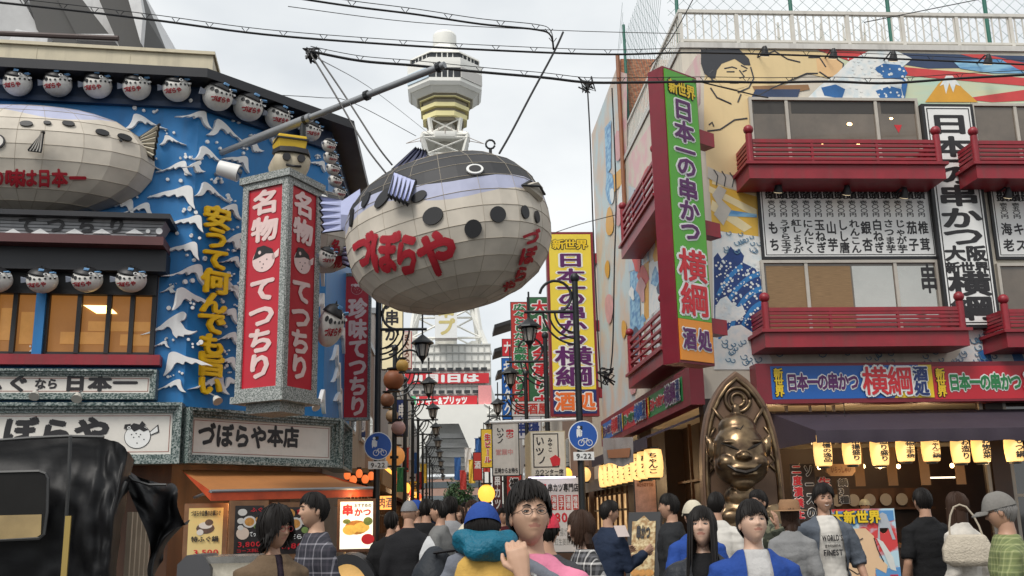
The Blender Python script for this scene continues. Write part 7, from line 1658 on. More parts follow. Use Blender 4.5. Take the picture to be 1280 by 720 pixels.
Yn = 11.6; Mn = frame((0, Yn, 0), (.85, -.5, 0)); a0 = uv(Mn, 776, 680)[0]; a1 = uv(Mn, 806, 680)[0]; z1_ = uv(Mn, 792, 640)[1]
t = thing('menu_stand', 'slanted menu stand with food photo board and orange skewer side panel', 'menu stand', M=Mn @ Matrix.Translation(((a0+a1)/2, 0, 0)))
Mn2 = Mn @ Matrix.Translation((a0, 0, 0)) @ Matrix.Rotation(rad(-14), 4, 'X'); W = a1-a0; z1_ *= 1.03
b = MB(Mn2); b.box(-.05, W+.05, .25, z1_, -.08, 0); b.build('frame', BLACK, t); b = MB(Mn2); b.prism([(0, .3), (W, .3), (W, z1_-.1), (W*.75, z1_-.1), (W*.5, z1_-.04), (W*.2, z1_-.1), (0, z1_-.1)], 0, .01); b.build('photo_sheet', two_tone('menu_sheet', (.30, .17, .06), (.62, .50, .28), 22, .4, .6, .4, kind='noise'), t)
b = MB(Mn2)
for i in range(3):
    for j in range(5): b.disc((W*(.2+.3*i), .45+j*.15), .05, 10, .01, .014+.001*i, 0, .7)
b.build('food_picture', PO, t); b = MB(Mn2); text(b, '串かつ', W*.2, W*.8, z1_-.3, z1_-.14, .02, bold=.05); b.build('lettering', INK, t)
Mo = frame((0, 11.45, 0), (1, .1, 0)); r = uvbox(Mo, 808, 642, 830, 712); b = MB(Mo); b.prism([(r[0]+.12, r[3]), (r[1], r[3]), (r[1], .3), (r[0]-.12, .3)], -.03, 0); b.build('side_panel', mat('panel_orange', (.70, .26, .03), .45, emit=.12, ecol=(1, .45, .05)), t)
b = MB(Mo); outlined(b, '本場の串かつ', r[0]+.14, r[1]-.01, r[2]+.15, r[3]-.03, .004, True, .04, .12); b.build('lettering', [INK, YEL], t)
b = MB(Mo); b.prism([(r[0]+.08, r[3]-.25), (r[0]+.14, r[3]-.25), (r[0]+.10, r[2]+.2), (r[0]-.03, r[2]+.2)], 0, .004); b.build('red_strip', LRED, t)
b = MB(); q = Mn @ V((a0+.1, 0, -.3)); 
for uu in (a0+.05, a1-.05): b.tube([Mn @ V((uu, 0, -.35)), Mn2 @ V((uu-a0, z1_*.8, -.08))], .02, 6); b.tube([Mn @ V((uu, 0, .3)), Mn2 @ V((uu-a0, .3, -.04))], .02, 6)
b.build('stand_leg', BLACK, t)

# ---- lamps that are lit in the photograph: shop bulbs, lantern rows, poster lights
def glow(x, y, z, watts, r=.12, col=(1, .66, .34)):
    l = bpy.data.lights.new('bulb_light', 'POINT'); l.energy = watts; l.shadow_soft_size = r; l.color = col; o = bpy.data.objects.new('bulb_light', l); COL.objects.link(o); o.location = (x, y, z)
for x in (5.6, 7.0, 8.3): glow(x, YR+.9, 2.75, 9)
glow(10.4, YR-.6, 2.5, 7); glow(6.6, YR-.9, 2.2, 6); glow(8.4, YR-.9, 2.2, 6)
for y in (17.0, 19.2, 21.2): glow(XR-.3, y, 2.35, 8)
p = atY(300, 628, 13.7); glow(p.x, p.y, p.z, 10); p = atY(372, 628, 14.1); glow(p.x, p.y, p.z, 10); p = atY(440, 620, 14.4); glow(p.x, p.y, p.z, 6)
for i in range(6): glow(-1.2 if i % 2 else 3.7, 24+i*6, 2.4, 22)
# ================================================================== people
SKIN = [mat('skin_a', (.50, .30, .20), .5, var=.06, scale=12), mat('skin_b', (.44, .25, .165), .5, var=.06, scale=12), mat('skin_c', (.56, .36, .26), .5, var=.06, scale=12)]
LIP = mat('lip', (.40, .185, .135), .45, var=.05); HAIRK = mat('hair_black', (.010, .008, .007), .58, var=.2, spec=.22); HAIRB = mat('hair_brown', (.040, .020, .012), .58, var=.2, spec=.22); HAIRG = mat('hair_grey', (.18, .17, .16), .5)
EYEW = mat('eye_white', (.55, .52, .48), .25, var=0)
def cl(name, col, rough=.85, bump=.25): return mat('cloth_'+name, col, rough, var=.14, scale=9, bump=bump, bscale=60, spec=.25)
def gs(x, c, s): return math.exp(-((x-c)/s)**2)
def head_pt(az, el, s=1., fem=0.):
    """az 0 = face, el latitude; local head frame, face toward -Y"""
    x, y, z = math.sin(az)*math.cos(el), -math.cos(az)*math.cos(el), math.sin(el)
    X, Y, Z = x*.077, y*.097, z*.118
    if z < 0: f = 1-(.30+.06*fem)*(-z)**1.3; X *= f; Y *= (1-.10*(-z)) if y < 0 else 1-.38*(-z)
    if y < 0:
        Y = -abs(Y/.097)**.80*.097*(1-.08*max(0, z))
        w = max(0, -y)**1.5
        d = .007*gs(X, 0, .010)*gs(Z, .012, .022)+.017*gs(X, 0, .013)*gs(Z, -.020, .012)+.004*gs(abs(X), .013, .008)*gs(Z, -.024, .007)-.010*gs(abs(X), .031, .017)*gs(Z, .010, .011)+.004*gs(abs(X), .030, .02)*gs(Z, .034, .008)
        d += .0045*gs(X, 0, .027)*gs(Z, -.047, .005)+.0045*gs(X, 0, .024)*gs(Z, -.059, .005)-.003*gs(X, 0, .028)*gs(Z, -.053, .0025)+.010*gs(X, 0, .022)*gs(Z, -.095, .018)+.004*gs(abs(X), .044, .018)*gs(Z, -.018, .02)-.003*gs(abs(X), .030, .01)*gs(Z, -.055, .02)
        Y -= d*w
    return V((X, Y, Z))*s
def head_mesh(b, hi, s, fem):
    nu, nv = (64, 56) if hi else (28, 22); ids = []
    for i in range(nv+1):
        el = -math.pi/2+math.pi*i/nv; el = max(-1.55, min(1.55, el)); row = []
        for j in range(nu):
            u = j/nu*2*math.pi-math.pi; az = u-.35*math.sin(u)*(1 if hi else .6)     # denser toward the face
            row.append(b.v(head_pt(az, el, s, fem)))
        ids.append(row)
    M0i = b.M.inverted()
    for i in range(nv):
        for j in range(nu):
            q = (ids[i][j], ids[i][(j+1) % nu], ids[i+1][(j+1) % nu], ids[i+1][j]); p = (M0i @ b.vs[q[0]])/s
            b.f(q, 1 if p.y < -.05 and abs(p.x) < .028*(1-abs(p.z+.053)/.014) and abs(p.z+.053) < .0085 else 0)
    for sx in (-1, 1): b.ell((sx*.079*s, .008*s, -.002*s), (.010*s, .018*s, .031*s), 8, 6)
def hand(b, W, d, n, side, curl=.5, s=1.):
    """palm and five bent fingers; W wrist, d direction, n palm normal, side = direction of the thumb"""
    d = V(d).normalized(); n = V(n); n = (n-d*n.dot(d)).normalized(); t = V(side); t = (t-d*t.dot(d)-n*t.dot(n)).normalized(); W = V(W)
    ring = lambda c, w, h: [c+t*(w*math.cos(a))+n*(h*math.sin(a)) for a in [k*.785 for k in range(8)]]
    b.loft([ring(W-d*.02*s, .024*s, .020*s), ring(W+d*.02*s, .033*s, .019*s), ring(W+d*.06*s, .042*s, .017*s), ring(W+d*.092*s, .038*s, .012*s)])
    for k, (o, L_) in enumerate(((.030, .068), (.010, .078), (-.011, .073), (-.030, .056))):
        p = W+d*(.082*s)+t*(o*s); dd = d.copy(); pts = [p]; c = curl*(1+.12*k)
        for m_, f in ((0, .42), (1, .32), (2, .26)):
            a = c*(.5, .9, .7)[m_]; dd = (dd*math.cos(a)+n*math.sin(a)).normalized(); n2 = n; p = p+dd*(L_*f*s); pts.append(p)
        b.tube(pts, [.0098*s, .0092*s, .0082*s, .0062*s], 6)
    p = W+d*(.026*s)+t*(.024*s); dd = (d*.65+t*.75+n*.25).normalized(); p2 = p+dd*.036*s; dd = (d*.9+t*.2+n*(.2+curl*.5)).normalized(); p3 = p2+dd*.030*s; p4 = p3+(d*.85-t*.1+n*(.2+curl*.6)).normalized()*.024*s
    b.tube([p, p2, p3, p4], [.014*s, .0115*s, .0098*s, .007*s], 6)
def wrinkle(o, amp, sc=14.):
    me = o.data
    ns = [v.normal.copy() for v in me.vertices]
    for v, n in zip(me.vertices, ns):
        c = v.co; v.co = c+n*(noise.noise(c*sc)*amp+noise.noise(V((c.x*sc*.5+9, c.y*sc*.5, c.z*sc*1.6)))*amp)
DEF = {'L': ((.055, .03, -.285), (.065, -.07, -.535)), 'R': ((-.055, .03, -.285), (-.065, -.07, -.535))}
def person(label, px, top, Y, yaw=0, hy=0, hp=0, fem=0, skin=0, hair=HAIRK, style='short', top_c=None, sleeve=1., jacket=None, gap=.07, legs_c=None, arms=None, hi=False, cap=None, brim=True, glasses=None, child=0., h=None, lean=0., hat=None, collar=None, group=None, X=None, Z0=0., smile=0, handcurl=.5, legpose=None):
    q = atY(px, top, Y); H = h or min(1.86, max(1.5, q.z)); x0 = q.x if X is None else X
    s = H/1.72; hs = s*.905 if not child else s*child
    R = Matrix.Rotation(rad(yaw), 4, 'Z'); M = Matrix.Translation((x0, Y, Z0)) @ R @ Matrix.Rotation(rad(lean), 4, 'X')
    t = thing('person', label, 'person', (x0, Y, Z0), rad(yaw), group=group)
    vx = .014 if hi else .024; n8 = 12
    sh = (.176-.03*fem)*s; zs = .818*H; hipw = .085*s
    A = dict(DEF); A.update(arms or {})
    J = {}
    for k, sx in (('L', 1), ('R', -1)):
        S_ = V((sx*sh, .01, zs-.035*s)); e, w = A[k]; J[k] = (S_, S_+V(e)*s, S_+V(w)*s)
    el = lambda z, rx, ry, y=0: [V((rx*s*math.cos(a), y*s+ry*s*math.sin(a), z)) for a in [i*2*math.pi/16 for i in range(16)]]
    if fem: T = [(.475, .150, .105), (.52, .168, .120), (.60, .128, .092), (.665, .138, .100), (.73, .155, .122), (.80, .150, .098), (.832, .098, .077), (.858, .056, .056)]
    else: T = [(.475, .150, .105), (.52, .158, .115), (.60, .148, .108), (.67, .162, .115), (.74, .178, .122), (.802, .172, .100), (.834, .112, .082), (.860, .062, .062)]
    hc = V((0, -.018*s, H-.120*hs)); HM = M @ Matrix.Translation(hc) @ Matrix.Rotation(rad(hy), 4, 'Z') @ Matrix.Rotation(rad(-hp), 4, 'X')
    nb = V((0, .012*s, .825*H)); nt_ = hc+V((0, .02*s, -.055*hs))
    LEG = legpose or {}
    legs = []
    for k, sx in (('L', 1), ('R', -1)):
        hp_, kn, an = LEG.get(k, ((sx*.085, 0, .50), (sx*.10, -.015, .275), (sx*.11, .02, .045))); legs.append((V((hp_[0]*s, hp_[1]*s, hp_[2]*H)), V((kn[0]*s, kn[1]*s, kn[2]*H)), V((an[0]*s, an[1]*s, an[2]*H))))
    # body (one continuous surface): trunk, neck, limbs melted, head and hands joined on
    b = MB(M); b.loft([el(z*H, rx*.86, ry*.86) for z, rx, ry in T]); b.tube([nb-V((0, 0, .05*s)), nb, nt_, nt_+V((0, 0, .03*s))], [.068*s, (.054-.008*fem)*s, (.049-.008*fem)*s, .047*s], n8)
    for k in 'LR':
        S_, E1, W1 = J[k]; b.tube([S_+V((0, 0, -.02*s)), S_.lerp(E1, .5), E1, E1.lerp(W1, .35), W1], [.048*s, .043*s, .037*s, .038*s, (.026-.003*fem)*s], n8)
    for a, k_, c in legs: b.tube([a, a.lerp(k_, .5), k_, k_.lerp(c, .35), c, c+V((0, -.1*s, -.025*s))], [.085*s, .07*s, .052*s, .052*s, .035*s, .03*s], n8)
    o = b.build('body_tmp', SKIN[skin], t); melt(o, vx, 4)
    hb = MB(HM); head_mesh(hb, hi, hs, fem)
    hd = MB(M)
    for k, sx in (('L', 1), ('R', -1)):
        S_, E1, W1 = J[k]; d = (W1-E1).normalized(); hd_ = (arms or {}).get('h'+k, {}); hand(hd, W1, hd_.get('d', d), hd_.get('n', V((-sx*.9, -.1, 0))), hd_.get('t', V((0, -1, .1))), hd_.get('c', handcurl), s)
    hm = hd.build('hand_tmp', SKIN[skin], t)
    if hi: melt(hm, .0042, 2)
    vs = []; fs = []; mi = []
    Mi = WM[t.name].inverted()
    for ob in (o, hm):
        k0 = len(vs); vs += [v.co.copy() for v in ob.data.vertices]; fs += [tuple(i+k0 for i in p.vertices) for p in ob.data.polygons]; mi += [0]*len(ob.data.polygons); me_ = ob.data; bpy.data.objects.remove(ob); bpy.data.meshes.remove(me_)
    k0 = len(vs); vs += [Mi @ v for v in hb.vs]; fs += [tuple(i+k0 for i in f) for f in hb.fs]; mi += hb.mi
    bb = MB(); bb.vs = vs; bb.fs = fs; bb.mi = mi; bb.build('body', [SKIN[skin], LIP], t, True, world=False)
    # eyes, brows
    e = MB(HM)
    for sx in (-1, 1):
        c = V((sx*.031, -.0835, .010))*hs; e.ell(c, (.0132*hs, .006*hs, .0037*hs), 10, 6, 0); e.ell(c+V((-sx*.001, -.0042, 0))*hs, (.0054*hs, .0035*hs, .0039*hs), 8, 6, 1)
        e.tube([c+V((-.016, -.002, -.001))*hs, c+V((-.006, -.0065, .0040))*hs, c+V((.006, -.0065, .0040))*hs, c+V((.016, -.000, .000))*hs], .0019*hs, 5, 1)
    e.build('eyes', [EYEW, INK], t, True)
    e = MB(HM)
    for sx in (-1, 1): e.tube([V((sx*.013, -.097, .031))*hs, V((sx*.03, -.096, .037))*hs, V((sx*.047, -.083, .033))*hs], [.003*hs, .0036*hs, .0016*hs], 5)
    e.build('eyebrows', HAIRK if hair is not HAIRG else HAIRG, t)
    if smile:
        e = MB(HM); e.loft([[V((x, -.1005+abs(x)*.25, -.0515+abs(x)*.30+dz))*hs for x in (-.02, -.01, 0, .01, .02)] for dz in (.0022, -.0045)], closed=False); e.build('teeth', EYEW, t)
    # hair: shell and locks
    if style != 'bald':
        random.seed(int(px*7+Y*13))
        longh = {'long': .36, 'bob': .10, 'fluffy': .05}.get(style, 0)
        def hairline(az):      # lowest latitude with hair
            a = abs(az); fr = .55 if not fem else .50
            if style in ('bowl', 'long', 'fluffy') or (style == 'bob'): fr = .40
            if a < .75: return fr+.10*math.sin(az*5)
            side_ = -.55 if longh else .05; bk = -.60
            if a < 1.75: f = (a-.75)/1.0; return fr*(1-f)+side_*f
            f = min(1, (a-1.75)/.7); return side_*(1-f)+bk*f
        b = MB(HM); nu, nv = (40, 16) if hi else (22, 8); rings = []
        th = (.011 if style not in ('fluffy', 'bowl', 'mop') else .019) if not cap else .004
        for i in range(nv+1):
            f = i/nv; row = []
            for j in range(nu):
                az = j/nu*2*math.pi-math.pi; lo = hairline(az); e_ = 1.55+(lo-1.55)*f; p = head_pt(az, e_, 1, 0); p.y = max(p.y, -.092)
                k_ = 1+(th*(1.15-.75*f**3)+.004*noise.noise(p*60))/.09; row.append(p*k_*hs)
            rings.append(row)
        b.loft(rings, cap=False)
        n = 380 if hi else 60
        for k in range(n):
            az = random.uniform(-math.pi, math.pi); lo = hairline(az)-random.uniform(0, .16); e0 = random.uniform(.9, 1.5) if not cap else random.uniform(.15, .3); pts = []; daz = random.uniform(-.25, .25); off = th+random.uniform(-.003, .007)+(random.uniform(0, .014) if style in ('mop', 'fluffy') else 0)
            for i in range(5):
                f = i/4; e_ = e0+(lo-e0)*f; p = head_pt(az+daz*f, e_, 1, 0); p.y = max(p.y, -.094); pts.append(p*(1+off*(1-.35*f*f)/.09)*hs)
            if longh and abs(az) > .85:
                L_ = longh*random.uniform(.75, 1.05); pe = pts[-1]; 
                for i in (1, 2, 3): pts.append(pe+V((pe.x*(.22*i/3 if style != 'bob' else .1-.1*i), (.010*i if pe.y > 0 else -.004*i)*hs, -L_*i/3*hs)))
            m_ = len(pts); r0 = random.uniform(.0045, .008)*hs*(1 if hi else 1.9)
            b.tube(pts, [r0*(.5 if i == 0 else 1.0 if i < m_-2 else .7 if i < m_-1 else .15) for i in range(m_)], 4 if not hi else 5)
        if longh and style != 'fluffy':
            rings = []
            for i in range(6):
                f = i/5; rings.append([V(((.083+.01*f)*math.sin(a)*(1+.08*math.sin(a*9+f*4)), .012-(.085-.02*f)*math.cos(a)*(-1)*.9, -.02-longh*f*.93))*hs for a in [-1.75+3.5*k/14 for k in range(15)]])
            b.loft(rings, closed=False)
        b.build('hair', hair, t, 50)
    if cap:
        b = MB(HM); rings = []
        for i in range(9):
            e_ = 1.5-i*.155; rings.append([head_pt(j/28*6.283, e_, 1, 0)*(1.235 if i else 1.17)*hs for j in range(28)])
        rings.append([p*1.01-V((0, 0, .012))*hs for p in rings[-1]]); b.loft(rings, cap=False); b.f([b.v(p) for p in rings[0]])
        if brim:
            br_ = []
            for rr, dz in ((1.0, .0), (1.35, .004), (1.72, -.016)): br_.append([V((.085*math.sin(a)*(.98 if rr > 1 else 1.05), -.112*math.cos(a)*rr, .034+dz-.012*abs(math.sin(a))))*hs for a in [-1.15+2.3*k/14 for k in range(15)]])
            b.loft(br_, closed=False); b.loft([[p+V((0, 0, -.004)) for p in r] for r in br_], closed=False)
        b.ell((0, 0, .136*hs), (.012*hs, .012*hs, .006*hs), 8, 5); b.build('cap', cap, t, 50)
    if hat:
        b = MB(HM); b.lathe([(.175*hs, .036*hs), (.172*hs, .042*hs), (.105*hs, .05*hs), (.100*hs, .12*hs), (.085*hs, .150*hs), (.02*hs, .148*hs)], 26); b.lathe([(.17*hs, .034*hs), (.09*hs, .044*hs)], 26); b.lathe([(.1065*hs, .052*hs), (.1055*hs, .072*hs)], 26); b.build('hat', hat, t, 45)
    if glasses:
        b = MB(HM)
        for sx in (-1, 1):
            b.tube([V((sx*.032+.022*math.cos(a), -.107+.004*abs(math.cos(a)), .008+.016*math.sin(a)))*hs for a in [k*.4488 for k in range(15)]], .0016*hs, 5); b.tube([V((sx*.054, -.103, .012))*hs, V((sx*.078, -.02, .012))*hs, V((sx*.082, .012, .004))*hs], .0014*hs, 4)
        b.tube([V((-.010, -.107, .012))*hs, V((0, -.112, .015))*hs, V((.010, -.107, .012))*hs], .0016*hs, 4); b.build('glasses', glasses, t)
    # clothes
    def garment(name, m, infl, slv, zlo, opened=None, hem=0.):
        b = MB(M); Tz = [(z, rx, ry) for z, rx, ry in T if z >= zlo-1e-6]; Tz = [(zlo, Tz[0][1], Tz[0][2])]+Tz if Tz[0][0] > zlo else Tz
        b.loft([el(z*H, rx+infl+(hem if z < .55 else 0), ry+infl+(hem if z < .55 else 0)) for z, rx, ry in Tz])
        for k in 'LR':
            S_, E1, W1 = J[k]; full = slv; pts = [S_+V((-.05*s if k == 'L' else .05*s, 0, .012*s)), S_+V((0, 0, -.012*s)), S_.lerp(E1, .5), E1]; rr = [.045*s+infl*.6, .056*s+infl*.8, .054*s+infl, .050*s+infl]
            if full >= 1: pts += [E1.lerp(W1, .5), E1.lerp(W1, .97)]; rr += [.048*s+infl, .038*s+infl]
            elif full > .5: pts += [E1.lerp(W1, (full-.5)*2)]; rr += [.047*s+infl]
            elif full < .5: f = max(.2, full*2); pts = [S_+V((-.05*s if k == 'L' else .05*s, 0, .012*s)), S_+V((0, 0, -.012*s)), S_.lerp(E1, max(.3, f*.6)), S_.lerp(E1, max(.4, f))]
            b.tube(pts, rr, n8)
        o = b.build(name, m, t); melt(o, .012 if hi else .026, 4); wrinkle(o, .007 if hi else .007, 11); wrinkle(o, .003, 28)
        if opened:
            bm = bmesh.new(); bm.from_mesh(o.data); A_ = WM[t.name].inverted() @ M; Ai = A_.inverted(); kill = []
            for f in bm.faces:
                c = Ai @ f.calc_center_median()
                if c.y < -.02*s and abs(c.x) < opened*s*(.55+.45*max(0, (.80-c.z/H)/.3)) and abs(c.x) < .15*s: kill.append(f)
            bmesh.ops.delete(bm, geom=kill, context='FACES')
            bd = [v for v in bm.verts if any(len(e.link_faces) == 1 for e in v.link_edges)]
            for _ in range(4):
                nw = {}
                for v in bd:
                    nn = [e.other_vert(v).co for e in v.link_edges if len(e.link_faces) == 1]
                    if nn: nw[v] = v.co.lerp(sum(nn, V((0, 0, 0)))/len(nn), .5)
                for v, c in nw.items(): v.co = c
            bm.to_mesh(o.data); bm.free(); o.data.polygons.foreach_set('use_smooth', [True]*len(o.data.polygons))
        return o
    if top_c: garment('shirt' if not jacket else 'inner_shirt', top_c, .010, sleeve if not jacket else .3, .50 if jacket is None else .52, None, .012)
    if jacket: garment('jacket', jacket, .026, sleeve, .49, gap, .02)
    if collar:
        b = MB(M); rings = [[V(((r_+.0)*s*math.cos(a), .012*s+r_*s*.95*math.sin(a), z*H)) for a in [k*.3927 for k in range(17)]] for r_, z in ((.085, .825), (.068, .850), (.078, .842))]; b.loft(rings, cap=False); b.build('collar', collar, t, True)
    if legs_c:
        b = MB(M); b.loft([el(z*H, rx+.012, ry+.012) for z, rx, ry in ((.455, .135, .10), (.48, .15, .108), (.52, .158, .115), (.565, .146, .106))])
        for a, k_, c in legs: b.tube([a, a.lerp(k_, .5), k_, k_.lerp(c, .5), c], [.098*s, .084*s, .066*s, .062*s, .055*s], n8)
        o = b.build('trousers', legs_c, t); melt(o, .018 if hi else .028, 3); wrinkle(o, .006, 10)
        b = MB(M)
        for a, k_, c in legs: b.ell(c+V((0, -.06*s, -.012*s)), (.045*s, .125*s, .035*s), 10, 6)
        b.build('shoes', cl('shoe', (.04, .035, .03), .5), t, True)
    return t, M, HM, J, s, H
BLKC = cl('black', (.010, .010, .011)); NAVYC = cl('navy', (.018, .028, .055)); GREYC = cl('grey', (.20, .20, .205)); JEAN = cl('jean', (.035, .05, .10)); WHC = cl('white', (.66, .65, .62)); BEIGE = cl('beige', (.42, .34, .24)); DGREY = cl('charcoal', (.05, .05, .055)); BLUEC = cl('royal', (.02, .06, .26)); CREAMC = cl('cream', (.58, .52, .40)); BROWNC = cl('khaki', (.145, .098, .060)); PINKC = cl('pink', (.68, .22, .33)); TEAL = cl('teal', (.008, .12, .19), .45, .5); YELC = cl('mustard', (.60, .37, .09))
# --- nearest figures
tF, MF_, _, JF, _, _ = person('man with wire glasses and pink shirt carrying a child in a blue cap', 662, 612, 3.95, -14, hy=22, hp=12, style='mop', top_c=PINKC, legs_c=DGREY, sleeve=.35, hi=True, glasses=DMETAL, skin=0,
       arms={'L': ((-.044, -.237, -.18), (-.136, -.446, .05)), 'R': ((-.09, .02, -.28), (-.02, -.22, -.30)), 'hL': {'d': V((-.25, .12, 1)), 'n': V((-.1, 1, -.1)), 't': V((-1, 0, .1)), 'c': .95}, 'hR': {'c': .7}})
FX = atY(652, 692, 3.60)
b = MB(); c_ = MF_ @ JF['L'][2]; e_ = MF_ @ JF['L'][1]; ax = (c_-e_).normalized(); p1 = ax.cross(V((0, 1, 0))).normalized(); p2 = ax.cross(p1); c_ = c_-ax*.035; b.tube([c_+(p1*math.cos(a)+p2*math.sin(a))*.034 for a in [k*.5236 for k in range(13)]], .008, 6); b.tube([c_-V((0, .034, 0)), c_-V((0, .045, 0))], .018, 12); w = b.build('wrist_watch', mat('watch_steel', (.5, .5, .48), .25, metal=.8)); tag(w, 'steel wrist watch worn by the man carrying the child', 'watch')
ch = person('small child seen from behind with a blue cap and teal hood, carried on an arm', 611, 628, 3.72, 188, hy=-10, hp=-12, style='short', top_c=cl('sleeve_grey', (.16, .17, .20)), jacket=None, legs_c=cl('pale', (.55, .53, .50)), sleeve=1., hi=True, cap=BLUEC, brim=True, child=1.32, h=1.0, Z0=atY(611, 628, 3.72).z-1.0, lean=8,
       arms={'R': ((-.17, .03, -.10), (-.34, .05, -.23)), 'L': ((.10, -.1, -.22), (.05, -.25, -.3))}, legpose={'L': ((.085, 0, .50), (.16, -.22, .44), (.18, -.12, .2)), 'R': ((-.085, 0, .50), (-.16, -.22, .44), (-.18, -.12, .2))})
t, Mc, HMc, Jc, sc_, Hc = ch
b = MB(Mc); s = sc_
b.loft([[V((rx*s*math.cos(a), ry*s*math.sin(a), z)) for a in [k*.3927 for k in range(16)]] for z, rx, ry in ((.52, .215, .17), (.60, .225, .185), (.70, .215, .185), (.78, .195, .16), (.83, .12, .1))]); o = b.build('yellow_vest', YELC, t); melt(o, .012, 3); wrinkle(o, .012, 12)
b = MB(Mc); parts = [((0, .09, .79), (.205, .11, .085)), ((.13, .05, .80), (.11, .10, .07)), ((-.13, .05, .80), (.11, .10, .07)), ((.02, .13, .77), (.17, .075, .08)), ((0, -.05, .79), (.16, .1, .05))]
for c, r in parts: b.ell(V((c[0]*.5, c[1]*.8, c[2]+.065)), (r[0]*.56, r[1]*.62, r[2]*.66), 16, 10)
o = b.build('teal_hood', TEAL, t); melt(o, .010, 4); wrinkle(o, .02, 13)
person('person in a cream hat and cream top wearing a dark backpack', 590, 650, 4.55, 70, hy=20, style='short', top_c=CREAMC, legs_c=DGREY, sleeve=1., hi=True, cap=CREAMC, brim=False, h=1.58)
t = WM and thing('backpack', 'dark grey backpack on the person in the cream hat', 'backpack', atY(556, 790, 4.5), rad(70)); Mp = WM[t.name]
b = MB(Mp); b.ell((0, .05, .17), (.13, .10, .19), 18, 12); b.ell((0, .02, .05), (.14, .12, .12), 16, 10); o = b.build('bag_body', cl('pack', (.022, .026, .032), .6), t); melt(o, .014, 4); wrinkle(o, .012, 10)
b = MB(Mp); b.ell((0, .16, .08), (.12, .06, .11), 14, 8); b.build('front_pocket', cl('pack_teal', (.02, .06, .08), .6), t, True); b = MB(Mp)
for sx in (-1, 1): b.tube([(sx*.07, .02, .33), (sx*.08, -.14, .35), (sx*.09, -.2, .22), (sx*.09, -.06, .04)], .018, 6, flat=.4)
b.build('strap', cl('pack_strap', (.02, .02, .022)), t)
person('person in a bright red cap glimpsed behind the man with glasses', 683, 643, 6.2, 170, top_c=DGREY, legs_c=JEAN, cap=cl('redcap', (.6, .03, .06), .4), brim=False, skin=1)
person('woman with long black hair and dark jacket looking upward', 876, 636, 5.5, -8, hy=-14, hp=12, fem=1, skin=2, style='long', top_c=BLKC, jacket=cl('leather', (.02, .022, .028), .45), gap=.14, legs_c=BLKC, sleeve=1., hi=True, collar=WHC, arms={'R': ((-.07, -.02, -.28), (.0, -.20, -.16)), 'hR': {'d': V((.5, -.3, .8)), 'n': V((.5, .6, 0)), 'c': .9}})
person('young man with a black bowl haircut in an open blue hoodie and grey tee', 938, 630, 5.3, -4, hy=6, hp=14, skin=2, style='bowl', top_c=cl('tee_grey', (.48, .47, .46)), jacket=BLUEC, gap=.12, legs_c=JEAN, sleeve=1., hi=True)
person('woman in red glasses and khaki button jacket with fluffy black hair', 343, 638, 5.8, 32, hy=22, hp=-2, fem=1, style='fluffy', top_c=cl('tee_plum', (.03, .02, .03)), jacket=BROWNC, gap=.035, legs_c=DGREY, sleeve=1., hi=True, glasses=mat('frame_red', (.35, .03, .03), .4), skin=1, collar=BROWNC,
       arms={'R': ((-.06, -.03, -.28), (.12, -.24, -.30)), 'L': ((.05, .04, -.28), (-.02, -.22, -.36))})
person('smiling man in a dark checked shirt looking across the street', 396, 618, 7.0, -62, hy=-6, hp=2, style='short', top_c=plaid('check_dark', (.022, .022, .032), (.26, .25, .28), 11, .12, (.05, .045, .06)), legs_c=DGREY, sleeve=1., hi=True, collar=DGREY, smile=1)
person('woman with a brown bob in a black and white checked blouse', 729, 640, 6.6, -78, hy=-4, fem=1, hair=HAIRB, style='bob', top_c=plaid('check_white', (.02, .02, .022), (.62, .60, .58), 13, .16, (.12, .12, .13)), legs_c=BLKC, sleeve=1., hi=True, skin=2, smile=1)
person('man in a flat grey cap and green checked shirt looking down', 1252, 618, 6.1, -118, hy=-8, hp=-14, hair=HAIRG, style='short', top_c=plaid('check_green', (.17, .20, .075), (.32, .34, .16), 26, .2, (.12, .15, .06)), legs_c=BEIGE, sleeve=1., hi=True, cap=cl('cap_grey', (.19, .18, .165)), glasses=DMETAL, skin=1, arms={'R': ((-.05, -.06, -.27), (.10, -.28, -.28)), 'L': ((.05, -.06, -.27), (-.06, -.28, -.30))})
# --- middle distance, in front of the mural building
t, Mf, _, _, s, H = person('smiling man in a white lettered tee and open grey shirt facing the street', 1027, 609, 9.2, 0, hy=-4, style='mop', top_c=WHC, jacket=cl('denim_grey', (.10, .115, .14)), gap=.16, legs_c=NAVYC, sleeve=.6, hi=True, skin=1, smile=1, arms={'R': ((-.09, .02, -.28), (-.11, -.06, -.52)), 'L': ((.10, .02, -.27), (.14, -.07, -.50))})
b = MB(Mf @ Matrix(((1, 0, 0, 0), (0, 0, -1, 0), (0, 1, 0, 0), (0, 0, 0, 1)))); text(b, 'WORLD\'S', -.092*s, .092*s, .735*H, .77*H, .142*s, bold=.04, slant=0); text(b, 'FINEST', -.085*s, .085*s, .665*H, .70*H, .138*s, bold=.04); text(b, 'genuine', -.07*s, .07*s, .708*H, .728*H, .141*s, bold=.02); b.build('shirt_lettering', INK, t)
person('man with cropped hair in a plain black tee seen from behind', 1153, 612, 9.3, 183, top_c=BLKC, legs_c=cl('black_jean', (.015, .016, .022)), sleeve=.45, hi=True, skin=1)
person('woman with long brown hair in a white top seen from behind', 1197, 617, 8.7, 205, hy=20, fem=1, hair=HAIRB, style='long', top_c=cl('top_ivory', (.58, .54, .48)), legs_c=DGREY, sleeve=1., hi=True, skin=2)
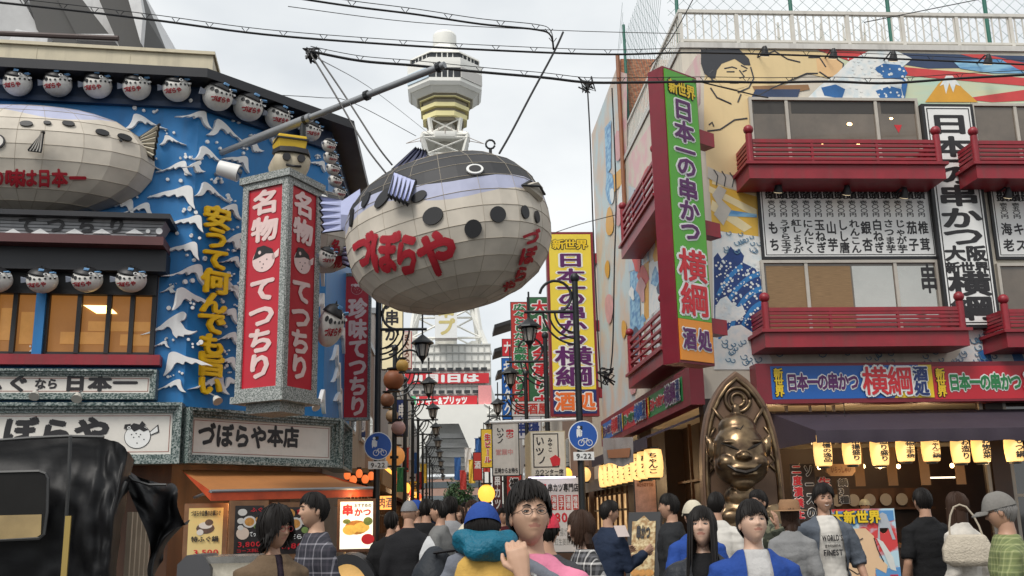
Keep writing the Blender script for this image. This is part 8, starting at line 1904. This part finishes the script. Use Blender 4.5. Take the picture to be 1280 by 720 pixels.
q = atY(1211, 700, 8.5); t = thing('shoulder_bag', 'cream quilted shoulder bag carried by the woman with long brown hair', 'bag', q-V((0, 0, .05)), rad(-20)); Mp = WM[t.name]; b = MB(Mp); b.loft([[(x*k_, y*k_*1.1, z) for x, y in ((-.2, -.05), (-.1, -.08), (.1, -.08), (.2, -.05), (.2, .05), (.1, .08), (-.1, .08), (-.2, .05))] for z, k_ in ((0, .7), (.04, 1), (.14, 1), (.24, .78), (.26, .7))]); o = b.build('bag_body', cl('bag_cream', (.50, .44, .35), .6, .6), t); melt(o, .014, 2)
b = MB(Mp); b.tube([(-.13, -.02, .24), (-.125, -.01, .33), (-.105, .0, .42), (-.07, .01, .49), (-.02, .02, .51), (.03, .01, .49), (.075, .0, .42), (.11, -.01, .33), (.13, -.02, .24)], .008, 6); b.build('strap', cl('bag_strap', (.42, .36, .28)), t)
person('man in a white shirt seen from behind before the bronze statue', 894, 617, 9.6, 152, top_c=WHC, legs_c=DGREY, sleeve=1., hi=True, collar=WHC, skin=1)
CAMO = two_tone('camo_cloth', (.03, .035, .022), (.14, .14, .09), 14, .46, .54, .85)
person('man in glasses with a camouflage jacket raising one hand by the statue', 948, 614, 9.9, -48, hy=-12, top_c=WHC, jacket=CAMO, gap=.13, legs_c=JEAN, sleeve=1., hi=True, glasses=BLACK, skin=1, arms={'L': ((.12, -.08, -.22), (.10, -.20, .02)), 'hL': {'d': V((0, -.1, 1)), 'c': .4}})
person('person in a brown brimmed hat and loose grey shirt', 986, 628, 8.9, 160, hy=10, fem=1, hair=HAIRB, style='bob', top_c=cl('shirt_grey', (.22, .22, .22)), legs_c=DGREY, sleeve=.7, hi=True, hat=cl('hat_straw', (.30, .17, .09)))
person('person in a cream cap and blue jacket behind the woman with long black hair', 867, 628, 8.0, 188, top_c=BLUEC, legs_c=JEAN, cap=CREAMC, skin=1, hi=True)
person('man in a dark suit jacket facing the menu stand', 838, 619, 9.6, -112, top_c=DGREY, legs_c=BLKC, jacket=cl('suit', (.02, .021, .023)), gap=.05, hi=True, skin=1, collar=WHC)
person('man in a navy sweater and beige trousers reading a leaflet', 759, 627, 10.0, 118, hy=-18, hp=-8, top_c=NAVYC, legs_c=BEIGE, sleeve=1., hi=True, skin=1, arms={'R': ((-.03, -.08, -.27), (.02, -.32, -.14)), 'L': ((.03, -.08, -.27), (-.02, -.30, -.16)), 'hR': {'d': V((0, -1, .5))}, 'hL': {'d': V((0, -1, .5))}})
q = atY(777, 664, 9.72); b = MB(Matrix.Translation(q) @ Matrix.Rotation(rad(30), 4, 'Z') @ Matrix.Rotation(rad(-30), 4, 'X')); b.box(-.07, .07, -.003, .003, -.06, .06); tag(b.build('leaflet', mat('paper_pink', (.6, .5, .46), .6)), 'folded pale leaflet held by the man in the navy sweater', 'leaflet')
person('cook in a pale round cap behind the takeaway counter', 1079, 625, 17.6, 20, top_c=WHC, legs_c=BLKC, cap=cl('cook_cap', (.45, .50, .46)), brim=False, skin=1)
# --- crowd in the lane
G = 'people crowding the lane'
CW = [('black padded jacket and jeans, back turned, beside the orange sign box', 489, 641, 11.0, 172, BLKC, JEAN, 'short', 0, {}),
 ('black hooded jacket and grey knit cap, back turned', 511, 628, 10.6, 168, cl('black2', (.014, .014, .016)), JEAN, 'bald', 0, dict(cap=GREYC, brim=False)),
 ('blue baseball cap lifting a camera near the lamp post', 522, 627, 12.6, -80, BLKC, DGREY, 'short', 0, dict(cap=BLUEC, arms={'R': ((-.1, -.12, -.2), (.02, -.25, .02)), 'L': ((.1, -.12, -.2), (-.02, -.25, .02))})),
 ('black jacket and black hair, back turned in the middle of the lane', 533, 625, 12.0, 178, BLKC, BLKC, 'short', 0, {}),
 ('grey hooded sweatshirt turned to the fish side of the lane', 550, 627, 11.3, -110, cl('hoodie_ash', (.17, .17, .165)), JEAN, 'short', 0, {}),
 ('light grey tee shirt, tall, back turned in the lane', 563, 622, 11.8, 192, cl('tee_ash', (.26, .26, .27)), JEAN, 'short', 0, dict(sleeve=.45)),
 ('long dark wavy hair and white coat walking toward the street', 590, 626, 13.5, -8, WHC, BEIGE, 'long', 1, {}),
 ('cream cardigan and dark hair walking behind the grey tee', 573, 633, 15.5, 6, CREAMC, DGREY, 'long', 1, {}),
 ('dark brown coat facing the street between two women', 581, 629, 16.5, 4, cl('coat_brown', (.05, .03, .02)), BLKC, 'short', 0, {}),
 ('plum blouse and glasses near the orange lantern', 602, 632, 17.0, -15, cl('plum', (.10, .03, .05)), DGREY, 'bob', 1, dict(glasses=DMETAL)),
 ('maroon sweater in front of the red standing banner', 628, 636, 15.0, 20, cl('maroon', (.09, .015, .02)), BLKC, 'short', 0, {}),
 ('navy jacket with pale hair ribbon walking away, far along', 544, 632, 20.0, 182, NAVYC, DGREY, 'long', 1, {}),
 ('olive jacket walking away far along the lane', 529, 636, 22.0, 175, cl('olive', (.07, .075, .035)), JEAN, 'short', 0, {}),
 ('beige raincoat walking toward the street, deep in the lane', 557, 634, 24.0, 0, BEIGE, DGREY, 'short', 0, {}),
 ('white shirt and black hair, deep in the lane', 570, 637, 25.0, 10, WHC, BLKC, 'short', 0, {}),
 ('red jacket far down the lane by the amber lantern', 514, 640, 23.0, 190, cl('red', (.35, .03, .03)), JEAN, 'short', 0, {}),
 ('charcoal suit far down the lane on the banner side', 598, 636, 26.0, -6, DGREY, DGREY, 'short', 0, {}),
 ('pale blue shirt far down the lane near the tree', 585, 639, 29.0, 4, cl('paleblue', (.25, .33, .42)), JEAN, 'short', 0, {}),
 ('yellow parka at the far end of the crowd', 549, 639, 31.0, 170, YELC, JEAN, 'short', 0, {}),
 ('teal jacket with white cap at the far end of the crowd', 562, 640, 33.0, 0, TEAL, BLKC, 'short', 0, dict(cap=WHC)),
 ('pink cardigan at the edge of the far crowd', 536, 641, 34.0, 12, PINKC, DGREY, 'long', 1, {}),
 ('brown jacket at the edge of the far crowd', 606, 640, 30.0, 178, BROWNC, JEAN, 'short', 0, {})]
for d, px, top, Y, yaw, c, lg, st, fem, kw in CW:
    kw = dict(kw); kw.setdefault('sleeve', 1.)
    person('passer-by in '+d if not d.startswith(('long', 'plum')) else 'passer-by with '+d, px, top, Y, yaw, fem=fem, style=st, top_c=c, legs_c=lg, skin=1 if not fem else 2, group=G, hair=HAIRB if fem and px > 570 else HAIRK, **kw)
pf = [person('small dark clothed figure in the far crowd beneath the tower', 520, 640, 38, 0, top_c=DGREY, legs_c=BLKC, skin=1, group='small far figures at the lane end', X=-.8), person('small pale topped figure in the far crowd beneath the tower', 530, 640, 40, 170, top_c=CREAMC, legs_c=DGREY, skin=1, group='small far figures at the lane end', X=.4, fem=1, hair=HAIRB, style='bob'), person('small figure in navy in the far crowd beneath the tower', 540, 640, 42, 12, top_c=NAVYC, legs_c=JEAN, skin=0, group='small far figures at the lane end', X=1.2)]
random.seed(21)
for i in range(27):
    r0 = pf[i % 3][0]; Y = random.uniform(24, 62); x = random.uniform(-1.25, 2.6)
    dup(r0, Matrix.Translation((x, Y, 0)) @ Matrix.Rotation(random.choice((0, 3.14))+random.uniform(-.5, .5), 4, 'Z') @ Matrix.Scale(random.uniform(.93, 1.04), 4), r0['label'], r0['group'])
q = atY(536, 692, 10.4); b = MB(Matrix.Translation(q)); b.loft([[(x*k_, y*k_, z) for x, y in ((-.12, -.05), (.12, -.05), (.12, .05), (-.12, .05))] for z, k_ in ((-.16, .8), (0, .78), (.10, .45), (.17, .1))]); o = b.build('plastic_bag', mat('plastic_white', (.6, .6, .6), .3, bump=.4, bscale=14)); tag(o, 'white plastic carrier bag held at knee height by the crowd', 'bag')
bpy.data.objects.remove(_FO); bpy.data.curves.remove(_FR)
